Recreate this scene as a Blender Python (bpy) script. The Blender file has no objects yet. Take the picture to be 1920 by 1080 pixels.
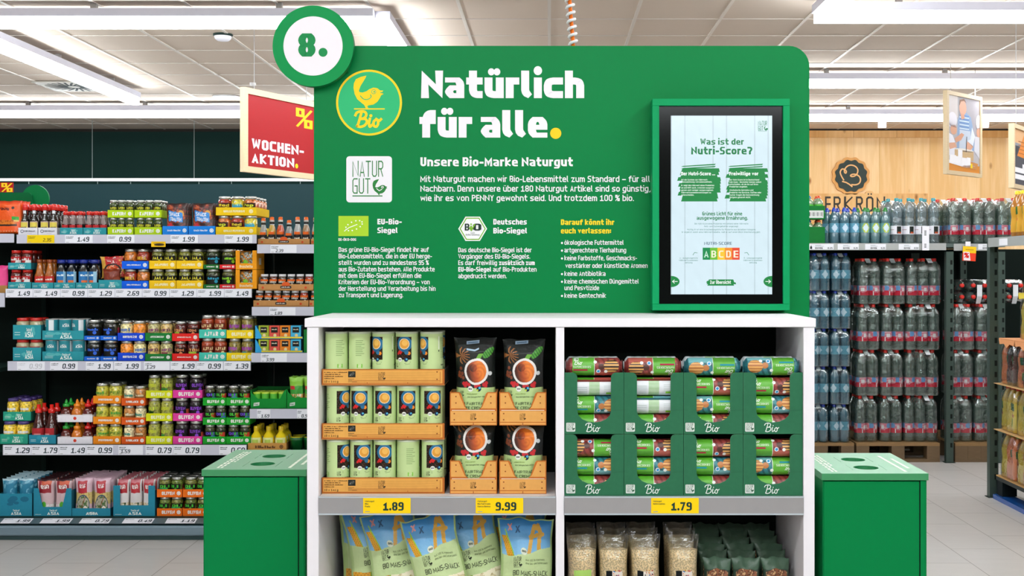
import bpy, math, random
from mathutils import Vector, Matrix
random.seed(8)
C = bpy.context.scene.collection
SC = bpy.context.scene
F = 2250.0            # focal length in pixels of the 1920 px frame
EYE = 1.5             # camera height

# ------------------------------------------------------------------ camera
cam_d = bpy.data.cameras.new('camera')
cam_d.sensor_width = 36.0
cam_d.lens = F / 1920 * 36.0
cam_d.shift_x = -70 / 1920
cam_d.shift_y = -33 / 1920
cam_d.clip_end = 100
cam = bpy.data.objects.new('camera', cam_d)
cam.location = (0, 0, EYE)
cam.rotation_euler = (math.pi / 2, 0, 0)
C.objects.link(cam)
SC.camera = cam

# ------------------------------------------------------------------ world, exposure
wd = bpy.data.worlds.new('store_ambience')
SC.world = wd
wd.use_nodes = True
wd.node_tree.nodes['Background'].inputs[0].default_value = (1.0, 0.98, 0.97, 1)
wd.node_tree.nodes['Background'].inputs[1].default_value = 0.24
SC.view_settings.view_transform = 'Standard'
SC.view_settings.look = 'None'
SC.view_settings.exposure = 0.0
SC.view_settings.gamma = 1.0
SC.view_settings.use_curve_mapping = False
SC.cycles.use_denoising = True
SC.cycles.max_bounces = 8
SC.cycles.transparent_max_bounces = 40
SC.cycles.caustics_reflective = False
SC.cycles.caustics_refractive = False
SC.cycles.sample_clamp_indirect = 4
LAMP = 30.0           # emission of the luminous strip diffusers

# ------------------------------------------------------------------ colour and materials
def col(h):
    if not isinstance(h, str):
        return h
    h = h.lstrip('#')
    out = []
    for i in (0, 2, 4):
        c = int(h[i:i+2], 16) / 255
        out.append(c / 12.92 if c <= 0.04045 else ((c + 0.055) / 1.055) ** 2.4)
    return tuple(out)

MATS = {}
def new_mat(name):
    m = bpy.data.materials.new(name); m.use_nodes = True
    nt = m.node_tree; nt.nodes.clear()
    out = nt.nodes.new('ShaderNodeOutputMaterial')
    return m, nt, out
def N(nt, t, **kw):
    n = nt.nodes.new('ShaderNode' + t)
    for k, v in kw.items():
        if k in n.inputs: n.inputs[k].default_value = v
        else: setattr(n, k, v)
    return n

def finish(name, rough=.5, metal=0.0, coat=0.0, spec=.5, var=.06, vscale=30.0, bump=0.0, bscale=40.0, kind='noise', emit=0.0, trans=None, coatr=.08, milk=0.0):
    """A material whose colour is the part's own printed colour, varied by procedural texture."""
    m, nt, out = new_mat(name)
    L = nt.links.new
    at = N(nt, 'Attribute'); at.attribute_name = 'Col'
    tc = N(nt, 'TexCoord')
    p = N(nt, 'BsdfPrincipled')
    p.inputs['Roughness'].default_value = rough; p.inputs['Metallic'].default_value = metal
    p.inputs['Coat Weight'].default_value = coat; p.inputs['Coat Roughness'].default_value = coatr
    p.inputs['Specular IOR Level'].default_value = spec
    if kind == 'voronoi':
        tx = N(nt, 'TexVoronoi'); tx.inputs['Scale'].default_value = vscale; src = tx.outputs['Distance']
    elif kind == 'wood':
        mp = N(nt, 'Mapping'); mp.inputs['Scale'].default_value = (3, 3, 40); L(tc.outputs['Object'], mp.inputs['Vector'])
        tx = N(nt, 'TexNoise'); tx.inputs['Scale'].default_value = vscale; tx.inputs['Detail'].default_value = 4
        L(mp.outputs[0], tx.inputs['Vector']); src = tx.outputs[0]
    else:
        tx = N(nt, 'TexNoise'); tx.inputs['Scale'].default_value = vscale; tx.inputs['Detail'].default_value = 3; src = tx.outputs[0]
    if kind != 'wood': L(tc.outputs['Object'], tx.inputs['Vector'])
    mr = N(nt, 'MapRange'); mr.inputs['To Min'].default_value = 1 - var; mr.inputs['To Max'].default_value = 1 + var
    if kind == 'voronoi': mr.inputs['From Max'].default_value = .7
    L(src, mr.inputs['Value'])
    mx = N(nt, 'VectorMath', operation='MULTIPLY')
    L(at.outputs['Color'], mx.inputs[0]); L(mr.outputs[0], mx.inputs[1])
    L(mx.outputs[0], p.inputs['Base Color'])
    if emit:
        if name == 'screen':
            nt.links.remove(p.inputs['Base Color'].links[0]); p.inputs['Base Color'].default_value = (.01, .012, .012, 1)
        L(mx.outputs[0], p.inputs['Emission Color']); p.inputs['Emission Strength'].default_value = emit
    if bump:
        bt = N(nt, 'TexNoise'); bt.inputs['Scale'].default_value = bscale; bt.inputs['Detail'].default_value = 2
        L(tc.outputs['Object'], bt.inputs['Vector'])
        b = N(nt, 'Bump'); b.inputs['Strength'].default_value = bump; b.inputs['Distance'].default_value = .004
        L(bt.outputs[0], b.inputs['Height']); L(b.outputs[0], p.inputs['Normal']); L(b.outputs[0], p.inputs['Coat Normal'])
    sh = p.outputs[0]
    if trans is not None:
        # thin clear plastic: see-through face on, shiny at a slant
        tr = N(nt, 'BsdfTransparent'); L(at.outputs['Color'], tr.inputs[0])
        if milk:
            df = N(nt, 'BsdfDiffuse'); L(at.outputs['Color'], df.inputs[0])
            mm = N(nt, 'MixShader'); mm.inputs[0].default_value = milk; L(tr.outputs[0], mm.inputs[1]); L(df.outputs[0], mm.inputs[2]); tr = mm
        gl = N(nt, 'BsdfGlossy'); gl.inputs['Roughness'].default_value = rough
        if bump: L(b.outputs[0], gl.inputs['Normal'])
        lw = N(nt, 'LayerWeight'); lw.inputs['Blend'].default_value = trans[0]
        if bump: L(b.outputs[0], lw.inputs['Normal'])
        ma = N(nt, 'MapRange'); ma.inputs['To Min'].default_value = trans[1]; ma.inputs['To Max'].default_value = trans[2]
        L(lw.outputs['Facing'], ma.inputs['Value'])
        ms = N(nt, 'MixShader'); L(ma.outputs[0], ms.inputs[0]); L(tr.outputs[0], ms.inputs[1]); L(gl.outputs[0], ms.inputs[2])
        sh = ms.outputs[0]
    L(sh, out.inputs[0])
    MATS[name] = m
    return m

finish('matte', .6, var=.03, spec=.12)
finish('satin', .42, var=.02, spec=.1)
finish('black_glass', .12, var=.01, spec=.2)
finish('lacquer', .5, var=.02, spec=.9, coat=.5, coatr=.55)
finish('card', .8, var=.09, vscale=60, spec=.2)
finish('gloss', .22, var=.03, coat=.3)
finish('foil', .38, var=.07, coat=.12, bump=.55, bscale=55, coatr=.2)
finish('metal', .28, metal=.9, var=.05)
finish('steel', .45, metal=.5, var=.04)
finish('preserve', .25, var=.75, vscale=75, kind='voronoi', coat=.9)
finish('sauce', .2, var=.1, coat=.9)
finish('grain', .8, var=.6, vscale=210, kind='voronoi', spec=.2)
finish('ink', .6, var=.02, spec=.25)
finish('timber', .7, var=.25, vscale=6, kind='wood')
finish('screen', .15, var=.01, emit=1.12)
finish('lit', .5, var=.01, emit=LAMP)
finish('pet', .06, bump=.35, bscale=90, trans=(.35, .1, .85), milk=.17)
finish('pet_blue', .08, bump=.35, bscale=90, trans=(.35, .1, .8), milk=.42)
finish('film', .12, bump=.9, bscale=38, trans=(.4, .05, .6))

# ------------------------------------------------------------------ stroke alphabet (signs, labels, prices)
G = {}
_defs = """a4 08384742 421203041545|b4 0a02 023243473808|c4 481807031242|d4 4a42 421203071848|f3 12192a3a 0838|g4 48413000 481807031242
h4 0a02 08384742|i0 0802 .0a|j1 18110000|k4 0a02 4805 0542|l1 0a0312|m6 0208 08283732 3748586762|n4 0802 08384742|o4 123243473818070312|p4 0800 083847433202|q4 4840 481807031242
r2 0802 0828|s4 48180706153544433202|t3 1a132232 0838|u4 08031242 4842|v4 082248|w6 0812375268|x4 0842 0248|y4 0822 4810|z4 08480242|ä4 08384742 421203041545 .1a .3a|ö4 123243473818070312 .1a .3a|ü4 08031242 4842 .1a .3a
ß4 02091a3a494736454332|A4 022a42 1434|C4 4a1a09031242|D4 020a3a49433202|E3 3a0a0232 0636|F3 3a0a02 0636|G4 4a1a090312424626|H4 0a02 4a42 0646|I0 0a02|J3 3a332202
K4 0a02 4a06 0642|L3 0a0232|M6 020a346a62|N5 020a525a|O4 1a3a4943321203091a|P4 020a3a49473606|Q4 1a3a4943321203091a 2442|R4 020a3a49473606 2642|S4 4a1a0907163645433202|T4 0a4a 2a22|U4 0a031232434a|V4 0a224a|W6 0a1238526a|X4 0a42 024a|Y4 0a264a 2622|Z4 0a4a0242
Ä4 022a42 1434 .1b .3b|Ö4 1a3a4943321203091a .1c .3c|Ü4 0a031232434a .1c .3c|04 1a3a4943321203091a|14 082a22 0242|24 0a3a4947030242|34 0a3a49473645433202 1636|44 323a0444|54 4a0a063645433202|64 4a1a0903123243453606|74 0a4a12|84 1a3a4947361607091a 163645433212030516
94 023243493a1a09071646|.0 .02|,1 1201|:0 .03 .07|-2 0525|–4 0545|%5 5a02 0a2a27070a 3555523235|?4 0a3a49472524 .22|!0 0a05 .02|•1 .05|/3 023a|+4 0545 2327"""
for _d in _defs.replace('\n', '|').split('|'):
    _d = _d.strip()
    strokes, dots = [], []
    for tk in _d[2:].split():
        if tk[0] == '.': dots.append((int(tk[1], 16), int(tk[2], 16))); continue
        pts = [(int(tk[k], 16), int(tk[k+1], 16)) for k in range(0, len(tk), 2)]
        if len(pts) == 1: strokes[-1] = strokes[-1] + pts
        else: strokes.append(pts)
    G[_d[0]] = (int(_d[1]), strokes, dots)
G['Ñ'] = (5, [[(0,2),(0,10)], [(0,10),(5,2)], [(5,2),(5,10)]], [(2,12),(3,12)])
G['e'] = (4, [[(0,5),(4,5),(4,7),(3,8),(1,8),(0,7),(0,3),(1,2),(4,2)]], [])
G['B'] = (4, [[(0,2),(0,10)], [(0,10),(3,10),(4,9),(4,7),(3,6),(0,6)], [(3,6),(4,5),(4,3),(3,2),(0,2)]], [])
LOW = set('acegijklmnopqrstuvwxyzbdfhßäöü')

def stroke(pts, t, closed=False, cap=True):
    """Quads along a polyline of thickness t, mitred, with square ends."""
    pts = [p for i, p in enumerate(pts) if i == 0 or (abs(p[0]-pts[i-1][0]) + abs(p[1]-pts[i-1][1])) > 1e-9]
    n = len(pts)
    if n < 2: return []
    h = t / 2
    if not closed and cap:
        pts = list(pts)
        for a, b in ((0, 1), (-1, -2)):
            dx, dy = pts[a][0]-pts[b][0], pts[a][1]-pts[b][1]
            d = math.hypot(dx, dy)
            pts[a] = (pts[a][0]+dx/d*h, pts[a][1]+dy/d*h)
    L, R = [], []
    for i in range(n):
        if closed: a, b = pts[(i-1) % n], pts[(i+1) % n]
        else: a, b = pts[max(i-1, 0)], pts[min(i+1, n-1)]
        p = pts[i]
        d1 = (p[0]-a[0], p[1]-a[1]); d2 = (b[0]-p[0], b[1]-p[1])
        l1, l2 = math.hypot(*d1), math.hypot(*d2)
        if l1 < 1e-12: d1, l1 = d2, l2
        if l2 < 1e-12: d2, l2 = d1, l1
        n1 = (-d1[1]/l1, d1[0]/l1); n2 = (-d2[1]/l2, d2[0]/l2)
        m = (n1[0]+n2[0], n1[1]+n2[1]); q = m[0]*m[0]+m[1]*m[1]
        k = 2*h/max(q, .35)
        L.append((p[0]+m[0]*k, p[1]+m[1]*k)); R.append((p[0]-m[0]*k, p[1]-m[1]*k))
    out = []
    for i in range(n if closed else n-1):
        j = (i+1) % n
        out.append([R[i], R[j], L[j], L[i]])
    return out

def soften(pts, closed):
    n = len(pts); out = []
    for i, p in enumerate(pts):
        if not closed and i in (0, n-1): out.append(p); continue
        a, b = pts[(i-1) % n], pts[(i+1) % n]
        d1 = (p[0]-a[0], p[1]-a[1]); d2 = (b[0]-p[0], b[1]-p[1])
        ang = abs(math.atan2(d1[0]*d2[1]-d1[1]*d2[0], d1[0]*d2[0]+d1[1]*d2[1]))
        if .1 < ang < .95:
            l1, l2 = math.hypot(*d1), math.hypot(*d2)
            k = min(l1, l2)*.42
            out.append((p[0]-d1[0]/l1*k, p[1]-d1[1]/l1*k)); out.append((p[0]+d2[0]/l2*k, p[1]+d2[1]/l2*k))
        else: out.append(p)
    return out

def ngon(cx, cy, r, n=14, ry=None, a0=0.0):
    ry = r if ry is None else ry
    return [(cx+r*math.cos(a0+2*math.pi*i/n), cy+ry*math.sin(a0+2*math.pi*i/n)) for i in range(n)]

HEAVY = set('aegsS8B6935')
def lettering(s, x, y, h, t=.14, width=None, align='l', shear=0.0, smooth=0, gap=None, dot=.56, squeeze=1.0):
    """2-D polygons of a line of writing: x, y of its baseline start, cap height h, stroke t (share of h)."""
    u = .11*squeeze; g = (.085 + .12*t) if gap is None else gap
    polys = []; cx = 0.0
    for ch in s:
        if ch == ' ': cx += .3*squeeze + .05; continue
        if ch not in G: ch = '-'
        w, st, dt = G[ch]
        low = ch in LOW
        H = .75 if low else 1.0
        thin = 1.0 if t < .16 else (.82 if ch not in HEAVY else .82-min(.3, (t-.16)*1.6))
        def tr(p):
            yy = (p[1]-2)/8
            q = min(max(yy, 0), H)
            return (cx + t/2 + p[0]*u, (yy + t*thin/2*(1-2*q/H))/thin)
        k0 = len(polys)
        for pl in st:
            q = [tr(p) for p in pl]
            closed = len(q) > 3 and pl[0] == pl[-1]
            if closed: q = q[:-1]
            for _ in range(smooth): q = soften(q, closed)
            polys += stroke(q, t, closed)
        lo_, hi_ = (-.3 if min([p[1] for pl in st for p in pl] or [2]) < 2 else 0.0), (H if low and ch not in 'bdfhkltß' else 1.0)
        polys[k0:] = [[(min(max(px, cx-.0), cx+w*u+t), min(max(py*thin, lo_), hi_)) for px, py in p] for p in polys[k0:]]
        thin = 1.0
        for d in dt:
            q = tr(d)
            r = max(t*dot, .05)
            if d[1] >= 10:
                um = len(dt) > 1
                q = (q[0], (.955 if um else .95+.16*t) + (d[1]-10)*.1)
                r = max(t*(.42 if um else .53), .06)
            if ch in '.:' : q = (q[0], q[1] + (r - t/2 if d[1] < 4 else 0))
            polys.append(ngon(q[0], q[1], r, 8 + 6*smooth))
        cx += w*u + t + g
    W = max(cx - g, 1e-6)
    sx = h
    if width is not None: sx = width / W
    tot = W*sx
    ox = x - (tot/2 if align == 'c' else tot if align == 'r' else 0)
    return [[(ox + px*sx + shear*py*h, y + py*h) for px, py in p] for p in polys]

def catmull(pts, n=6, closed=False):
    out = []; m = len(pts)
    for i in range(m if closed else m-1):
        g = (lambda k: pts[k % m]) if closed else (lambda k: pts[min(max(k, 0), m-1)])
        p0, p1, p2, p3 = g(i-1), g(i), g(i+1), g(i+2)
        for k in range(n):
            s = k/n
            out.append(tuple(.5*((2*b) + (c-a)*s + (2*a-5*b+4*c-d)*s*s + (3*b-a-3*c+d)*s**3) for a, b, c, d in zip(p0, p1, p2, p3)))
    if not closed: out.append(pts[-1])
    return out

def _h(i, j):
    n = (i*374761393 + j*668265263) & 0xffffffff
    n = ((n ^ (n >> 13))*1274126177) & 0xffffffff
    return ((n ^ (n >> 16)) & 0xffff)/65535
def vn(u, v):
    i, j = math.floor(u), math.floor(v); a, b = u-i, v-j
    a, b = a*a*(3-2*a), b*b*(3-2*b)
    return (_h(i, j)*(1-a)+_h(i+1, j)*a)*(1-b)+(_h(i, j+1)*(1-a)+_h(i+1, j+1)*a)*b
def noise2(u, v, s=1.0):
    return max(-1, min(1, (vn(u*13*s+7, v*15*s+3)*.65+vn(u*27*s, v*31*s)*.35-.5)*3.2))
# ------------------------------------------------------------------ mesh builder
class MB:
    def __init__(s): s.v, s.f, s.c, s.m, s.sm = [], [], [], [], []
    def add(s, verts, faces, c, fin='matte', smooth=False):
        b = len(s.v); s.v += [tuple(p) for p in verts]
        many = isinstance(c, list)
        c0 = None if many else col(c)
        for i, f in enumerate(faces):
            s.f.append(tuple(b+k for k in f)); s.c.append(col(c[i]) if many else c0); s.m.append(fin); s.sm.append(smooth)
        return s
    def box(s, x0, x1, y0, y1, z0, z1, c, fin='matte', bev=0.0):
        if bev:
            e = bev
            X = (x0, x0+e, x1-e, x1); Y = (y0, y0+e, y1-e, y1); Z = (z0, z0+e, z1-e, z1)
            vs = []; idx = {}
            for i in (0, 1):
                for j in (0, 1):
                    for k in (0, 1):
                        xi, yi, zi = X[3*i], Y[3*j], Z[3*k]; xo, yo, zo = X[1+i], Y[1+j], Z[1+k]
                        for ax, p in (('x', (xi, yo, zo)), ('y', (xo, yi, zo)), ('z', (xo, yo, zi))):
                            idx[(i, j, k, ax)] = len(vs); vs.append(p)
            fs = []
            I = idx
            for q in (0, 1):
                fs.append([I[(q,0,0,'x')], I[(q,1,0,'x')], I[(q,1,1,'x')], I[(q,0,1,'x')]])
                fs.append([I[(0,q,0,'y')], I[(1,q,0,'y')], I[(1,q,1,'y')], I[(0,q,1,'y')]])
                fs.append([I[(0,0,q,'z')], I[(1,0,q,'z')], I[(1,1,q,'z')], I[(0,1,q,'z')]])
                for r in (0, 1):
                    fs.append([I[(q,r,0,'x')], I[(q,r,1,'x')], I[(q,r,1,'y')], I[(q,r,0,'y')]])
                    fs.append([I[(q,0,r,'x')], I[(q,1,r,'x')], I[(q,1,r,'z')], I[(q,0,r,'z')]])
                    fs.append([I[(0,q,r,'y')], I[(1,q,r,'y')], I[(1,q,r,'z')], I[(0,q,r,'z')]])
                    for w in (0, 1): fs.append([I[(q,r,w,'x')], I[(q,r,w,'y')], I[(q,r,w,'z')]])
            return s.add(vs, fs, c, fin)
        vs = [(x, y, z) for x in (x0, x1) for y in (y0, y1) for z in (z0, z1)]
        return s.add(vs, [(0,1,3,2), (4,6,7,5), (0,4,5,1), (2,3,7,6), (0,2,6,4), (1,5,7,3)], c, fin)
    def lathe(s, prof, n, c, fin='matte', smooth=True, o=(0, 0, 0), a0=0.0, a1=2*math.pi):
        full = abs(a1-a0-2*math.pi) < 1e-6
        m = n if full else n+1
        vs = [(o[0]+r*math.sin(a0+(a1-a0)*i/n), o[1]-r*math.cos(a0+(a1-a0)*i/n), o[2]+z) for r, z in prof for i in range(m)]
        fs, cs = [], []
        for k in range(len(prof)-1):
            for i in range(n):
                j = (i+1) % m
                fs.append((k*m+i, k*m+j, (k+1)*m+j, (k+1)*m+i)); cs.append(c[k] if isinstance(c, list) else c)
        return s.add(vs, fs, cs, fin, smooth)
    def tube(s, pts, r, n, c, fin='matte', smooth=True):
        P = [Vector(p) for p in pts]; vs = []; fs = []
        up = Vector((0, 0, 1))
        for i, p in enumerate(P):
            d = (P[min(i+1, len(P)-1)] - P[max(i-1, 0)]).normalized()
            a = d.cross(up if abs(d.z) < .95 else Vector((0, 1, 0))).normalized(); b = d.cross(a)
            rr = r[i] if isinstance(r, (list, tuple)) else r
            for k in range(n):
                w = 2*math.pi*k/n
                vs.append(p + a*math.cos(w)*rr + b*math.sin(w)*rr)
        for i in range(len(P)-1):
            for k in range(n):
                fs.append((i*n+k, i*n+(k+1) % n, (i+1)*n+(k+1) % n, (i+1)*n+k))
        fs.append(tuple(range(n))); fs.append(tuple((len(P)-1)*n+k for k in range(n)))
        return s.add(vs, fs, c, fin, smooth)
    def prism(s, poly, y0, y1, c, fin='matte', side=None):
        """A polygon in x, z pulled from y0 (front) to y1."""
        n = len(poly)
        vs = [(x, y0, z) for x, z in poly] + [(x, y1, z) for x, z in poly]
        fs = [tuple(range(n)), tuple(range(2*n-1, n-1, -1))] + [(i, (i+1) % n, n+(i+1) % n, n+i) for i in range(n)]
        cs = [c, c] + [side or c]*n
        return s.add(vs, fs, cs, fin)
    def grid(s, fn, nu, nv, pic, fin='matte', smooth=True, u0=0., u1=1., v0=0., v1=1.):
        vs = [fn(u0+(u1-u0)*i/nu, v0+(v1-v0)*j/nv) for j in range(nv+1) for i in range(nu+1)]
        fs, cs = [], []
        for j in range(nv):
            for i in range(nu):
                fs.append((j*(nu+1)+i, j*(nu+1)+i+1, (j+1)*(nu+1)+i+1, (j+1)*(nu+1)+i))
                cs.append(pic(u0+(u1-u0)*(i+.5)/nu, v0+(v1-v0)*(j+.5)/nv) if callable(pic) else pic)
        return s.add(vs, fs, cs, fin, smooth)
    def flat(s, polys, fn, c, fin='ink'):
        """2-D polygons laid onto a surface by fn(x, y) -> point."""
        for i, p in enumerate(polys):
            P = [Vector(fn(*q)) for q in p]
            nrm = Vector((0, 0, 0))
            for k in range(len(P)): nrm += P[k-1].cross(P[k])
            if nrm.length > 0: nrm.normalize()
            e = nrm*(1.3e-5*(i % 16))     # strokes that cross must not share a plane
            s.add([q+e for q in P], [tuple(range(len(P)))], c, fin)
        return s
    def write(s, txt, fn, x, y, h, c, fin='ink', **kw):
        if set(txt) == {'x'}:        # print too small to read: a row of little strokes
            w = kw.get('width') or h*.6*len(txt); rnd = random.Random(len(txt)*7+int(h*1e5)); a = 0.0; P = []
            while a < w*.97:
                e = min(w-a, w/len(txt)*rnd.uniform(.35, .8)); q = rnd.uniform(.45, .95)*h
                P += [rect(x+a, x+a+e*.86, y, y+q)]; a += e+(w*.035 if rnd.random() < .2 else 0)
            return s.flat(P, fn, c, fin)
        return s.flat(lettering(txt, x, y, h, **kw), fn, c, fin)
    def mesh(s, name):
        me = bpy.data.meshes.new(name)
        me.from_pydata(s.v, [], s.f)
        names = []
        for f in s.m:
            if f not in names: names.append(f)
        for f in names: me.materials.append(MATS[f])
        me.polygons.foreach_set('material_index', [names.index(f) for f in s.m])
        me.polygons.foreach_set('use_smooth', s.sm)
        at = me.color_attributes.new('Col', 'FLOAT_COLOR', 'CORNER')
        buf = []
        for f, c in zip(s.f, s.c): buf += [c[0], c[1], c[2], 1.0]*len(f)
        at.data.foreach_set('color', buf)
        me.update()
        return me
    def build(s, name, parent=None, loc=None, **kw):
        return put(name, s.mesh(name), parent, loc, **kw)

def put(name, me, parent=None, loc=None, rz=0.0, label=None, cat=None, group=None, kind=None):
    o = bpy.data.objects.new(name, me); C.objects.link(o)
    if parent is not None: o.parent = parent
    if loc is not None: o.location = loc
    if rz: o.rotation_euler = (0, 0, rz)
    if label: o['label'] = label
    if cat: o['category'] = cat
    if group: o['group'] = group
    if kind: o['kind'] = kind
    return o
def thing(name, label, cat, loc=(0, 0, 0), rz=0.0, group=None):
    return put(name, None, None, loc, rz, label, cat, group)
def dup(o, loc=None, rz=None, label=None, group=None, parent=None):
    """A copy of a thing with copies of its parts and sub-parts."""
    c = o.copy(); C.objects.link(c)
    if parent is not None: c.parent = parent
    if loc is not None: c.location = loc
    if rz is not None: c.rotation_euler = (0, 0, rz)
    if label: c['label'] = label
    if group: c['group'] = group
    for ch in o.children:
        dup(ch, parent=c)
    return c
def X(px, Y): return (px-1030)*Y/F
def Z(py, Y): return EYE-(py-507)*Y/F
def plane(Y, ex=0.0):
    """Maps (x, z) onto the upright plane at depth Y, raised ex towards the shop floor."""
    return lambda x, z: (x, Y-ex, z)
def rect(x0, x1, y0, y1): return [(x0, y0), (x1, y0), (x1, y1), (x0, y1)]
def strips(x0, x1, y0, y1, n=6): return [rect(x0+(x1-x0)*k/n, x0+(x1-x0)*(k+1)/n, y0, y1) for k in range(n)]
def rrect(x0, x1, y0, y1, r, n=4):
    out = []
    for cx, cy, a in ((x1-r, y0+r, -90), (x1-r, y1-r, 0), (x0+r, y1-r, 90), (x0+r, y0+r, 180)):
        for k in range(n+1):
            w = math.radians(a+90*k/n); out.append((cx+r*math.cos(w), cy+r*math.sin(w)))
    return out
# ================================================================== the store: lamps, floor, ceiling, walls
CEIL = 3.34
LB, LD = 3.17, 3.24        # lamp underside, top of its diffuser
def lamp_bar(name, x0, x1, y0, y1, label, group='luminous strips under the ceiling'):
    t = thing(name, label, 'ceiling light', ((x0+x1)/2, (y0+y1)/2, LB), 0, group)
    cx, cy = t.location.x, t.location.y
    b = MB()
    b.box(x0-cx, x1-cx, y0-cy, y1-cy, 0, LD-LB, 'f4fbff', 'lit')
    b.build('diffuser', t)
    h = MB()
    h.box(x0-cx-.012, x1-cx+.012, y0-cy-.012, y1-cy+.012, LD-LB+.0005, LD-LB+.055, 'd9d8e6', 'satin')
    h.build('housing', t)
    long_x = (x1-x0) > (y1-y0)
    n = max(2, int(max(x1-x0, y1-y0)/1.3)+1)
    for k in range(n):
        q = (k+.5)/n
        px = x0+(x1-x0)*q-cx if long_x else 0; py = 0 if long_x else y0+(y1-y0)*q-cy
        r = MB(); r.box(-.02, .02, -.02, .02, LD-LB+.0555, CEIL-LB-.0005, '8f8a86', 'steel')
        r.build('bracket', t, (px, py, 0))
    return t
W_ = .085
lamp_bar('ceiling_light', -7.6, -1.22, 8.22, 8.22+W_, 'horizontal luminous strip beside the round ceiling sensor, nearest on the number disc side')
lamp_bar('ceiling_light', -1.20, -1.20+W_, 8.32, 13.0, 'luminous strip running into depth behind the top edge of the green sign')
lamp_bar('ceiling_light', -4.22, -4.22+W_, 8.32, 12.1, 'diagonal luminous strip passing the square air vent')
lamp_bar('ceiling_light', -7.6, -1.22, 13.05, 13.05+W_, 'horizontal luminous strip just above the dark green back wall')
lamp_bar('ceiling_light', 1.79, 7.4, 8.03, 8.03+W_, 'nearest horizontal luminous strip above the shopping aisle with the water bottles')
lamp_bar('ceiling_light', 1.79, 1.79+W_, 2.0, 8.02, 'luminous strip leading from a corner towards the viewer, above the sign')
lamp_bar('ceiling_light', 1.99, 7.4, 10.92, 10.92+W_, 'middle horizontal luminous strip above the water bottles')
lamp_bar('ceiling_light', 1.6, 7.4, 13.37, 13.37+W_, 'farthest horizontal luminous strip, just above the wooden wall')
for i, y in enumerate((4.6, 1.2, -1.4, -4.2)):
    lamp_bar('ceiling_light', -5.5 if y > 4 else -3.8, -1.3 if y > 4 else 3.8, y, y+W_, 'luminous strip over the near part of the store', 'luminous strips over the near part of the store')
lamp_bar('ceiling_light', 2.9, 6.5, 5.0, 5.0+W_, 'luminous strip over the near part of the store', 'luminous strips over the near part of the store')

# ---- structure materials
def tile_floor():
    m, nt, out = new_mat('floor_tiles'); L = nt.links.new
    tc = N(nt, 'TexCoord'); sp = N(nt, 'SeparateXYZ'); cb = N(nt, 'CombineXYZ')
    L(tc.outputs['Object'], sp.inputs[0])
    ax = N(nt, 'Math', operation='ADD'); ax.inputs[1].default_value = 1.953 + .3165*30
    L(sp.outputs[0], ax.inputs[0])
    ay = N(nt, 'Math', operation='ADD'); ay.inputs[1].default_value = 20.12
    L(sp.outputs[1], ay.inputs[0])
    L(ay.outputs[0], cb.inputs[0]); L(ax.outputs[0], cb.inputs[1])
    br = N(nt, 'TexBrick'); br.offset = .5
    br.inputs['Scale'].default_value = 1; br.inputs['Brick Width'].default_value = .633; br.inputs['Row Height'].default_value = .3165
    br.inputs['Mortar Size'].default_value = .0022; br.inputs['Mortar Smooth'].default_value = .2
    br.inputs['Color1'].default_value = (*col('c8c3bf'), 1); br.inputs['Color2'].default_value = (*col('c3bfbc'), 1); br.inputs['Mortar'].default_value = (*col('7d766f'), 1)
    L(cb.outputs[0], br.inputs['Vector'])
    no = N(nt, 'TexNoise'); no.inputs['Scale'].default_value = 5; no.inputs['Detail'].default_value = 5
    mp = N(nt, 'Mapping'); mp.inputs['Scale'].default_value = (1, 4, 1); L(tc.outputs['Object'], mp.inputs[0]); L(mp.outputs[0], no.inputs[0])
    mr = N(nt, 'MapRange'); mr.inputs['To Min'].default_value = .93; mr.inputs['To Max'].default_value = 1.06; L(no.outputs[0], mr.inputs[0])
    mx = N(nt, 'VectorMath', operation='MULTIPLY'); L(br.outputs[0], mx.inputs[0]); L(mr.outputs[0], mx.inputs[1])
    p = N(nt, 'BsdfPrincipled'); p.inputs['Roughness'].default_value = .32; p.inputs['Specular IOR Level'].default_value = .4
    L(mx.outputs[0], p.inputs['Base Color']); L(p.outputs[0], out.inputs[0]); MATS['floor_tiles'] = m
tile_floor()
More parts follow.
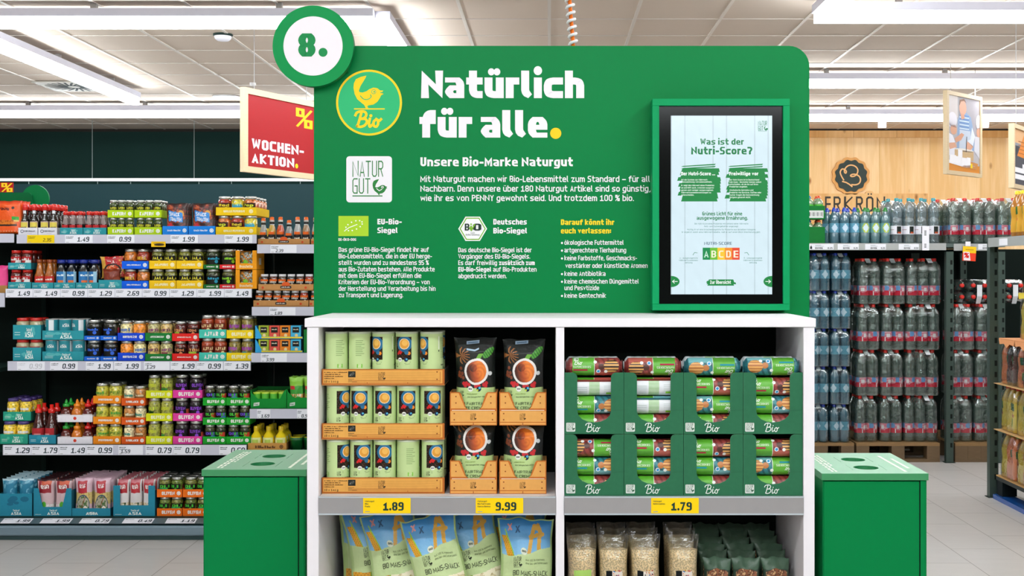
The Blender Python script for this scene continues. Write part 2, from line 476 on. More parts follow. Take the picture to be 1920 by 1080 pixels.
def plank_wall(name, base, dark, knot, width):
    m, nt, out = new_mat(name); L = nt.links.new
    tc = N(nt, 'TexCoord')
    sp = N(nt, 'SeparateXYZ'); L(tc.outputs['Object'], sp.inputs[0])
    dv = N(nt, 'Math', operation='DIVIDE'); dv.inputs[1].default_value = width; L(sp.outputs[0], dv.inputs[0])
    fl = N(nt, 'Math', operation='FLOOR'); L(dv.outputs[0], fl.inputs[0])
    wn = N(nt, 'TexWhiteNoise'); wn.noise_dimensions = '1D'; L(fl.outputs[0], wn.inputs['W'])
    mp = N(nt, 'Mapping'); mp.inputs['Scale'].default_value = (9, 9, .7); L(tc.outputs['Object'], mp.inputs[0])
    no = N(nt, 'TexNoise'); no.inputs['Scale'].default_value = 2.2; no.inputs['Detail'].default_value = 6; no.inputs['Distortion'].default_value = .6
    L(mp.outputs[0], no.inputs[0])
    ad = N(nt, 'Math', operation='MULTIPLY_ADD'); ad.inputs[1].default_value = .45; L(wn.outputs['Value'], ad.inputs[0]); L(no.outputs[0], ad.inputs[2])
    cr = N(nt, 'ValToRGB'); cr.color_ramp.elements[0].position = .35; cr.color_ramp.elements[0].color = (*col(base), 1)
    cr.color_ramp.elements[1].position = 1.05; cr.color_ramp.elements[1].color = (*col(dark), 1)
    L(ad.outputs[0], cr.inputs[0])
    m2 = N(nt, 'Mapping'); m2.inputs['Scale'].default_value = (4.2, 4.2, 2.0); L(tc.outputs['Object'], m2.inputs[0])
    vo = N(nt, 'TexVoronoi'); vo.inputs['Scale'].default_value = 1.0; L(m2.outputs[0], vo.inputs['Vector'])
    kr = N(nt, 'ValToRGB'); kr.color_ramp.elements[0].position = .03; kr.color_ramp.elements[0].color = (1, 1, 1, 1); kr.color_ramp.elements[1].position = .12; kr.color_ramp.elements[1].color = (0, 0, 0, 1)
    L(vo.outputs['Distance'], kr.inputs[0])
    fr = N(nt, 'Math', operation='FRACT'); L(dv.outputs[0], fr.inputs[0])
    gp = N(nt, 'Math', operation='LESS_THAN'); gp.inputs[1].default_value = .03; L(fr.outputs[0], gp.inputs[0])
    gm = N(nt, 'Math', operation='MULTIPLY'); gm.inputs[1].default_value = .16; L(gp.outputs[0], gm.inputs[0])
    mxk = N(nt, 'Math', operation='MAXIMUM'); L(kr.outputs[0], mxk.inputs[0]); L(gm.outputs[0], mxk.inputs[1])
    mx = N(nt, 'MixRGB'); mx.inputs[2].default_value = (*col(knot), 1)
    L(mxk.outputs[0], mx.inputs[0]); L(cr.outputs[0], mx.inputs[1])
    p = N(nt, 'BsdfPrincipled'); p.inputs['Roughness'].default_value = .6; p.inputs['Specular IOR Level'].default_value = .25
    L(mx.outputs[0], p.inputs['Base Color']); L(p.outputs[0], out.inputs[0]); MATS[name] = m
plank_wall('pine_planks', 'f2d0a0', 'dfb175', '9a6430', .33)
plank_wall('pine_board', 'e2b47a', 'cf9858', '8f5d2c', .9)
finish('plaster', .8, var=.04, vscale=3, spec=.2)
finish('tile_board', .9, var=.025, vscale=2, spec=.1)

b = MB(); b.box(-9, 9, -7, 16, -.1, 0, 'ffffff', 'floor_tiles'); b.build('floor', kind='structure')
b = MB(); b.box(-9, 9, -7, 15.9, CEIL, CEIL+.05, 'd4c5b7', 'tile_board'); b.build('ceiling', kind='structure')
b = MB()
for k in range(-14, 15):
    b.box(.625*k-.012, .625*k+.012, -7, 15.6, CEIL-.006, CEIL-.0005, 'dcd4cc', 'satin')
k = 0
while 8.77+.625*(k-25) < 15.5:
    y = 8.77+.625*(k-25); b.box(-9, 9, y-.008, y+.008, CEIL-.005, CEIL-.0005, 'cfc6be', 'satin'); k += 1
b.build('trim_1', kind='structure')
b = MB(); b.box(-9, 1.2, 15.62, 15.72, 0, CEIL-.001, '0f2d28', 'plaster'); b.build('wall_left', kind='structure')
b = MB(); b.box(1.2005, 9, 15.62, 15.72, 0, CEIL-.001, 'ffffff', 'pine_planks'); b.build('wall_right', kind='structure')
b = MB()
for x0, x1 in ((1.21, 3.95), (3.955, 6.3), (6.305, 9)):
    b.box(x0, x1, 15.585, 15.619, Z(258, 15.6), Z(245, 15.6), 'ffffff', 'pine_board')
b.build('trim_2', kind='structure')
b = MB(); b.box(-9, 9, 15.60, 15.619, CEIL-.035, CEIL-.001, '2a2420', 'plaster')
b.build('trim_3', kind='structure')

# ---- teal board hung from a white rail in front of the dark wall
Yb = 14.7
t = thing('hanging_board', 'wide teal board hung below a white rail in front of the dark green wall', 'board', (0, Yb, Z(345, Yb)))
zb = Z(345, Yb)
b = MB(); b.box(-7.6, .6, -.01, .01, -1.6, 0, '1d373b', 'satin'); b.build('board', t)
b = MB(); b.box(-7.6, .6, -.03, .03, Z(340, Yb)-zb, Z(334.5, Yb)-zb, 'ffffff', 'gloss'); b.build('rail', t)
for px in (173, 364, 560):
    x = X(px, Yb)
    b = MB(); b.tube([(x, 0, Z(334.5, Yb)-zb), (x, 0, CEIL-zb)], .004, 6, 'b8c4c4', 'steel'); b.build('cable', t)
for px in (54, 183, 245, 373, 434, 563):
    x = X(px, Yb)
    b = MB(); b.tube([(x, 0, 0), (x, 0, Z(339.5, Yb)-zb)], .005, 6, 'b8c4c4', 'steel'); b.build('clip', t)

# ---- wooden emblem and letter board on the pine wall
Yw = 15.6; kw = Yw/F
t = thing('wall_emblem', 'round scalloped charcoal emblem with a looping chef hat outline on the pine wall', 'emblem', (X(1595, Yw), 15.615, Z(330, Yw)))
def scallop(r, a, n=12, m=120): return [((r+a*math.cos(n*2*math.pi*i/m))*math.cos(2*math.pi*i/m+.26), (r+a*math.cos(n*2*math.pi*i/m))*math.sin(2*math.pi*i/m+.26)) for i in range(m)]
b = MB(); b.prism(scallop(.242, .008), -.03, 0, 'd79a55', 'timber'); b.build('backing', t)
b = MB(); b.prism(scallop(.204, .009), -.045, -.0305, '39423e', 'matte'); b.build('plate', t)
b = MB(); q = 1/8.73*kw
def em(pts): return [((x-840)*q, -(y-435)*q) for x, y in pts]
b.flat(stroke(em(catmull([(715,500),(675,430),(660,370),(690,325),(735,335),(760,365),(748,392),(728,372),(735,325),(780,275),(840,260),(905,280),(945,330),(940,390),(900,435),(850,447),(828,432),(855,412),(910,412),(965,440),(990,490),(975,550),(920,580),(850,580)], 5)), .017), lambda x, z: (x, -.0462, z), 'e3ac72')
b.flat(stroke(em([(700,528),(760,545),(810,575),(850,608)]), .017), lambda x, z: (x, -.0462, z), 'e3ac72')
b.build('hat_outline', t)
t = thing('letter_board', 'long brown wooden board with dark cut letters below the round emblem', 'sign', (0, 15.615, 0))
b = MB(); b.box(X(1480, Yw), X(1739, Yw), -.03, 0, Z(425, Yw), Z(363, Yw), 'ffffff', 'pine_board')
b.prism(ngon(X(1630, Yw), Z(363.5, Yw), .055, 20, .04), -.031, -.001, 'e0ae72', 'timber'); b.build('board', t)
b = MB()
for i, ch in enumerate('ERKRÖN'):
    x = (1546.4, 1562.3, 1582, 1604.2, 1623.3, 1643)[i]
    b.flat(lettering(ch, X(x, Yw), Z(397, Yw), 28.5*kw, t=.13, width=(10.7, 13.3, 16.5, 13, 13.8, 16)[i]*kw), lambda x, z: (x, -.0325, z), '33302a')
b.build('letters', t)

# ---- hanging signs
finish('wood_frame', .6, kind='wood', var=.12, vscale=5)
def hung_sign(name, label, cat, a, bb, z0, z1, fw, front, cord=True):
    """A framed board between plan points a and bb; front(mb, w, h) prints the picture."""
    dx, dy = bb[0]-a[0], bb[1]-a[1]; w = math.hypot(dx, dy); ang = math.atan2(dy, dx); h = z1-z0
    t = thing(name, label, cat, (a[0], a[1], z0), ang)
    for nm, r in (('frame_side', (0, fw, 0, h)), ('frame_side', (w-fw, w, 0, h)), ('frame_rail', (fw+.0005, w-fw-.0005, h-fw, h)), ('frame_rail', (fw+.0005, w-fw-.0005, 0, fw))):
        f = MB(); f.box(r[0], r[1], -.02, .02, r[2], r[3], 'd9c29c', 'wood_frame'); f.build(nm, t)
    p = MB(); p.box(fw+.0005, w-fw-.0005, -.008, .008, fw+.0005, h-fw-.0005, 'f0f0f0', 'satin'); front(p, w, h, fw); p.build('picture', t)
    for q in (.15*w, .85*w):
        c = MB(); c.tube([(q, 0, h+.0005), (q, 0, CEIL-z0-.0005)], .0025, 6, 'c9c9c9', 'steel'); c.build('cord', t)
    return t
Ya = 9.0
za1, za0 = Z(163, Ya), Z(322, Ya)
def action(p, w, h, fw):
    fn = lambda x, z: (x, -.0095, z)
    p.flat([rect(fw, w-fw, fw, h-fw)], lambda x, z: (x, -.0085, z), '9c2226', 'satin')
    # lettering keeps its share of the board's height
    p.write('WOCHEN-', fn, fw+.054, .183, .078, 'd8d2d8', t=.27, width=.65)
    p.write('AKTION', fn, fw+.054, .075, .076, 'd8d2d8', t=.27, width=.525)
    p.flat([ngon(.655, .094, .019, 16)], fn, 'ffcb1c')
    p.write('%', fn, .645, h-.228, .154, 'f2b40c', t=.13, width=.222)
hung_sign('hanging_sign', 'red sale sign in a wooden frame hanging beside the green sign', 'sign', (X(454, Ya), Ya), (X(594, 9.85), 9.85), za0, za1, .045, action)
def kitchen(p, w, h, fw):
    x0, x1, z0, z1 = fw, w-fw, fw, h-fw; W, H = x1-x0, z1-z0
    fns = [(lambda e: (lambda u, v: (x0+u*W, -.0085-e, z0+v*H)))(.0004*k) for k in range(12)]
    def P(k, pts, c): p.flat([pts], fns[k], c)
    P(0, rect(0, 1, 0, 1), 'b9b4b8'); P(1, rect(0, .3, .72, 1), 'dcd3d2'); P(1, rect(.34, 1, .3, 1), 'a8a2a8'); P(1, rect(0, 1, 0, .1), 'd88d3a')
    P(2, [(.28,.3),(.85,.3),(.82,.55),(.72,.75),(.58,.8),(.4,.8),(.3,.68)], '8ea6c8')
    for k in range(9): P(3, rect(.36, .66, .55+.025*k, .562+.025*k), 'd5e4f2' if k % 2 else '5f86c0')
    P(4, [(.34,.28),(.76,.28),(.7,.56),(.36,.56)], 'c6cfdd')
    P(4, ngon(.46, .86, .115, 20, .1), 'e0ab92'); P(5, [(.35,.88),(.36,.96),(.5,.985),(.58,.93),(.5,.955),(.4,.94)], '8f6a54')
    P(4, [(.38,.78),(.5,.78),(.52,.72),(.42,.7)], 'd8a084')
    P(5, ngon(.14, .68, .14, 20, .1), 'efeaf2'); P(5, rect(.03, .25, .58, .66), 'e6e0ea'); P(5, ngon(.17, .55, .1, 18, .07), 'd9a489')
    P(6, [(0,.5),(.14,.47),(.24,.36),(.2,.2),(0,.2)], 'e8e6ee'); P(6, ngon(.97, .7, .09, 18, .1), 'efeaf2'); P(6, ngon(.97, .56, .07, 16, .07), 'd9a489'); P(6, [(.85,.5),(1,.5),(1,.2),(.82,.3)], 'd6d4dc')
    P(7, [(.0,.36),(.22,.38),(.26,.32),(.05,.28)], 'd9a489'); P(7, [(.2,.43),(.42,.52),(.5,.5),(.4,.42),(.24,.38)], 'd39c80'); P(7, [(.6,.42),(.78,.35),(.85,.5),(.75,.62),(.7,.45)], 'dfe4ee'); P(7, [(.55,.3),(.6,.42),(.8,.36),(.7,.3)], 'd9a489')
    P(8, rect(.2, .8, .16, .29), 'c7a87e'); P(8, ngon(.5, .29, .3, 24, .022), 'e9e2dc'); P(9, stroke([(.56,.28),(.58,.47)], .02)[0], '3b3f40')
    P(9, [(0,.1),(.55,.06),(.85,.09),(.5,.14),(0,.14)], 'f1eef2'); P(9, [(.4,.06),(.9,.05),(.95,.13),(.7,.15)], 'c98b50')
    for u, v, s in ((.04,.11,.2), (.22,.1,.2), (.4,.09,.2), (.3,.19,.14), (.58,.1,.12)):
        P(10, rect(u, u+s, v, v+.1), 'f6f3f6')
    P(11, rect(.7, .76, .06, .12), 'f4d21f')
Yp = 10.6
hung_sign('hanging_poster', 'wood framed photo of a striped-apron cook with two white-hatted helpers, hanging over the bottles', 'poster', (X(1772, Yp), Yp), (X(1838, 11.05), 11.05), Z(326, Yp), Z(169, Yp), .035, kitchen)
def oranges(p, w, h, fw):
    x0, x1, z0, z1 = fw, w-fw, fw, h-fw; W, H = x1-x0, z1-z0
    fns = [(lambda e: (lambda u, v: (x0+u*W, -.0085-e, z0+v*H)))(.0004*k) for k in range(6)]
    def P(k, pts, c): p.flat([pts], fns[k], c)
    P(0, rect(0, 1, 0, 1), 'd9a878'); P(1, rect(0, 1, .0, .7), '4a4a52'); P(1, rect(0, .3, .5, .75), '8d8f95')
    P(2, [(.12,.52),(.9,.46),(.95,.95),(.35,.92)], 'd9822e')
    for k in range(4): P(3, rect(.16, .9, .57+.07*k, .585+.07*k), 'a85c18')
    for u, v in ((.0,.22), (.3,.3), (.0,.1), (.5,.14)): P(4, rect(u, u+.42, v, v+.09), 'f2f0f4')
hung_sign('hanging_poster', 'wood framed poster with an orange crate, cut by the picture edge above the iced tea', 'poster', (X(1896, 8.6), 8.6), (X(1896, 8.6)+.5, 9.3), Z(352, 8.6), Z(231, 8.6), .03, oranges)

# ---- things on the ceiling
def cz(py): return F*(CEIL-EYE)/(507-py)      # depth of a ceiling point
y = cz(64); t = thing('ceiling_sensor', 'round white sensor with a dark rim under the ceiling beside the number disc', 'sensor', (X(418, y), y, CEIL-.001))
b = MB(); b.lathe([(0, 0), (.075, 0), (.075, -.012), (.06, -.016)], 24, '20302c', 'matte'); b.build('base', t)
b = MB(); b.lathe([(.066, -.0165), (.062, -.035), (.045, -.05), (0, -.055)], 24, 'e8e6ee', 'satin'); b.build('dome', t)
y = cz(160); t = thing('air_vent', 'square ceiling air vent with dark swirl blades under the lamp strip', 'vent', (X(139, y), y, CEIL-.0065))
b = MB(); b.box(-.3, .3, -.3, .3, -.01, 0, 'b9b4a8', 'satin'); b.build('plate', t)
b = MB()
for k in range(24):
    w = 2*math.pi*k/24
    pts = [(.07*math.cos(w), .07*math.sin(w)), (.16*math.cos(w+.2), .16*math.sin(w+.2)), (.26*math.cos(w+.3), .26*math.sin(w+.3))]
    b.flat(stroke(pts, .024), lambda x, z: (x, z, -.0108), '1f2c28', 'matte')
b.build('blades', t)
y = cz(180); t = thing('ceiling_downlight', 'small round white downlight rim on the ceiling beside the red sale sign', 'ceiling light', (X(424, y), y, CEIL-.0065))
b = MB(); b.lathe([(.0, -.004), (.09, -.004), (.13, -.016), (.14, -.012), (.14, 0)], 28, 'f2f2f4', 'satin'); b.build('rim', t)
b = MB(); b.lathe([(0, -.006), (.085, -.006)], 24, 'fbfbff', 'gloss'); b.build('lens', t)
for px, s in ((1654, 'above the round emblem'), (1846, 'behind the hanging photo of the cook')):
    y = 13.95; t = thing('spot_light', 'small white spotlight on the ceiling ' + s, 'spotlight', (X(px, y), y, CEIL-.0065))
    b = MB(); b.box(-.03, .03, -.03, .03, -.05, 0, 'dedce2', 'satin'); b.build('mount', t)
    b = MB(); b.lathe([(0, -.18), (.045, -.18), (.05, -.17), (.05, -.052), (.0, -.05)], 16, 'e6e2e8', 'satin'); b.build('lamp_head', t)
t = thing('smoke_detector', 'tiny white detector on the ceiling between the sensor and the sale sign', 'sensor', (X(474, cz(155)), cz(155), CEIL-.001))
b = MB(); b.lathe([(.03, 0), (.03, -.02), (.02, -.03), (0, -.03)], 16, 'efecec', 'satin'); b.build('dome', t)
# ---- spiral wrapped cable
Ys = 4.35
t = thing('spiral_cable', 'orange cable in a white spiral wrap dropping from the ceiling behind the sign', 'cable', (X(1073, Ys), Ys, 0))
def cx_at(z): return X(1068, Ys)-X(1073, Ys) + (2.48-z)*.082
pts = [(cx_at(CEIL-.001-(CEIL-1.2)*k/20), .0, CEIL-.001-(CEIL-1.2)*k/20) for k in range(21)]
b = MB(); b.tube(pts, .0065, 8, 'e8731e', 'matte'); b.build('cord', t)
sp = []
n = int((CEIL-1.9)/.0262)
for i in range(n*12+1):
    z = CEIL-.012-i/12*.0262; w = 2*math.pi*i/12
    sp.append((cx_at(z)+.013*math.cos(w), -.013*math.sin(w), z))
b = MB(); b.tube(sp, .0058, 6, 'f3f1f4', 'satin'); b.build('spiral_wrap', t)
# ================================================================== the display stand and its green sign
YU, YP = 3.52, 3.97           # shelf front, sign face
WHITE = 'f1edf1'
GREEN, INK = '047a3e', 'f3eef3'
z_top, z_und = Z(597, YU), Z(613.5, YU)
z_sh = .8367
xl0, xl1 = X(575, YU), X(597, YU)
xd0, xd1 = X(1042, YU), X(1058, YU)
xr0, xr1 = X(1507, YU), X(1528, YU)
st = thing('display_shelf', 'white display shelf with two bays of organic groceries below the green sign', 'shelf', ((xl0+xr1)/2, YU, 0))
ox = st.location.x
def sbox(name, x0, x1, y0, y1, z0, z1, c=WHITE, fin='satin', bev=.0015):
    b = MB(); b.box(x0-ox, x1-ox, y0-YU, y1-YU, z0, z1, c, fin, bev); return b.build(name, st)
sbox('top_board', X(571, YU), X(1530, YU), YU, YP-.001, z_und, z_top)
sbox('side_panel', xl0, xl1, YU+.004, YP-.001, 0, z_und-.0005)
sbox('side_panel', xr0, xr1, YU+.004, YP-.001, 0, z_und-.0005)
sbox('divider', xd0, xd1, YU+.004, YP-.02, .08, z_und-.0005)
sbox('back_panel', xl1+.0005, xr0-.0005, YP-.018, YP-.001, .08, z_und-.0005, '101a14', 'matte', 0)
sbox('plinth', xl1+.0005, xr0-.0005, YU+.02, YP-.02, 0, .0795, 'dedade')
for i, (x0, x1) in enumerate(((xl1, xd0), (xd1, xr0))):
    sh = sbox('shelf_board', x0+.0005, x1-.0005, YU+.012, YP-.0185, z_sh-.02, z_sh, 'dcd9da')
    b = MB()
    a0, a1 = x0-ox+.0005, x1-ox-.0005
    b.box(a0, a1, .0, .0115, Z(962.5, YU), Z(933.5, YU), 'a6a4a4', 'steel')
    b.box(a0, a1, -.002, .0115, Z(933.4, YU), z_sh, 'c9d2d8', 'steel'); b.box(a0, a1, -.002, .0115, Z(965.5, YU), Z(962.6, YU), 'c9d2d8', 'steel')
    rl = b.build('price_rail', st)
    sbox('shelf_board', x0+.0005, x1-.0005, YU+.012, YP-.0185, .44, .46, 'dcd9da')
    b = MB(); b.box(a0, a1, .0, .0115, .408, .46, 'a6a4a4', 'steel'); b.build('price_rail', st)

def price_tag(px0, px1, py0, py1, Y, price, label, paper='ffd416', lines=3, ink='173a31', group=None, fx=.43, cap=.55, t=.26, small=True, drop=.18, shear=0.0):
    w, h = (px1-px0)*Y/F, (py1-py0)*Y/F
    o = MB(); o.box(0, w, -.0012, 0, 0, h, paper, 'satin')
    fn = lambda x, z: (x, -.0016, z)
    if price: o.write(price, fn, w*fx, h*drop, h*cap, ink, t=t, width=min(w*(.95-fx), h*cap*2.45), dot=.6, shear=shear)
    if small:
        for k, (s, f) in enumerate(lines if isinstance(lines, list) else [('x'*9, .3), ('x'*8, .26)][:lines]):
            o.write(s, fn, w*.04, h*(.74-.17*k), h*.1, ink, t=.18, width=w*f*.9)
        o.flat([rect(w*.04, w*.14, h*.08, h*.13)], fn, ink if lines == 3 else '9aa09c')
    return o.build('price_tag', None, (X(px0, Y), Y, Z(py1, Y)), label=label, cat='price tag', group=group)
price_tag(681, 770, 933.6, 962.3, YU-.0005, '1.89', 'yellow price tag reading 1.89 below the coffee pad cans', lines=[('Naturgut', .22), ('Bio', .08), ('Pads', .12)], fx=.42)
price_tag(892, 981, 933.6, 962.3, YU-.0005, '9.99', 'yellow price tag reading 9.99 below the black coffee bags', lines=[('Naturgut', .22), ('Bio Fairtrade', .3), ('Ganze Bohne', .3)], fx=.42)
price_tag(1221, 1310, 933.6, 962.3, YU-.0005, '1.79', 'yellow price tag reading 1.79 below the green cookie boxes', lines=[('Naturgut', .2), ('Hafercookies', .28)], fx=.42)

# ------------------------------------------------------------------ marks used on sign and packages
BIRD = [(268,88),(225,98),(190,115),(175,145),(172,180),(180,225),(200,265),(235,295),(252,308),(264,332),(284,332),(274,318),(285,311),(320,305),(350,285),(370,255),(378,236),(398,225),(381,217),(396,200),(372,199),(350,182),(320,178),(290,190),(270,205),(240,215),(217,212),(212,200),(225,165),(262,105)]
def bird(x, y, w):
    k = w/230
    return [(x+(px-170)*k, y+(335-py)*k) for px, py in BIRD]
def logo(b, fn, fn2, x, y, w, c, bg, t=.085):
    """The two-line wordmark with the little bird; x, y lower left corner, w its width."""
    h = w*1.0
    b.write('NATUR', fn, x, y+h*.55, h*.45, c, t=t, width=w*.86, squeeze=.8)
    b.write('GUT', fn, x, y+h*.08, h*.43, c, t=t, width=w*.5, squeeze=.8)
    b.flat([bird(x+w*.56, y+h*.035, w*.42)], fn, c)
    b.flat([rect(x, x+w*.84, y, y+h*.03)], fn, c)
    if bg:
        b.flat(stroke(ngon(x+w*.84, y+h*.26, w*.028, 8), w*.015, True), fn2, bg)
        b.flat(stroke([(x+w*.68, y+h*.22), (x+w*.75, y+h*.16), (x+w*.82, y+h*.2)], w*.02), fn2, bg)
def script_bio(x, y, h, t):
    S = [[(.02,.02),(.16,.5),(.3,1.0)], [(-.12,.78),(-.02,.95),(.25,1.04),(.52,1.0),(.62,.82),(.5,.6),(.22,.52)], [(.22,.52),(.55,.52),(.66,.32),(.5,.08),(.2,-.02),(.0,.06)],
         [(.86,.52),(.8,.2),(.86,.0),(1.02,.12)], [(1.3,.5),(1.12,.32),(1.14,.06),(1.3,.0),(1.42,.18),(1.4,.42),(1.3,.5)], [(1.38,.46),(1.5,.4),(1.62,.5)]]
    out = []
    for s in S: out += stroke([(x+a*h, y+b*h) for a, b in catmull(s, 5)], t*h)
    out.append(ngon(x+.93*h, y+.74*h, t*h*.62, 12))
    return out
def eu_leaf(b, fn, x, y, w, h, bg, c='ffffff'):
    b.flat([rect(x, x+w, y, y+h)], fn[0], bg)
    for k in range(12):
        a = math.pi*2*k/12
        px = x+w*(.52+.27*math.cos(a)+.06*math.sin(a)); py = y+h*(.52+.24*math.sin(a)+.08*math.cos(a))
        b.flat([ngon(px, py, w*.024, 6)], fn[1], c)
    b.flat(stroke([(x+w*.2, y+h*.25), (x+w*.35, y+h*.42), (x+w*.62, y+h*.58)], w*.022), fn[1], c)
def hexmark(b, fn, cx, cy, w, h, rim=True):
    hx = lambda k: [(cx+w/2*k*math.cos(math.pi*i/3), cy+h/2*k/.866*math.sin(math.pi*i/3)) for i in range(6)]
    b.flat([hx(1)], fn[0], 'f4f2f4')
    if rim: b.flat(stroke(hx(.87), w*.035, True), fn[1], '7db52e')

# ------------------------------------------------------------------ the sign
kp = YP/F
fp = [plane(YP, .0006*k) for k in range(1, 6)]
sg = thing('info_sign', 'tall green sign board about organic food standing on the white shelf', 'sign', (0, YP, 0))
def sp_(mb, name): 
    for i, v in enumerate(mb.v): mb.v[i] = (v[0], v[1]-YP, v[2])
    return mb.build(name, sg)
px0, px1, pz1 = X(588.5, YP), X(1517.5, YP), Z(86, YP)
outl = [(px0, 1.0), (-.70, 1.0), (-.70, 0), (px1, 0)]
r = .068
for k in range(9):
    a = math.pi/2*k/8; outl.append((px1-r+r*math.cos(a), pz1-r+r*math.sin(a)))
outl.append((px0, pz1))
b = MB(); b.prism(outl, YP, YP+.028, GREEN, 'satin', '0a6e3b'); sp_(b, 'panel')
def T(b, s, x0, base, cap, x1=None, t=.15, c=INK, lay=0, **kw):
    b.write(s, fp[lay], X(x0, YP), Z(base, YP), cap*kp, c, t=t, width=None if x1 is None else (x1-x0)*kp, **kw)
b = MB(); T(b, 'Natürlich', 789.5, 184, 51.5, 1095.3, .31, smooth=2, gap=.075); sp_(b, 'headline')
b = MB(); T(b, 'für', 786.5, 258, 51.5, 885.3, .31, smooth=2, gap=.075); sp_(b, 'headline')
b = MB(); T(b, 'alle', 901.6, 258, 51.5, 1026.3, .31, smooth=2, gap=.075); sp_(b, 'headline')
b = MB(); b.flat([ngon(X(1042, YP), Z(250, YP), 10.4*kp, 28)], fp[0], 'ffcd1c'); sp_(b, 'headline_dot')
b = MB(); T(b, 'Unsere Bio-Marke Naturgut', 788.3, 311.7, 16.7, 1074, .26, smooth=1); sp_(b, 'subheading')
b = MB()
for s, y, x1 in (('Mit Naturgut machen wir Bio-Lebensmittel zum Standard – für alle', 341.3, 1226.5), ('Nachbarn. Denn unsere über 180 Naturgut Artikel sind so günstig,', 359.3, 1220), ('wie ihr es von PENNY gewohnt seid. Und trotzdem 100 % bio.', 377, 1188.5)):
    T(b, s, 788.3, y, 11.6, x1, .155, smooth=1)
sp_(b, 'paragraph')
def para(rows, x0, cap, t):
    b = MB()
    for s, y, x1, *o in rows: T(b, s, o[0] if o else x0, y, cap, x1, o[1] if len(o) > 1 else t)
    return b
sp_(para([('Das grüne EU-Bio-Siegel findet ihr auf', 472.3, 804), ('Bio-Lebensmitteln, die in der EU herge-', 484.5, 810), ('stellt wurden und zu mindestens 95 %', 496.7, 804), ('aus Bio-Zutaten bestehen. Alle Produkte', 509, 815), ('mit dem EU-Bio-Siegel erfüllen die', 521, 790), ('Kriterien der EU-Bio-Verordnung – von', 533, 805.7), ('der Herstellung und Verarbeitung bis hin', 545.3, 816.7), ('zu Transport und Lagerung.', 557.3, 756)], 635, 8.7, .175), 'paragraph')
sp_(para([('Das deutsche Bio-Siegel ist der', 473, 996.7), ('Vorgänger des EU-Bio-Siegels.', 485, 994), ('Es darf freiwillig', 497, 932), ('zusätzlich zum', 497, 1002.7, 935.5, .25), ('EU-Bio-Siegel', 509.3, 921, 859.3, .25), ('auf Bio-Produkten', 509.3, 1006, 924.5, .175), ('abgedruckt werden.', 521.7, 950)], 859.3, 8.7, .175), 'paragraph')
bl = [('ökologische Futtermittel', 459, 1169.3), ('artgerechtere Tierhaltung', 473.3, 1174), ('keine Farbstoffe, Geschmacks-', 488, 1194.3), ('verstärker oder künstliche Aromen', 502.3, 1214.3, 1060), ('keine Antibiotika', 517.3, 1135.3), ('keine chemischen Düngemittel', 531.7, 1197.7), ('und Pesvtizide', 544, 1123.3), ('keine Gentechnik', 558.3, 1136.3)]
b = para(bl, 1058.3, 8.7, .175)
for i in (0, 1, 2, 4, 5, 7): b.flat([ngon(X(1053.7, YP), Z(bl[i][1]-3.4, YP), 2*kp, 10)], fp[0], INK)
sp_(b, 'paragraph')
for s, x0, y, x1 in (('EU-Bio-', 707.7, 420.7, 753.3), ('Siegel', 707.7, 437, 745.7), ('Deutsches', 925, 421, 987.7), ('Bio-Siegel', 925, 437.7, 988.3)): b = MB(); T(b, s, x0, y, 10.3, x1, .27); sp_(b, 'heading')
for s, y, x1 in (('Darauf könnt ihr', 421.7, 1151.7), ('euch verlassen:', 437.7, 1145.7)): b = MB(); T(b, s, 1051.7, y, 10.3, x1, .27, 'ffd21f'); o = sp_(b, 'heading'); o['label'] = 'yellow heading'
b = MB(); eu_leaf(b, fp, X(634.7, YP), Z(442.7, YP), 56.3*kp, 37.7*kp, 'a8cf2a'); T(b, 'DE-ÖKO-006', 634.7, 451.5, 4.8, 668, .2); sp_(b, 'leaf_emblem')
b = MB(); hexmark(b, fp, X(886.3, YP), Z(429, YP), 54*kp, 45.5*kp)
T(b, 'B', 871.5, 432.3, 13, 880, .24, '20352a', 2); T(b, 'i', 881.8, 432.3, 12, 885, .24, '7db52e', 2); T(b, 'O', 887, 432.3, 13, 902.5, .24, '20352a', 2)
b.flat(stroke([(X(880.5, YP), Z(427, YP)), (X(884, YP), Z(432, YP)), (X(890, YP), Z(421, YP))], 2.4*kp), fp[3], '7db52e')
T(b, 'nach', 882.5, 437.8, 2.4, 890, .16, '5c6a60', 2); T(b, 'EG-Öko-Verordnung', 873.5, 441.4, 2.6, 899, .16, '5c6a60', 2)
sp_(b, 'hexagon_emblem')
b = MB(); b.prism(rrect(X(649.5, YP), X(735, YP), Z(379.5, YP), Z(293, YP), 6*kp, 5), YP-.0012, YP-.0002, 'f2eef3', 'satin')
logo(b, plane(YP, .0018), plane(YP, .0024), X(661, YP), Z(368.5, YP), 67*kp, '2d7d3c', 'f2eef3', t=.075)
sp_(b, 'wordmark_plate')
b = MB(); cx, cy = X(692, YP), Z(192.5, YP)
b.flat([ngon(cx, cy, 61.8*kp, 64)], fp[0], 'ffd21f'); b.flat([ngon(cx, cy, 57.8*kp, 64)], fp[1], '2fb673')
bb = bird(X(662.5, YP), Z(203.7, YP), 57.5*kp); b.flat([bb], fp[2], 'ffd21f')
b.flat([rect(X(664, YP), X(721.5, YP), Z(205.4, YP), Z(203.2, YP))], fp[2], 'ffd21f')
b.flat(script_bio(X(670, YP), Z(237.5, YP), 27.5*kp, .17), fp[2], 'ffd21f')
b.flat(stroke(ngon(X(701, YP), Z(172.3, YP), 4*kp, 14), 1*kp, True), fp[3], '2fb673'); b.flat([ngon(X(701.8, YP), Z(172.3, YP), 1.6*kp, 10)], fp[3], '2fb673')
b.flat(stroke([(X(a, YP), Z(c, YP)) for a, c in catmull([(676,180),(682,186),(690,186.5),(696,182),(695,178)], 4)], 1.6*kp), fp[3], '2fb673')
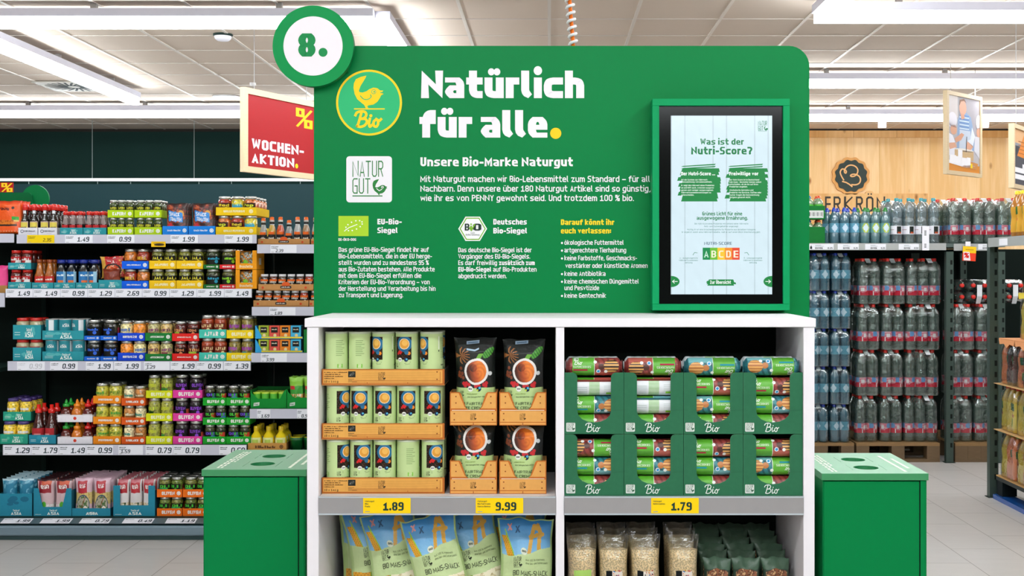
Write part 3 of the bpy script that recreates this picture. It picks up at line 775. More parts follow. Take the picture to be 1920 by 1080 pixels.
b.flat([[(X(a, YP), Z(c, YP)) for a, c in ((713.5,172.3),(720.5,174.2),(713.5,175))]], fp[3], '2fb673')
sp_(b, 'bird_emblem')
# number disc
Yd = 3.925; kd = Yd/F
cx, cy = X(587, Yd), Z(86.3, Yd)
dk = MB(); dk.prism([(cx+a, cy+c) for a, c in ngon(0, 0, 76*kd, 72)], Yd, Yd+.03, '0e8f4a', 'satin', '0a6a38')
dk.box(cx-.02, cx+.11, Yd+.0305, YP-.0005, cy-.08, cy-.02, '0a6a38', 'matte')
disc = sp_(dk, 'number_disc')
b = MB(); b.flat([ngon(cx, cy, 55.5*kd, 64)], plane(Yd, .0008), 'f8eff4', 'satin')
b.write('8', plane(Yd, .0015), X(559.3, Yd), Z(106.2, Yd), 43.5*kd, '16894a', t=.34, width=32.5*kd, smooth=2)
b.flat([ngon(X(605.8, Yd), Z(98.3, Yd), 8.4*kd, 24)], plane(Yd, .0015), '16894a')
for i, v in enumerate(b.v): b.v[i] = (v[0], v[1]-YP, v[2])
b.build('number_face', disc)

# ------------------------------------------------------------------ the touch screen
Yk = 3.90; kk = Yk/F
fk = [plane(0, .0004*k) for k in range(1, 7)]
ks = thing('touch_screen', 'upright touch screen in a thick green frame on the sign, showing the coloured score scale', 'screen', (X(1350, Yk), Yk, 0))
xo = ks.location.x
def kx(px): return X(px, Yk)-xo
def kz(py): return Z(py, Yk)
b = MB()
x0, x1, z0, z1 = kx(1223), kx(1481), kz(582), kz(185)
i0, i1, j0, j1 = kx(1236), kx(1468.5), kz(570), kz(198)
for q in ((x0, x1, j1, z1), (x0, x1, z0, j0), (x0, i0, j0, j1), (i1, x1, j0, j1)):
    b.box(q[0], q[1], 0, .069, q[2], q[3], '0a9458', 'satin', .0012)
b.build('frame', ks)
b = MB(); b.box(i0+.0003, i1-.0003, .012, .069, j0+.0003, j1-.0003, '030605', 'black_glass'); b.build('bezel', ks)
d0, d1, e0, e1 = kx(1258.5), kx(1449), kz(552), kz(216)
b = MB()
def planks(u, v):
    q = u*7.3; f = q-math.floor(q)
    n = math.sin(v*23+math.floor(q)*7)*.5+math.sin(v*61+u*40)*.5
    t = .93+.05*n*(abs(f-.5)*1.2)
    c = col('d6ebf4')
    if f < .05: t *= .80
    return tuple(min(1, x*t) for x in c)
FY = .0115
fs = [(lambda e: (lambda x, z: (x, FY-e, z)))(.0004*k) for k in range(1, 8)]
b.grid(lambda u, v: (d0+(d1-d0)*u, FY, e0+(e1-e0)*v), 90, 60, planks, 'screen', False)
disp = b.build('display', ks)
b = MB(); SG = '0e7a42'
def S(s, x0, base, cap, x1, t, c=SG, lay=2, **kw): b.write(s, fs[lay], kx(x0), kz(base), cap*kk, c, 'screen', t=t, width=(x1-x0)*kk, **kw)
S('Was ist der', 1313.8, 270.8, 11.6, 1395.7, .25, smooth=1); S('Nutri-Score?', 1296.7, 289, 14.3, 1411.7, .27, smooth=1)
random.seed(3)
def brush(x0, x1, y0, y1, n):
    out = []
    for i in range(n):
        ya, yb = y0+(y1-y0)*i/n, y0+(y1-y0)*(i+1.25)/n
        a = random.uniform(0, .13) if i not in (0,) else .1; c = random.uniform(0, .12)
        if i > n*.35 and i < n*.7: c *= .1
        out.append([(kx(x0+(x1-x0)*a), kz(yb)), (kx(x1-(x1-x0)*c), kz(yb)), (kx(x1-(x1-x0)*(c+.02)), kz(ya)), (kx(x0+(x1-x0)*(a+.03)), kz(ya))])
    return out
for x0_, x1_ in ((1269.5, 1353), (1358, 1442)):
    b.flat(brush(x0_, x1_, 315, 376, 11), fs[1], '17833f', 'screen')
    for y_ in (307.5, 311.5): b.flat([[(kx(x0_+8), kz(y_+5)), (kx(x1_-12), kz(y_+1.5)), (kx(x1_-10), kz(y_-1)), (kx(x0_+12), kz(y_+3))]], fs[1], '17833f', 'screen')
S('Der Nutri-Score ...', 1277.6, 328.3, 6.6, 1341.8, .26, 'f4faf6'); S('Freiwillige vor', 1368.4, 328.3, 6.6, 1423, .26, 'f4faf6')
for x_, rows in ((1278, (('ist ein System zur Nährwert-', 338, 50), ('kennzeichnung von Lebensmitteln.', 342, 58), ('Er zeigt den Nährwert eines Produktes', 348.5, 62), ('an und hilft auch, zwischen ausgewo-', 353, 62), ('genen und weniger ausgewogenen', 357.5, 60), ('Nährwertzusammensetzungen zu', 362, 56), ('unterscheiden.', 366.5, 24))), (1368.5, (('Der Nutri-Score ist in Deutschland', 338, 56), ('kein Muss - Hersteller können selbst', 342.3, 60), ('entscheiden, ob sie ihn auf ihren', 346.6, 54), ('Produkten angeben.', 351, 34), ('Alkoholische Getränke und', 357.5, 45), ('Produkte wie Gewürze, Kaffee oder', 362, 60), ('Zucker tragen die Kennzeichnung', 366.5, 56), ('übrigens generell nicht.', 371, 40)))):
    for s, y_, w_ in rows: S(s, x_, y_, 2.9, x_+w_, .17, 'e4f2e8')
S('Grünes Licht für eine', 1317.5, 403.6, 6.8, 1392.5, .21); S('ausgewogene Ernährung.', 1307, 411.8, 6.8, 1403.3, .21)
GR = '5f8f85'
for s, y_, x0_, x1_ in (('Der Nutri-Score eines Produktes wird anhand seiner Nährwerte', 420.5, 1303, 1404), ('Fett- und Zuckergehalten angezeigt', 425.5, 1321, 1385), ('Wichtig: Er ist eine Entscheidungshilfe für Produkte aus derselben Kategorie.', 431.5, 1289, 1418), ('Er ergänzt somit eine Nährwerttabelle, weil er auf einen Blick Orientierung gibt.', 436.3, 1279, 1427)): S(s, x0_, y_, 2.7, x1_, .14, GR)
S('NUTRI-SCORE', 1321, 459, 5.6, 1373, .18, '5d7788')
w = (1387.8-1318.3)/5
for i, (ch, c) in enumerate((('A', '12864a'), ('B', '6cb833'), ('C', 'f1c232'), ('D', 'ea8a2c'), ('E', 'e2492c'))):
    b.flat([rect(kx(1318.3+w*i), kx(1318.3+w*(i+1)), kz(487), kz(464.3))], fs[1], c, 'screen')
    S(ch, 1320.7+w*i, 482.8, 13, 1329.6+w*i, .19, 'bfe3cf' if i < 1 else 'f4ecd2', smooth=1)
b.flat(brush(1322.5, 1381.5, 524, 535, 4), fs[1], '17833f', 'screen'); S('Zur Übersicht', 1332, 532.3, 6.2, 1371.5, .22, 'f4faf6')
for cx_, sgn in ((1258.6, 1), (1448.9, -1)):
    hp = [(kx(cx_), kz(527.9-10.6))] + [(kx(cx_)+sgn*math.cos(a)*16.4*kk, kz(527.9)+math.sin(a)*10.6*kk) for a in [math.pi/2-math.pi*k/10 for k in range(1, 10)]] + [(kx(cx_), kz(527.9+10.6))]
    b.flat([hp], fs[1], '17833f', 'screen')
    q = lambda a, d: (kx(cx_+sgn*a), kz(527.9+d))
    b.flat(stroke([q(3, 0), q(12, 0)], 1.1*kk) + stroke([q(6.5, -3), q(3, 0), q(6.5, 3)], 1.1*kk), fs[2], 'f4faf6', 'screen')
for x_, sgn in ((1303, -1), (1402, 1)):
    b.flat(stroke([(kx(x_-sgn*5), kz(474)), (kx(x_), kz(473.5)), (kx(x_+sgn*3), kz(478))], .8*kk), fs[2], SG, 'screen')
for x0_, s3 in ((1274, ('A = ausgewogenste', 'Nährwertzusammen-', 'setzung')), (1395, ('E = unausgewogene', 'Nährwertzusammen-', 'setzung'))):
    for k, s in enumerate(s3):
        ww = (34, 36, 14)[k]; S(s, x0_+18-ww/2, 485+4.3*k, 2.7, x0_+18+ww/2, .14, GR)
logo(b, fs[2], fs[3], kx(1422.5), kz(245.5), 19.5*kk, '1b7f4c', None, t=.12)
for f in range(len(b.m)): b.m[f] = 'screen'
b.build('screen_page', disp)

# ------------------------------------------------------------------ the two collecting bins
def bin_(x0, x1, yf, label):
    t = thing('collection_bin', label, 'bin', ((x0+x1)/2, yf, 0))
    w = (x1-x0)/2; zl = .899; d = .40
    lid = MB(); holes = ((.001, .262), (.001, .108)); R = .0375
    c = '86b878'
    lc = '0a8547'
    fin = 'lacquer'
    def top(a0, a1, c0, c1): lid.add([(a0, c0, zl), (a1, c0, zl), (a1, c1, zl), (a0, c1, zl)], [(0, 1, 2, 3)], lc, fin)
    top(-w, -.05, 0, d); top(.052, w, 0, d)
    ys = [0, .108-.05, .108+.05, .262-.05, .262+.05, d]
    for k in (0, 2, 4): top(-.05, .052, ys[k], ys[k+1])
    for hx, hy in holes:
        n = 32
        ring = [(hx+R*math.cos(2*math.pi*i/n), hy+R*math.sin(2*math.pi*i/n)) for i in range(n)]
        def sq(a):
            cx_, sy_ = math.cos(a), math.sin(a); k = .05/max(abs(cx_), abs(sy_)); return (hx+cx_*k, hy+sy_*k)
        outr = [sq(2*math.pi*i/n) for i in range(n)]
        vs = [(p[0], p[1], zl) for p in ring] + [(p[0], p[1], zl) for p in outr] + [(p[0], p[1], zl-.0195) for p in ring]
        lid.add(vs, [(i, (i+1) % n, n+(i+1) % n, n+i) for i in range(n)] + [(i, (i+1) % n, 2*n+(i+1) % n, 2*n+i) for i in range(n)], lc, fin)
    z0 = zl-.02
    lid.add([(-w, 0, zl), (w, 0, zl), (w, 0, z0), (-w, 0, z0), (-w, d, zl), (w, d, zl), (w, d, z0), (-w, d, z0)], [(0, 1, 2, 3), (4, 5, 6, 7), (0, 3, 7, 4), (1, 2, 6, 5)], lc, fin)
    lo = lid.build('lid', t)
    random.seed(5)
    fn = lambda x, y: (x, y, zl+.0006); mk = MB()
    y = .03
    while y < .36:
        l = random.uniform(.015, .035)
        for k in range(2 if y < .12 else 3): mk.flat([rect(-w+.035+.011*k+random.uniform(0, .002), -w+.043+.011*k, y, y+l*random.uniform(.6, 1))], fn, 'eef3e4')
        y += l+.006
    mk.build('lid_lettering', lo)
    for xx in (w-.062, w-.036):
        mk = MB()
        y = .03+(.06 if xx > w-.05 else 0)
        while y < (.33 if xx < w-.05 else .28):
            l = random.uniform(.018, .04); mk.flat([rect(xx, xx+.009, y, y+l)], fn, 'e6f0dc'); y += l+.0025
        mk.build('lid_lettering', lo)
    b = MB()
    for q in ((-w+.004, -w+.006, .006, d-.006), (w-.006, w-.004, .006, d-.006), (-w+.0065, w-.0065, d-.009, d-.007)): b.box(*q, 0, z0-.0005, '007c40', 'satin')
    b.box(-w+.0065, w-.0065, .012, d-.0095, .0, .02, '08381f', 'matte'); b.build('body', t)
    b = MB(); b.box(-w+.0065, w-.026, .004, .011, .03, z0-.004, '007c40', 'satin', .001); b.build('door', t)
    b = MB(); b.box(w-.0225, w-.0065, .004, .011, .0, z0-.0008, '007c40', 'satin', .001); b.build('side_post', t)
    b = MB(); b.box(w-.0262, w-.0228, .006, .0115, .0, z0-.0008, '04150c', 'matte'); b.build('door_gap', t)
    b = MB(); b.lathe([(0, -.012), (.008, -.012), (.009, 0)], 14, 'b9b9b9', 'metal'); o = b.build('lock', t, (w-.045, .004, .45)); o.rotation_euler = (math.pi/2, 0, 0)
bin_(X(378, 3.62), X(378, 3.62)+.3156, 3.62, 'green collecting bin with two round holes beside the coffee bay')
bin_(X(1541, 3.55), X(1541, 3.55)+.3156, 3.55, 'green collecting bin with two round holes beside the cookie bay, in front of the water')
# ================================================================== groceries on the display shelf
YF = 3.56
def ordn(i, n):
    if n == 1: return 'only'
    if n == 2: return ('left', 'right')[i]
    if n == 3: return ('left', 'middle', 'right')[i]
    return ('leftmost', 'second from the left', 'third from the left', 'fourth from the left', 'fifth from the left', 'sixth from the left', 'seventh from the left')[i] if i < n-1 else 'rightmost'

# ---- cans of coffee pads
CR, CH = .0344, .157
LG = 'c3d99a'
def can_mesh():
    b = MB()
    b.lathe([(CR-.003, .0), (CR, .002), (CR, .006), (CR-.0006, .0075), (CR-.0006, CH-.007), (CR, CH-.005), (CR, CH-.001), (CR-.003, CH)], 40, ['b9b9b0', 'b9b9b0', 'b9b9b0', LG, 'b9c9a0', 'c9d2b8', 'c9d2b8'], 'satin')
    b.lathe([(CR-.003, CH), (CR-.006, CH-.003), (0, CH-.003)], 40, 'd5d8cc', 'metal')
    W = CR-.0006
    def fn(e): return lambda a, z: ((W+e)*math.sin(a/W), -(W+e)*math.cos(a/W), z)
    f = [fn(.0003*k) for k in range(1, 8)]
    # photo panel drawn face by face on a fine grid
    def pic(u, v):
        x, y = (u-.5)*.054, v*.068
        cx, cy = .005, .047
        r = math.hypot(x-cx, y-cy)
        if r < .0145: return col('e9b45a') if math.hypot(x-cx-.002, y-cy-.003) < .009 else col('d99a3f')
        if r < .016: return col('f1e4cf')
        if r < .0235: return col('2f6d92') if y > cy-.016 else col('2a5f84')
        if math.hypot(x-.012, y-.021) < .006: return col('2f6d92')
        for bx, by in ((-.012,.022), (-.007,.019), (-.015,.018), (-.009,.025), (-.004,.023)):
            if math.hypot(x-bx, y-by) < .0034: return col('c92a2a')
        if math.hypot(x-.019, y-.019) < .0052: return col('e98a2b')
        q = noise2(x*32, y*32)
        return col('4c372b') if q > .25 else col('1d1815')
    b.grid(lambda u, v: f[0]((u-.5)*.054,   .074+v*.068), 84, 104, pic, 'satin', True)
    def onto(a0): return [(lambda g: (lambda x, z: g(x+a0, z)))(q) for q in f]
    b.flat([ngon(-.008, .074, .0068, 16, .006)], f[2], 'f2f2ec'); b.write('BIO', f[3], -.0125, .0722, .0035, '39443a', t=.22, width=.009)
    b.flat([ngon(.011, .074, .006, 14)], f[2], '1b2f52'); b.flat([ngon(.0125, .0755, .0028, 10)], f[3], '55b4d8')
    logo(b, f[1], f[2], -.028, .051, .013, '3b4a33', None, t=.11)
    b.flat(stroke([(-.011, .062), (.008, .0635), (.024, .067)], .0011) + stroke([(-.011, .0585), (.01, .06), (.022, .062)], .0009), f[1], '5d7a45')
    b.write('BIO FAIRTRADE', f[1], -.027, .0395, .0065, '3d5230', t=.14, width=.052); b.write('KAFFEEPADS', f[1], -.027, .030, .0065, '3d5230', t=.14, width=.044)
    b.flat(strips(-.027, -.006, .024, .0255), f[1], '6d8a50')
    g = onto(math.pi*W*.78)    # the printed side with its text columns
    for k in range(15): b.flat(strips(-.017, .008+.007*math.sin(k*5.1), .138-.0042*k, .1392-.0042*k), g[1], '7d9a5e')
    for k in range(5): b.flat([ngon(-.012+.0068*k, .058, .0026, 10)], g[1], '2d3a25' if k < 3 else 'a9c285')
    b.flat(strips(-.025, -.021, .105, .143, 2), g[1], 'e9f0d8'); b.flat([rect(-.025, -.0215, .098, .102)], g[1], '1d241a'); b.flat(strips(-.013, .014, .028, .046), g[1], 'b3cb8c')
    h2 = onto(-math.pi*W*.62)
    eu_leaf(b, h2[1:], -.006, .05, .016, .011, '7fc241', 'f2f7e8')
    for k in range(9): b.flat(strips(-.01, .012+.005*math.sin(k*3.7), .13-.0055*k, .1315-.0055*k), h2[1], '7d9a5e')
    b.write('144 g', h2[1], -.006, .028, .006, '2d3a25', t=.18)
    return b.mesh('pad_can')
can_m = can_mesh()
def can_tray(z):
    w, d, h = .364, .148, .0485
    b = MB(); x0 = -w/2
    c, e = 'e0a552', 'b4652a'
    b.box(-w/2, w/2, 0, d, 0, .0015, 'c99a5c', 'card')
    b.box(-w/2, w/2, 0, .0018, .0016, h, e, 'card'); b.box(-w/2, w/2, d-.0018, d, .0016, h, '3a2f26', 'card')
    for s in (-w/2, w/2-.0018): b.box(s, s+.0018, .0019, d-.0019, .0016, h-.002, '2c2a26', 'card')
    f1, f2 = plane(0, .0004), plane(0, .0009)
    b.flat([rect(-w/2+.004, w/2-.006, .006, h-.003)], f1, c, 'card')
    b.flat([rect(-w/2+.09, w/2-.012, .0135, .015)], f2, e); b.flat([rect(-w/2+.09, w/2-.012, .009, .0102)], f2, e); b.flat([rect(w/2-.0135, w/2-.012, .01, h-.008)], f2, e)
    for xx in (w/2-.022,):
        for zz in (.018, .04): b.flat([ngon(xx, zz, .0022, 8)], f2, '8a4a1c')
    for xx in (-w*.13, w*.2): b.flat([rect(xx-.001, xx+.001, .003, .009)], f2, e)
    for k in range(3): b.flat(stroke([(-w*.2+.01, .022+.007*k), (0, .0235+.007*k), (w*.2, .022+.0075*k), (w*.42, .024+.007*k)], .0006), f2, 'c98d3f')
    for k, s in enumerate(('x'*22, 'x'*15, 'x'*17, 'x'*9)): b.write(s, f2, -w/2+.007, h-.011-.006*k, .0032, '5a3a1c', t=.14, width=(.075, .05, .058, .03)[k])
    b.write('10 x 144 g', f2, -w/2+.007, .0085, .0062, '3a2714', t=.17, width=.042)
    b.flat([rect(-w*.285, -w*.225, .024, .042)], f2, '1d211c'); eu_leaf(b, [plane(0, .0012), plane(0, .0016)], -w*.285, .024, w*.06, .018, '1d211c', 'd8d8d0')
    for k in range(3): b.flat([rect(-w*.285, -w*.285+(.018, .012, .026)[k], .018-.004*k, .0195-.004*k)], f2, '6d4a24')
    logo(b, f2, plane(0, .0012), -w*.04, .016, .023, '2f2a20', None, t=.1)
    return b.mesh('carton_tray')
tray_m = can_tray(0)
xt = -.675+.182
rots = [[-2.35, -2.0, .75, .28, 1.0], [-.85, .1, .05, .02, -.2], [-.9, -.25, .05, -2.2, -.3]]
tier = ('bottom', 'middle', 'top')
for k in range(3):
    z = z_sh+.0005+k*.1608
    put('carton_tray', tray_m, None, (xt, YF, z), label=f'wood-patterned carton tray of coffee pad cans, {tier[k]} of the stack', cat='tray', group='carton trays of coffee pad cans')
    for i in range(5):
        x = xt+(i-2)*.0701+(.004 if (k == 0 and i == 4) else 0)
        put('pad_can', can_m, None, (x-.004*(k == 2 and i < 4), YF+.0375, z+.0018), -rots[2-k][i], label=f'{ordn(i, 5)} pale green coffee pad can in the {tier[k]} carton tray', cat='can', group='cans of coffee pads')
        put('pad_can', can_m, None, (x, YF+.0375+.0705, z+.0018), i*1.3+k, label=f'coffee pad can standing behind the {ordn(i, 5)} one in the {tier[k]} carton tray', cat='can', group='cans of coffee pads')

# ---- pillow bags
def pillow(w, h, d, top=.12, p=2.4, lean=0.0, wob=0.0, seed=0):
    """Front surface of a filled bag: u across, v up; returns fn(u, v, side)."""
    rnd = random.Random(seed); ph = [rnd.uniform(0, 6) for _ in range(6)]
    def fn(u, v, side=-1):
        a = max(0, 1-abs(2*u-1)**p)**.6
        q = min(1, v/.06)**.5*min(1, (1-v)/top)**.8
        y = d/2*a*q
        x = (u-.5)*w*(1-.10*q*(.6+.4*math.sin(math.pi*v)))
        if wob:
            y += wob*a*q*(math.sin(u*9+ph[0]+v*5)+math.sin(v*11+ph[1]-u*6))
            x += wob*.7*math.sin(v*7+ph[2])
        z = v*h+(wob*1.1*math.sin(u*8+ph[3])+wob*.8*math.sin(u*17+ph[4]))*v
        return (x, side*y+lean*z, z)
    return fn
def bag(fn, nu, nv, pic, back, fin='foil'):
    b = MB()
    b.grid(lambda u, v: fn(u, v, -1), nu, nv, pic, fin)
    b.grid(lambda u, v: fn(1-u, v, 1), max(6, nu//4), max(6, nv//4), back, fin)
    return b
# ---- black coffee bags in their cartons
def coffee_bag(h, seed):
    w, d = .129, .066
    fn = pillow(w, h, d, .16, 3, wob=.0012, seed=seed)
    H0 = .256
    def pic(u, v):
        x, y = (u-.5)*w, v*h
        if y > H0*.985: return col('161c19')
        cx, cy = -.0*w+.004, .157
        r = math.hypot(x-cx, (y-cy))
        if r < .0325:
            dx, dy = x-cx, y-cy
            m = math.hypot(dx-.006, dy+.006)
            t = max(0, min(1, (dx+dy*.25+.026)/.040)) * (.9+.1*math.sin(m*520+math.atan2(dy, dx)*2))
            t = max(0, min(1, t-(.25 if math.hypot(dx+.01, dy-.012) < .012 else 0)))
            k0, k1, k2 = col('4a2114'), col('b8501c'), col('e8822c')
            return tuple(k0[i]+(k1[i]-k0[i])*t*2 for i in range(3)) if t < .5 else tuple(k1[i]+(k2[i]-k1[i])*(t*2-1) for i in range(3))
        if r < .0395: return col('e9e6e2')
        if math.hypot(x-cx-.0445, y-cy+.006) < .0062: return col('d9dcdc')
        if y > .192 and abs((y-.197)-(x-.012)*.75) < .012*(1-abs(x-.012)/.016) : return col('6fae3f')
        if y > .19 and math.hypot((x-.043)/.018, (y-.212-(x-.043)*.6)/.013) < 1: return col('4f9a35') if math.sin(x*700+y*500) > -.2 else col('2b6a25')
        q = math.hypot((x+.041)/.02, (y-.204)/.02)
        if q < 1.25 and math.sin(math.atan2(y-.204, x+.041)*9+y*300) > q-.5+.25*math.sin(x*800): return col('9b6437')
        for bx, by in ((-.047,.166), (-.052,.153), (-.043,.151), (-.048,.142), (-.040,.138), (-.054,.145)):
            if math.hypot((x-bx)/.0042, (y-by)/.0055) < 1: return col('7a3d22')
        for bx, by in ((-.038,.121), (-.029,.122), (-.021,.118), (-.033,.115), (.028,.117), (.036,.122), (.034,.114), (.012,.113), (.002,.114)):
            if math.hypot(x-bx, y-by) < .0056: return col('c42128')
        if y < .109: return col('bcd78f') if abs(x) < .060 else col('a8c37e')
        return col('121815')
    b = bag(fn, 130, int(250*h/H0), pic, '151b18')
    def on(e):
        def g(x, z):
            p = fn(x/w+.5, z/h, -1); return (p[0], p[1]-e, p[2])
        return g
    f1, f2, f3 = on(.0007), on(.0012), on(.0017)
    b.flat([ngon(-.016, .106, .0085, 18)], f1, 'eef0ea'); b.write('BIO', f2, -.0215, .1038, .0045, '31392f', t=.22, width=.011)
    b.flat([ngon(.012, .105, .0078, 18)], f1, '152a48'); b.flat([ngon(.0145, .108, .0038, 12)], f2, '4fb2d8'); b.flat([ngon(.008, .102, .003, 10)], f2, 'c9d83a')
    logo(b, f1, f2, -.052, .083, .016, '3b4a33', None, t=.1)
    b.write('BIO FAIRTRADE', f1, -.052, .0575, .0085, '33452a', t=.13, width=.094, smooth=0); b.write('CAFFÈ CREMA'.replace('È', 'E'), f1, -.052, .0445, .0085, '33452a', t=.13, width=.082)
    b.write('unsere Bohnen', f1, -.028, .089, .0042, '7d9a45', t=.14, width=.034, shear=.2); b.write('aus biologischem Anbau', f1, -.025, .080, .0042, '4d6238', t=.14, width=.062)
    b.write('x'*30, f1, -.05, .036, .003, '5d7748', t=.12, width=.085)
    if h > .23:
        b.flat([[(-.026, .246), (.013, .249), (.013, .240), (-.026, .237)]], f1, '9fb9d0'); b.flat([[(-.022, .2435), (.009, .2455), (.009, .2425), (-.022, .2405)]], f2, '5d7a94')
        if seed == 1: b.flat([[(-.026, .226), (.0, .2235), (.013, .227), (.013, .222), (0, .2185), (-.026, .2205)]], f1, 'a9c2d6')
    return b
def coffee_carton():
    w, d, h, hl = .1395, .092, .0985, .0465
    b = MB(); o, k = 'e2a65a', 'c06a2a'
    pts = [(-w/2, 0), (w/2, 0), (w/2, h)] + [(w/2-.028, h), (w/2-.033, h-.005), (w/2-.047, hl+.006), (w/2-.054, hl), (-w/2+.054, hl), (-w/2+.047, hl+.006), (-w/2+.033, h-.005), (-w/2+.028, h), (-w/2, h)]
    b.prism(pts, 0, .0016, k, 'card')
    f1, f2, f3 = plane(0, .0004), plane(0, .0008), plane(0, .0012)
    b.flat([rect(-w/2+.002, w/2-.002, .0105, hl-.004)], f1, o, 'card'); b.flat([rect(-w/2+.002, w/2-.002, .002, .008)], f1, o, 'card')
    b.flat([rect(-w/2+.006, w/2-.006, hl-.0028, hl-.0008)], f1, 'f0e2c8')
    for s in (-1, 1):
        e = [(s*(w/2-.003), hl+.004), (s*(w/2-.003), h-.003), (s*(w/2-.026), h-.003), (s*(w/2-.043), hl+.009), (s*(w/2-.048), hl+.004)]
        b.flat([e if s < 0 else e[::-1]], f1, o, 'card')
        for xx, zz in ((w/2-.013, .017), (w/2-.013, .035), (w/2-.018, hl+.02), (w/2-.018, h-.013)): b.flat([ngon(s*xx, zz, .0022, 8)], f2, '8f4a1c')
    b.flat([rect(-.001, .001, .001, .0075)], f2, '8f4a1c')
    logo(b, f2, f3, -.009, .016, .019, '3a2a18', None, t=.1)
    b.box(-w/2, w/2, .0017, d, 0, .0012, 'c49a60', 'card'); b.box(-w/2, w/2, d, d+.0016, 0, h, 'b08850', 'card')
    for s in (-w/2, w/2-.0016): b.box(s, s+.0016, .0017, d-.0001, .0013, h, 'c07a38', 'card')
    return b
cart_m = coffee_carton().mesh('shelf_carton'); tall_m = [coffee_bag(.256, 1).mesh('coffee_bag'), coffee_bag(.251, 2).mesh('coffee_bag')]; low_m = [coffee_bag(.198, 3).mesh('coffee_bag'), coffee_bag(.196, 4).mesh('coffee_bag')]
for j, lev in enumerate(('lower', 'upper')):
    for i, sd in enumerate(('left', 'right')):
        x = (X(887.6, YF), X(980.3, YF))[i]
        z = z_sh+.0005 if j == 0 else z_sh+.0005+.2030
        put('shelf_carton', cart_m, None, (x, YF, z), label=f'plank-patterned shelf carton of the {lev} {sd} coffee bag', cat='carton', group='plank-patterned cartons of coffee bags')
        put('coffee_bag', (tall_m if j else low_m)[i], None, (x+(.004 if i == 0 else .002)*j, YF+.045, z+.0017), label=f'{lev} {sd} black coffee bag with a cup on it', cat='coffee bag', group='black bags of coffee beans')

# ---- cookie rolls in green boxes
RW, RR = .168, .0262
def cookie_roll(kind):
    b = MB(); na, nx = 96, 120
    dark, mid, lt = (('6b2422', '8f3a34', 'b0574a') if kind == 'chocolate' else ('17545c', '2f7c84', '6fb0b4'))
    def fn(u, a):
        # u along the roll, a turns round it; the ends close in a crimp
        e = min(u, 1-u)
        k = min(1, e/.07)**.55
        r = RR*(.10+.90*k)*(1+.012*math.sin(u*40)*math.sin(a*3))
        if e < .012: return ((u-.5)*RW, -RR*.05*math.cos(a), RR*(.75)*math.sin(a))
        return ((u-.5)*RW, -r*math.cos(a), r*math.sin(a))
    def pic(u, v):
        a = (v-.5)*2*math.pi     # 0 faces the shopper
        x = u
        if abs(a) > 2.1:
            if .08 < x < .92:
                return col('dfe3e6') if not .42 < x < .60 else (col('b9d2b0') if math.sin(a*60) > -.3 else col('9cc090'))
            return col('c6ccce')
        if abs(a) > 1.75: return col(dark)
        if x < .09 or x > .93: return col(dark) if math.sin(a*30) > 0 else col(mid)
        if .12 < x < .5:
            return col('58a82c') if a > -.8 else col('4c9626')
        if .5 <= x < .505: return col('e8efe0')
        q = math.hypot((x-.8)*RW/.022, (a)*RR/.021)
        if q < 1:
            t = math.sin(a*RR*2000/3)
            return col('d9a258') if t > -.1 else (col('2b1712') if kind == 'chocolate' else col('a9672e'))
        q2 = math.hypot((x-.63)*RW/.010, (a+.1)*RR/.009)
        if q2 < 1 and kind != 'chocolate': return col('b8743a')
        if q2 < 1: return col('4a2117')
        return col(lt) if (a < -.75) else (col(mid) if math.sin(x*60+a*4) > -.4 else col(dark))
    b.grid(lambda u, v: fn(u, (v-.5)*2*math.pi), nx, na, pic, 'foil')
    def on(e): return lambda x, s: (x, -(RR+e)*math.cos(s/RR), (RR+e)*math.sin(s/RR))
    f1, f2 = on(.0006), on(.001)
    b.flat(script_bio(-.058, .004, .014, .13), f1, 'eef6ea')
    b.write('HAFERCOOKIES', f1, -.062, -.006, .006, 'dceccf', t=.14, width=.052); b.flat([rect(-.062, -.02, -.0145, -.0095)], f1, 'a3223e' if kind == 'chocolate' else '1f8a96')
    b.flat([rrect(-.060, -.046, .0165, .029, .002)], f1, 'eef2ee'); b.write('NG', f2, -.058, .0185, .008, '4a6a58', t=.16, width=.01)
    b.flat([ngon(.003, .012, .005, 12)], f1, 'eef2ee'); b.flat([ngon(.012, -.016, .0065, 12)], f1, 'e9eef4'); b.flat([ngon(.012, -.016, .004, 10)], f2, '3aa0d8'); b.flat([ngon(.034, -.017, .0055, 6)], f1, 'eef0ea')
    g1 = lambda x, s: f1(x, s+math.pi*RR)
    for k in range(5): b.flat([rect(-.062, -.02, -.012+.0055*k, -.0108+.0055*k)], g1, '8fa8a0'); b.flat([rect(.03, .06, -.006+.005*k, -.005+.005*k)], g1, '9fb0aa')
    b.flat([rect(.036, .054, -.0135, -.0045)], g1, '79bd32')
    return b.mesh('cookie_roll')
roll_m = {k: cookie_roll(k) for k in ('chocolate', 'nut')}
BW, BH = .1742, .1805
YC = 3.53
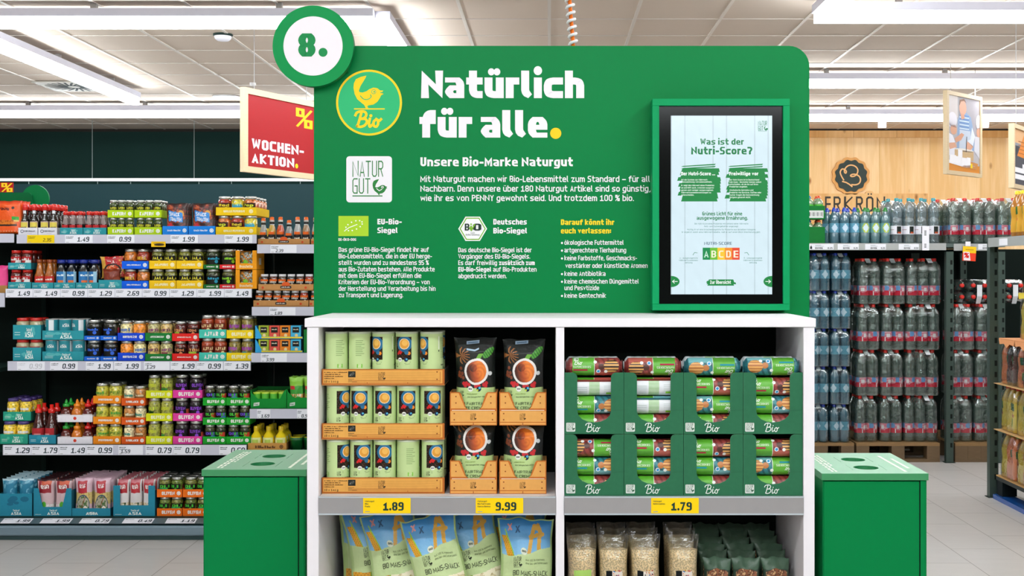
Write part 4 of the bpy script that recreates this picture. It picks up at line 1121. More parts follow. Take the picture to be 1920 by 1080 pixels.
def cookie_box():
    w, d, h = BW, .115, BH
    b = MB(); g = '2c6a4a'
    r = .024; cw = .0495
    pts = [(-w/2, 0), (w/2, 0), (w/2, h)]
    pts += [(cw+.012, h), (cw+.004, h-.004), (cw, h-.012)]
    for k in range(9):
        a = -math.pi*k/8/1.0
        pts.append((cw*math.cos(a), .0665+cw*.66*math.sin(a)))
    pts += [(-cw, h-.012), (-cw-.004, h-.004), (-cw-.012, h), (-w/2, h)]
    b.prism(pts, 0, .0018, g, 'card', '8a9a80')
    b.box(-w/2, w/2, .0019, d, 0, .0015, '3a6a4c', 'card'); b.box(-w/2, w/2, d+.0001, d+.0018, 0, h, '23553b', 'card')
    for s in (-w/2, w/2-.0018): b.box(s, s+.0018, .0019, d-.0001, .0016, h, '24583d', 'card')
    f1, f2, f3 = plane(0, .0005), plane(0, .001), plane(0, .0015)
    b.flat([rrect(-w/2+.005, -w/2+.0315, .007, .033, .0025)], f1, 'e4ebe4'); logo(b, f2, f3, -w/2+.008, .0105, .0235, '2f5a42', None, t=.1)
    b.flat(script_bio(-.022, .007, .024, .095), f1, 'e8efe8')
    b.flat(stroke([(cw+.001, .069), (w/2-.001, .0705)], .0008), f1, '235a3e')
    return b.mesh('cookie_box')
box_m = cookie_box()
bx = [X(1114, YC), X(1225.8, YC), X(1337.6, YC), X(1449.4, YC)]
# (kind, turned to its back, flipped end for end) from the bottom up
RL = {(1, 0): [('chocolate', 0, 0), ('nut', 0, 0), ('chocolate', 2.7, 0), ('chocolate', .15, 0)], (1, 1): [('chocolate', .1, 0), ('nut', 2.75, 0), ('chocolate', 2.85, 0), ('chocolate', -.15, 1)],
      (1, 2): [('chocolate', .35, 0), ('nut', 0, 1), ('chocolate', .45, 0), ('nut', -.2, 1)], (1, 3): [('chocolate', -.3, 0), ('nut', .3, 0), ('chocolate', .05, 0), ('nut', .1, 1)],
      (0, 0): [('chocolate', .1, 0), ('nut', .35, 0), ('chocolate', .25, 1)], (0, 1): [('chocolate', -.35, 0), ('nut', .3, 0), ('chocolate', .55, 0)], (0, 2): [('chocolate', -.1, 0), ('nut', .4, 0), ('chocolate', 0, 0)], (0, 3): [('chocolate', -.2, 0), ('nut', .1, 1), ('chocolate', .55, 0)]}
cw_ = ('first', 'second', 'third', 'fourth')
for (j, i), rl in RL.items():
    lev = 'upper' if j else 'lower'; z = z_sh+.0005+j*(BH+.0012)
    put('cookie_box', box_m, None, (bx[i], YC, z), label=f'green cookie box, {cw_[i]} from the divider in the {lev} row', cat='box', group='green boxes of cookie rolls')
    for k, (kind, a, fl) in enumerate(rl):
        zz = z+.0022+RR*1.02+k*.0542 + (.004 if k == 3 else 0)
        o = put('cookie_roll', roll_m[kind], None, (bx[i]+random.uniform(-.001, .001), YC+.031+(.004 if k == 3 else 0), zz), label=f"{kind} cookie roll {('at the bottom', 'in the middle', 'at the top', 'lying on top')[k]} of the {cw_[i]} {lev} green box", cat='cookie roll', group='rolls of cookies in the green boxes')
        o.rotation_euler = (-a, 0, 0) if not fl else (a, math.pi, 0)
    # a second layer behind shows above the rim of the upper boxes
    if j:
        o = put('cookie_roll', roll_m['nut' if i > 1 else 'chocolate'], None, (bx[i]-.0005, YC+.0885, z+.0022+RR*1.02+.1666), label=f'cookie roll lying behind the top roll of the {cw_[i]} upper green box', cat='cookie roll', group='rolls of cookies in the green boxes')
        o.rotation_euler = (2.2, 0, 0)

# ---- corn snack bags on the lower shelf
zl = .4605
def corn_bag(seed):
    w, h, d = .172, .284, .06
    fn = pillow(w, h, d, .2, 2.6, wob=.0032, seed=seed)
    rnd = random.Random(seed)
    def pic(u, v):
        x, y = u, 1-v            # y from the top
        if x < .035 or x > .97 or y < .012: return col('aec884')
        edge = .365+.03*math.sin(x*5)-.05*x
        if y < edge:
            # maize cob and leaf at the left, two butterflies, corn puffs
            dx = x-.06-(y-.2)*.45
            if y > .17 and 0 < dx < .11+.1*(y-.25): return col('e3a92c') if math.sin(x*150)*math.sin(y*150) > -.35 else col('c98a1e')
            if y > .10 and abs(x-(.2+(y-.3)*.34)) < .045*(y-.07)/.25: return col('9cc93a')
            for bx, by, c in ((.22, .085, 'd98f86'), (.36, .12, '31587f')):
                if abs(x-bx) < .045 and abs(abs(x-bx)*1.1-abs(y-by)) < .016 and abs(y-by) < .035: return col(c)
            for a0, b0, a1, b1 in ((.66,.06,.56,.36), (.72,.06,.80,.16), (.60,.17,.82,.15), (.77,.18,.74,.38), (.66,.08,.76,.1)):
                L2 = (a1-a0)**2+((b1-b0)*1.77)**2; t = max(0, min(1, ((x-a0)*(a1-a0)+(y-b0)*(b1-b0)*3.13)/L2))
                if math.hypot(x-a0-t*(a1-a0), (y-b0-t*(b1-b0))*1.77) < .035: return col('d6a23f')
            q = min(1, y/.4)
            a, bq = col('1f80c4'), col('8cc4e6')
            return tuple(a[k]+(bq[k]-a[k])*q for k in range(3))
        if y > .645+.02*math.sin(x*4):
            if x < .4: return (col('e2a227') if math.sin(x*95)*math.sin(y*130) > -.5 else col('b97a15')) if x < .36 else col('8fbf33')
            n = noise2(x, y*1.6, 1.3)
            return col('efe6c8') if n > -.3 else col('d6c89c') if n > -.8 else col('b39c68')
        return col('c3d79b') if x > .06 else col('b2cb88')
    b = bag(fn, 96, 160, pic, 'b5cd8c')
    def on(e):
        def g(x, z):
            p = fn(x, z, -1); return (p[0], p[1]-e, p[2])
        return g
    def wr(s, x, v, hh, c, wd, e=.0012, t=.14, **k):
        g = on(e)
        b.flat(lettering(s, x*w, v*h, hh, t=t, width=wd*w, **k), lambda a, z: g(min(.99, max(.01, a/w)), z/h), c)
    L1 = lambda a, z: on(.0012)(a/w, z/h); L2 = lambda a, z: on(.0018)(a/w, z/h)
    logo(b, L1, L2, .27*w, .50*h, .03, '2c3324', None, t=.1)
    wr('BIO MAIS-SNACK', .26, .415, .0155, '2f3627', .66, t=.12)
    wr('aus 100 % Maismehl', .5, .575, .006, '7d8d64', .36, t=.12); wr('ohne Salz- und Zuckerzusatz', .5, .54, .006, '5d6d48', .42, t=.12)
    b.flat([ngon(.47*w, .665*h, .0105, 18)], L1, 'e6ecd6'); wr('BIO', .435, .657, .006, '3a4430', .08, .002, .2)
    return b.mesh('corn_snack_bag')
cm = [corn_bag(s) for s in (11, 12, 13)]
# seat each bag by its own middle on the shelf; leaning a little against its neighbour
def corn(px, i, rz, tilt, back, depth, label):
    o = put('corn_snack_bag', cm[i], None, (X(px, YF+depth), YF+depth, zl+.004+abs(math.sin(tilt))*.075), label=label, cat='snack bag', group='bags of corn puffs on the lower shelf')
    o.rotation_euler = (back, tilt, rz)
for q in ((689, 0, .5, -.0, -.1, .245, 'first corn puff bag from the shelf side'), (714, 1, .22, -.13, -.1, .175, 'second corn puff bag from the shelf side'), (754, 2, .05, -.17, -.12, .11, 'third corn puff bag from the shelf side, facing front'), (838, 0, .0, -.22, -.1, .045, 'fourth corn puff bag from the shelf side, tilted most'), (908, 1, .05, -.2, -.1, .115, 'fifth corn puff bag from the shelf side'), (984, 2, -.05, .01, -.1, .05, 'sixth corn puff bag, upright beside the divider')): corn(*q)
for q in ((795, 2, .1, -.03, -.06, .31, 'corn puff bag in the second row behind the third one'), (888, 1, .1, -.08, -.08, .24, 'corn puff bag in the second row behind the fourth and fifth ones'), (970, 0, .05, .03, -.08, .17, 'corn puff bag in the second row behind the sixth one')): corn(*q)

# ---- clear bags of oat flakes and of nut mix
def oat_bag(seed, lab):
    w, h, d = .0905, .246, .062
    fn = pillow(w, h, d, .3, 3.2, wob=.0012, seed=seed)
    f2 = pillow(w*1.02, h, d*1.03, .3, 3.2, wob=.0012, seed=seed)
    b = MB()
    fill = .82
    b.grid(lambda u, v: fn(u, v*fill, -1), 18, 26, 'd8bd92', 'grain'); b.grid(lambda u, v: fn(1-u, v*fill, 1), 10, 12, 'd8bd92', 'grain')
    vs = [fn(k/12, fill, -1) for k in range(13)] + [fn(1-k/12, fill, 1) for k in range(13)]
    b.add(vs, [tuple(range(26))], 'd8bd92', 'grain')
    m1 = b.mesh('oat_flakes')
    b = MB(); b.grid(lambda u, v: f2(u, v, -1), 22, 40, 'f4f6f4', 'film'); b.grid(lambda u, v: f2(1-u, v, 1), 12, 20, 'f4f6f4', 'film')
    m2 = b.mesh('clear_film')
    b = MB()
    def g(x, z):
        p = f2(x/w+.5, z/h, -1); return (p[0], p[1]-.0012, p[2])
    def g2(x, z):
        p = g(x, z); return (p[0], p[1]-.0006, p[2])
    if lab == 'green': b.flat([rect(-.028+.007*k, -.021+.007*k, .02, .146) for k in range(8)], g, 'a9cf6a', 'satin')
    else:
        b.flat([rect(-.026+.0065*k, -.0195+.0065*k, .02, .143) for k in range(3)], g, '15191c', 'satin')
        b.flat([rect(-.0065+.0065*k, .0+.0065*k, .02, .143) for k in range(5)], g, 'e6dcd0', 'satin')
        rnd = random.Random(seed)
        for k in range(22): b.flat([ngon(rnd.uniform(-.003, .024), rnd.uniform(.12, .147), .0022, 6)], g2, rnd.choice(('c23a3a', '2f6fb0', 'e0a030', '3a3a3a', 'd98f6a')))
    m3 = b.mesh('paper_label')
    return m1, m2, m3
om = [oat_bag(21, 'green'), oat_bag(22, 'dark'), oat_bag(23, 'dark')]
def oat(x, y, i, label):
    t = thing('oat_bag', label, 'cereal bag', (x, y, zl+.001), random.uniform(-.06, .06), 'clear bags of oat flakes')
    for n_, m_ in zip(('oat_flakes', 'clear_film', 'paper_label'), om[i]): put(n_, m_, t)
rows_ = ('front row', 'second row', 'third row')
for i, px in enumerate((1091, 1150.5, 1209.5, 1281)):
    for k in range(3): oat(X(px, YF+.045), YF+.045+.087*k, (0, 1, 2, 1)[i], f'clear bag of oat flakes, {ordn(i, 4)} in the {rows_[k]}' )
def nut_bag(seed):
    w, h, d = .087, .168, .036
    fn = pillow(w, h, d, .2, 3, wob=.0022, seed=seed)
    def pic(u, v):
        if .10 < u < .90 and .06 < v < .80-.06*abs(2*u-1)**2:
            n = noise2(u, v*1.8, 1.1)
            return col('8a5232') if n > .1 else col('54301f') if n > -.45 else col('caa072')
        return col('3d5844') if v > .8 else col('2c4033')
    b = bag(fn, 70, 110, pic, '22352a', 'foil')
    return b.mesh('nut_mix_bag')
nm = [nut_bag(s) for s in (31, 32)]
for c in range(3):
    for k in range(6):
        Yn = YF+.055+.055*k
        o = put('nut_mix_bag', nm[(c+k) % 2], None, (X((1343, 1400, 1457)[c], YF+.055)-.001*k*(c-.5), Yn, zl+.003+.009*k), label=f'dark green nut mix bag, {ordn(c, 3)} column, {("front", "second", "third", "fourth", "fifth", "last")[k]} row', cat='nut bag', group='dark green bags of nut mix')
        o.rotation_euler = (-.16, random.uniform(-.03, .03), random.uniform(-.06, .06))
# ================================================================== the long grocery shelf on the left
YR, YL = 6.74, 6.78
kl = YL/F
# ---- shelf bays: upright panels, shelves with price rails, plinth
def bay(label, x0, x1, rails, back_top, up=('l', 'r'), depth=.46, rail_c='c9c8d6'):
    """rails: (rail top px, rail bottom px, left px, right px)."""
    t = thing('shelf_bay', label, 'shelf', ((x0+x1)/2, YR, 0)); o = t.location.x
    b = MB(); b.box(x0-o+.001, x1-o-.001, depth+.001, depth+.02, .1, back_top, '0b1a15', 'matte'); b.build('back_panel', t)
    for s in up:
        xx = x0 if s == 'l' else x1-.028
        b = MB(); b.box(xx-o, xx-o+.028, depth-.04, depth, 0, back_top, '10221d', 'matte'); b.build('upright', t)
    for k, (y0, y1, p0, p1) in enumerate(rails):
        a0, a1 = X(p0, YR)-o, X(p1, YR)-o
        zt, zb = Z(y0, YR), Z(y1, YR)
        b = MB(); b.box(a0+.004, a1-.004, .008, depth-.042, zt-.024, zt-.002, '1c2f2a', 'matte'); sh = b.build('shelf_board', t)
        b = MB(); b.box(a0, a1, 0, .007, zb, zt-.001, rail_c, 'satin', .001); b.build('price_rail', sh)
    return t
ML = [(439.5, 456.5, 31, 481), (541, 558, 10, 472), (677, 695, 14, 470), (834, 853.5, 5, 462)]
mx0, mx1 = X(18, YR), X(478, YR)
main = bay('main shelf bay of jarred vegetables and sauces in bright trays', mx0, mx1, ML, 1.72)
RL_ = [(458, 475, 482, 660), (575, 592, 472, 660), (661.5, 679.5, 471, 660), (766.5, 785, 468, 660), (846, 864, 464, 660)]
bay('spice and seasoning bay between the jar shelf and the green sign', mx1+.002, X(665, YR), RL_, 1.68, up=('r',))
bay('bay with orange lentil pouches, cut by the picture edge', X(-250, YR), mx0-.002, [(438, 455, -240, 26), (549, 576, -240, 8.5), (690, 708, -240, -2), (852, 870, -240, -12)], 1.72, up=('l',))
# deep bottom deck with slanted rail, bumper profile and plinth
YD = 6.66
o = main.location.x
d0, d1 = X(-240, YD)-o, X(665, YD)-o
zd = Z(967, YL)
base = thing('bumper_deck', 'long low deck with grey bumper rail under the jar shelves', 'shelf', (main.location.x, YR, 0))
b = MB(); b.box(d0, d1, -.018, .415, zd-.024, zd-.002, '1c2f2a', 'matte'); dk = b.build('bottom_deck', base)
b = MB(); b.add([(d0, -.02, zd-.001), (d1, -.02, zd-.001), (d1, -.085, zd-.019), (d0, -.085, zd-.019), (d0, -.018, zd-.024), (d1, -.018, zd-.024)], [(0, 3, 2, 1), (3, 4, 5, 2), (0, 1, 5, 4)], '6d8088', 'steel'); b.build('slanted_rail', dk)
b = MB(); b.box(d0, d1, -.075, -.0, Z(985.5, YD), zd-.0255, '253c42', 'matte'); b.box(d0, d1, -.085, .0, Z(1005, YD), Z(986, YD), '7f95a2', 'steel', .008); b.build('bumper_rail', base)
b = MB(); b.box(d0, d1, -.06, .0, 0.0005, Z(1005.5, YD), '43595a', 'matte'); b.build('plinth', base)

# ---- prototypes of the goods
finish('glassy', .1, var=.02, spec=.6, coat=.4)
_cache = {}
def curved(r): return lambda e: (lambda a, z: ((r+e)*math.sin(a/r), -(r+e)*math.cos(a/r), z))
def jar(r, h, content, lid, word='', wc='e8e23a', band='1b1a18', fin='preserve', extra=()):
    k = ('jar', round(r, 4), round(h, 4), content, lid, word, wc, band, fin, extra)
    if k in _cache: return _cache[k]
    b = MB(); b.lathe([(0, .001), (r*.93, .0), (r, .05*h), (r, .76*h), (r*.88, .845*h), (0, .85*h)], 18, content, fin); m1 = b.mesh('glass_jar')
    b = MB(); L = r*.9
    b.lathe([(r*.8, .851*h), (L, .852*h), (L, .985*h), (L*.93, h), (L*.85, h-.0015), (0, h-.001)], 18, lid, 'metal' if lid in ('d8d8d4', 'e2e2e0', 'c9c4b8') else 'gloss'); m2 = b.mesh('lid')
    b = MB(); f = curved(r)
    if band: b.lathe([(r+.0004, .22*h), (r+.0004, .66*h)], 16, band, 'ink', True, a0=-1.35, a1=1.2)
    for a0, a1, z0, z1, c in extra: b.lathe([(r+.0008, z0*h), (r+.0008, z1*h)], max(3, int((a1-a0)*6)), c, 'ink', True, a0=a0, a1=a1)
    if word: b.write(word, f(.0012), -r*.88, .46*h, .145*h, wc, t=.24, width=r*1.72)
    if band: b.flat([ngon(r*.35, .36*h, r*.26, 8)], f(.0012), wc)
    m3 = b.mesh('paper_label')
    _cache[k] = (('glass_jar', m1), ('lid', m2), ('paper_label', m3)); return _cache[k]
def turned(name, prof, cap, h, r, fin='sauce', labels=(), n=18, word=None, cap_fin='gloss', extra_parts=()):
    """A bottle: body profile [(r, z, colour)], cap profile and paper patches (a0, a1, z0, z1, colour); all as shares of r and h."""
    k = (name, round(h, 4), round(r, 4))
    if k in _cache: return _cache[k]
    b = MB(); b.lathe([(p[0]*r, p[1]*h) for p in prof], n, [p[2] for p in prof[:-1]], fin); m1 = b.mesh(name)
    b = MB(); b.lathe([(p[0]*r, p[1]*h) for p in cap], n, [p[2] for p in cap[:-1]], cap_fin); m2 = b.mesh('cap')
    out = [(name, m1), ('cap', m2)]
    if labels:
        b = MB()
        for i, (a0, a1, z0, z1, c, rr) in enumerate(labels): b.lathe([(r*rr+.0005+.0003*i, z0*h), (r*rr+.0005+.0003*i, z1*h)], max(3, int((a1-a0)*6)), c, 'ink', True, a0=a0, a1=a1)
        if word: b.write(word[0], curved(r*word[4])(.0018), -r*.7, word[1]*h, word[2]*h, word[3], t=.22, width=r*1.4)
        out.append(('paper_label', b.mesh('paper_label')))
    _cache[k] = tuple(out); return _cache[k]
def place(parts, x, y, z, rz, label, cat, group=None, n=None):
    t = put(parts[0][0], parts[0][1], None, (x, y, z), rz, label, cat, group)
    for nm, m in parts[1:n]: put(nm, m, t)
    return t
def tray(w, d, h, c, word='', wc='f4f4ee', side=None, hs=None, style='word', tall=None, fin='card'):
    k = ('tray', round(w, 4), round(d, 4), round(h, 4), c, word, wc, style)
    if k in _cache: return _cache[k]
    b = MB(); e = .0015; hs = hs or h; side = side or c
    b.box(-w/2, w/2, 0, d, 0, e, side, fin)
    b.box(-w/2, w/2, 0, e, e+.0002, h, c, fin); b.box(-w/2, w/2, d-e, d, e+.0002, hs, side, fin)
    for s in (-w/2, w/2-e): b.box(s, s+e, e+.0002, d-e-.0002, e+.0002, hs, side, fin)
    f1, f2 = plane(0, .0007), plane(0, .0013)
    if style == 'word':
        ww = min(w*.52, len(word)*h*.4)
        cap = min(h*.52, ww/max(1, len(word))*1.55)
        b.write(word, f1, -ww/2-w*.05, h*.5-cap*.5, cap, wc, t=.26, width=ww, squeeze=.8)
        b.flat([ngon(w*.5-w*.13, h*.5, min(h*.26, w*.08), 14)], f1, wc); b.flat(stroke(ngon(w*.5-w*.13, h*.5, min(h*.14, w*.045), 8), .0012, True), f2, c)
    elif style == 'asia':
        rnd = random.Random(k.__repr__())
        for q in range(5):
            cx, cz = rnd.uniform(-.38, .36)*w, rnd.uniform(.3, .72)*h
            b.flat([ngon(cx, cz, rnd.uniform(.05, .1)*w, 9, rnd.uniform(.1, .24)*h, rnd.uniform(0, 1))], plane(0, .0004+.00006*q), wc)
        b.write('Taste of', f1, w*.08, h*.56, h*.22, 'e6f0ec', t=.2, width=w*.2, align='c'); b.write('ASIA', f1, w*.08, h*.14, h*.38, 'eef6f2', t=.24, width=w*.3, align='c')
        for q in range(2): b.flat([rect(-w*.44, -w*.24, h*(.3+.16*q), h*(.34+.16*q))], f1, 'cfe4e0')
    elif style == 'plank':
        b.flat([rect(-w/2, w/2, h*.1, h*.14)], f1, '8a5a2c'); b.flat([ngon(0, h*.95, w*.075, 14, h*.42)], f1, 'd8591f'); b.flat([rrect(-w*.1, w*.1, h*.32, h*.72, h*.1, 2)], f2, '2a2320')
        b.write('xxxx', plane(0, .0018), -w*.08, h*.44, h*.18, 'd9cfc0', t=.2, width=w*.16)
        for q in (-.42, .36): b.flat([ngon(q*w, h*.45, h*.2, 8)], f1, 'c8481f')
    elif style == 'logo':
        b.flat(stroke(ngon(-w*.3, h*.5, h*.2, 10), h*.07, True), f1, '4a4a5a'); b.write(word, f1, -w*.19, h*.4, h*.24, '3a3a48', t=.24, width=w*.56)
        b.flat([rect(-w*.05, w*.2, h*.2, h*.23)], f1, 'd0a0a0')
    elif style == 'seal':
        b.flat([ngon(0, h*.5, h*.24, 8)], f1, 'd8402c')
    m = b.mesh('carton_tray'); _cache[k] = m
    return m
TIER = {1: ('',), 2: ('lower ', 'upper '), 3: ('bottom ', 'middle ', 'top ')}
def stack(px0, px1, base, tiers, n, maker, tr, phrase, what='jar', cat='jar', group=None, deep=2, y0=0.0, rot=.5, gap=.002, skip=()):
    """Trays piled on a shelf: base is the shelf's height, tiers are (tray px, goods px) heights from the bottom up."""
    w = (px1-px0)*kl-.002; cx = (X(px0, YL)+X(px1, YL))/2
    pitch = (w-2*.0022)/n; r = pitch/2-.0014
    z = base
    for k, (th, jh) in enumerate(tiers):
        th, jh = th*kl, jh*kl
        dd = deep*(2*r+.004)+.008
        ph = TIER[len(tiers)][k]+phrase
        put('carton_tray', tray(w, dd, th, **tr), None, (cx, YL+y0, z), label=f'{ph} with its {what}s' if len(ph.split()) > 2 else f'{ph} on the shelf with {what}s', cat='tray', group=group and 'carton trays on the long shelf')
        for d in range(deep):
            if d and k < len(tiers)-1: continue
            for i in range(n):
                x = cx-w/2+.0022+pitch*(i+.5)
                mk = maker[(i+k) % len(maker)] if isinstance(maker, list) else maker
                pos = ordn(i, n)
                rw = ('front', 'second', 'third', 'fourth')[d]
                lab = f'{pos} {what} in the {ph}' if n > 1 and deep < 2 else f'{pos} {what}, {rw} row of the {ph}' if n > 1 else f'{what} in the {rw} row of the {ph}'
                place(mk(r, jh-.002), x, YL+y0+.0030+r+.0006+d*(2*r+.004), z+.0018, random.uniform(-rot, rot), lab, cat, group, None if d == 0 else 2)
        z += jh+.0006
SH = [Z(439.5, YR), Z(541, YR), Z(677, YR), Z(834, YR), zd]
SH = [s-.0015 for s in SH]
SILVER = 'd8d8d4'
def J(content, word='', wc='e8e23a', band='1b1a18', lid=SILVER, fin='preserve', extra=()): return lambda r, h: jar(r, h, content, lid, word, wc, band, fin, extra)
def tw(c, word, **k): return dict(c=c, word=word, **k)
back = ((1.7, 2.5, .25, .6, 'c83a5a'), (2.5, 3.3, .25, .6, '4aa04a'), (3.3, 4.1, .25, .6, '3a8ac8'))
gj = 'jars of preserves on the long shelf'
TEAL, TEAL2 = '2f95a0', '56b2b6'
asia = dict(c=TEAL, wc=TEAL2, style='asia', side='1d6a78')

# ---- top shelf
def soy(r, h): return turned('sauce_bottle', [(0, 0, '15100e'), (.96, .0, '15100e'), (1, .05, '15100e'), (1, .42, '15100e'), (.9, .5, '15100e'), (.5, .62, '15100e'), (.4, .72, '15100e'), (.4, .80, '15100e'), (0, .8, '15100e')], [(.55, .801, 'd8251c'), (.62, .81, 'd8251c'), (.62, .985, 'e83a2c'), (.5, 1, 'd8251c'), (0, 1, 'd8251c')], h, r, labels=((-1.1, 1.1, .1, .43, 'c9a8a0', 1), (-.9, .9, .08, .4, 'e2cf5a', 1), (-.7, .7, .69, .79, 'e8e8ee', .46)), word=('xx', .2, .06, '5a5040', 1))
st_k = dict(c='eceaf2', word='KIKKOMAN', style='logo')
stack(34, 70.5, SH[0], [(13.5, 58)], 2, soy, st_k, 'first white soy sauce tray', 'red-capped bottle', 'bottle', 'soy sauce bottles', 4, rot=.2)
stack(71.5, 107, SH[0], [(13.5, 58)], 2, soy, st_k, 'second white soy sauce tray', 'red-capped bottle', 'bottle', 'soy sauce bottles', 4, rot=.2)
def chili(r, h): return turned('chili_bottle', [(0, 0, '3a1512'), (.95, .0, '3a1512'), (1, .05, '3a1512'), (1, .4, '2a1a18'), (.95, .46, '8a7a78'), (.6, .7, '9a8a88'), (.5, .84, '9a8a88'), (0, .84, '9a8a88')], [(.55, .842, 'd8251c'), (.68, .85, 'd8251c'), (.68, .97, 'e83a2c'), (.55, 1, 'd8251c'), (0, 1, 'd8251c')], h, r, labels=((-1.2, 1.2, .1, .42, 'b8282c', 1),), word=('xx', .22, .08, 'e8d8d8', 1))
stack(112, 155.5, SH[0], [(13.5, 44.5)], 3, chili, asia, 'first teal tray on the top shelf', 'small red-capped bottle', 'bottle', 'small red-capped sauce bottles', 2)
stack(156, 199.5, SH[0], [(13.5, 44.5)], 3, chili, asia, 'second teal tray on the top shelf', 'small red-capped bottle', 'bottle', 'small red-capped sauce bottles', 2)
caper = J('3a4a1a', 'KAPERN', 'd8d43a', '1a2414', extra=back)
stack(201.5, 250, SH[0], [(14.5, 32.5), (14, 32.5)], 3, caper, tw('b3d31c', 'KAPERN'), 'first lime caper tray', group=gj)
stack(252, 303, SH[0], [(14.5, 32.5), (14, 32.5)], 3, caper, tw('b3d31c', 'KAPERN'), 'second lime caper tray', group=gj, deep=3)
pep = [J('b5642a', 'Pep', 'd8e23a', '3a2014', extra=back), J('9a2a18', 'Red', 'e8d23a', '401410', extra=back), J('b8a82a', 'Gelb', '3ab0c8', '', extra=((-.9, .9, .2, .5, '3a9ac8'),))]
stack(404.5, 481, SH[0], [(15, 36.5), (15, 35.5)], 3, pep, tw('f2c81c', 'GRILLE PEPERONI', wc='f8eec0'), 'yellow pepper tray', group=gj, deep=4)
# pouches in blue trays, lentil pouches, noodle pouches
def pouch(key, w, h, d, pic, back_c, nu=48, nv=60, seed=1, texts=()):
    k = ('pouch', key, round(w, 4), round(h, 4))
    if k not in _cache:
        fn = pillow(w, h, d, .14, 2.6, wob=.0016, seed=seed); bm_ = bag(fn, nu, nv, pic, back_c)
        def on(x, z):
            p = fn(min(.99, max(.01, x/w)), z/h); return (p[0], p[1]-.0012, p[2])
        for tx, u, v, hh, c, wd, sl in texts:
            bm_.flat([[(a, b+sl*(a-u*w)) for a, b in q] for q in lettering(tx, u*w, v*h, hh*h, t=.24, width=wd*w)], on, c)
        _cache[k] = (bm_.mesh(key), fn)
    return _cache[k]
def snack_pic(u, v):
    if v > .94: return col('2a1614')
    if .1 < u < .82 and abs((v-.56)+.1*(u-.5)) < .155+.02*noise2(u, 0): return col('2f8ee0')
    if math.hypot((u-.74)*.8, v-.66) < .11: return col('d99a34')
    if math.hypot(u-.2, v-.25) < .12: return col('c8202a')
    n = noise2(u, v, .8)
    return col('b8562a') if n > .45 else col('7a2a1c') if n > -.1 else col('3a1a14')
blue_tray = dict(c='1f83e0', word='SNACK-TOMATEN', wc='f0f6fa')
for i, (a, c) in enumerate(((304.5, 352.5), (353.5, 403.5))):
    w = (c-a)*kl-.002; cx = (X(a, YL)+X(c, YL))/2
    put('carton_tray', tray(w, .132, 16.5*kl, **blue_tray), None, (cx, YL, SH[0]), label=f'{("first", "second")[i]} bright blue tray of snack tomato pouches', cat='tray')
    m, fn = pouch('snack_pouch', w*.89, 59*kl, .027, snack_pic, '3a1a14', 60, 72, texts=(('SNACK', .16, .60, .12, 'f2f6f8', .52, -.1), ('TOMATEN', .2, .44, .12, 'f2f6f8', .56, -.1)))
    for d in range(3):
        o = put('snack_pouch', m, None, (cx+.003*d, YL+.026+.036*d, SH[0]+.003), label=f'{("front", "middle", "rear")[d]} snack tomato pouch in the {("first", "second")[i]} bright blue tray', cat='pouch', group='snack tomato pouches'); o.rotation_euler = (-.04, 0, .06*(d-1))
def lentil_pic(u, v):
    if v > .95: return col('c8380c')
    if .62 < u < .9 and .42 < v < .52: return col('2fa02c')
    if .7 < u < .9 and .36 < v < .41: return col('e0c060')
    if v < .42 and v > .24 and math.hypot((u-.35)*.6, v-.3) < .3: return (col('e07a1c') if noise2(u, v, 1.4) > -.2 else col('b8500c')) if v > .28 else col('2a1a14')
    if .06 < v < .09 and int(u*24) % 3 == 0: return col('f0d8b0')
    if .72 < v < .80 and .02 < u < .5 and noise2(u*1.3, v*2) > -.5: return col('7a2410')
    if .74 < v < .82 and math.hypot((u-.66)*.6, v-.78) < .04: return col('3a1a14')
    return col('ee5a14') if v < .9 else col('e64a10')
m, fn = pouch('lentil_pouch', 46*kl, 62*kl, .034, lentil_pic, 'c84010', 44, 60)
for i in range(2):
    for d in range(3):
        o = put('lentil_pouch', m, None, (X(15.0-47*i, YL)+.004*d, YL+.028+.042*d, Z(438, YR)+.0006), label=f'orange lentil pouch, {("front", "middle", "rear")[d]} of the {("row beside the soy sauce", "row cut by the picture edge")[i]}', cat='pouch', group='orange lentil pouches'); o.rotation_euler = (-.03, 0, 0)

# ---- second shelf
redjar = J('5a1c14', 'xx', 'e8e0dc', 'b02428', 'c8241c', 'sauce', extra=((.2, 1.2, .2, .48, 'e8e4e4'),))
stack(15, 58.5, SH[1], [(12.5, 36), (12.5, 36)], 2, redjar, asia, 'teal tray of dark paste jars', 'red-lidded jar', group=gj, deep=3)
def sweet(r, h): return turned('sauce_bottle_slim', [(0, 0, 'a8591c'), (.95, .0, 'a8591c'), (1, .05, 'a8591c'), (1, .45, 'a8591c'), (.75, .55, 'b0621f'), (.5, .8, 'b0621f'), (.5, .88, 'b0621f'), (0, .88, 'b0621f')], [(.5, .882, '8a3c14'), (.58, .89, '8a3c14'), (.58, 1, '8a3c14'), (0, 1, '8a3c14')], h, r, labels=((-1.2, 1.2, .16, .42, 'c8342c', 1), (-.6, .9, .08, .15, '6aa83a', 1)), word=('xx', .28, .07, 'f0e0d8', 1))
stack(59.5, 100, SH[1], [(11.5, 55)], 2, sweet, asia, 'teal tray of brown sauce bottles', 'slim brown bottle', 'bottle', 'slim brown sauce bottles', 2)
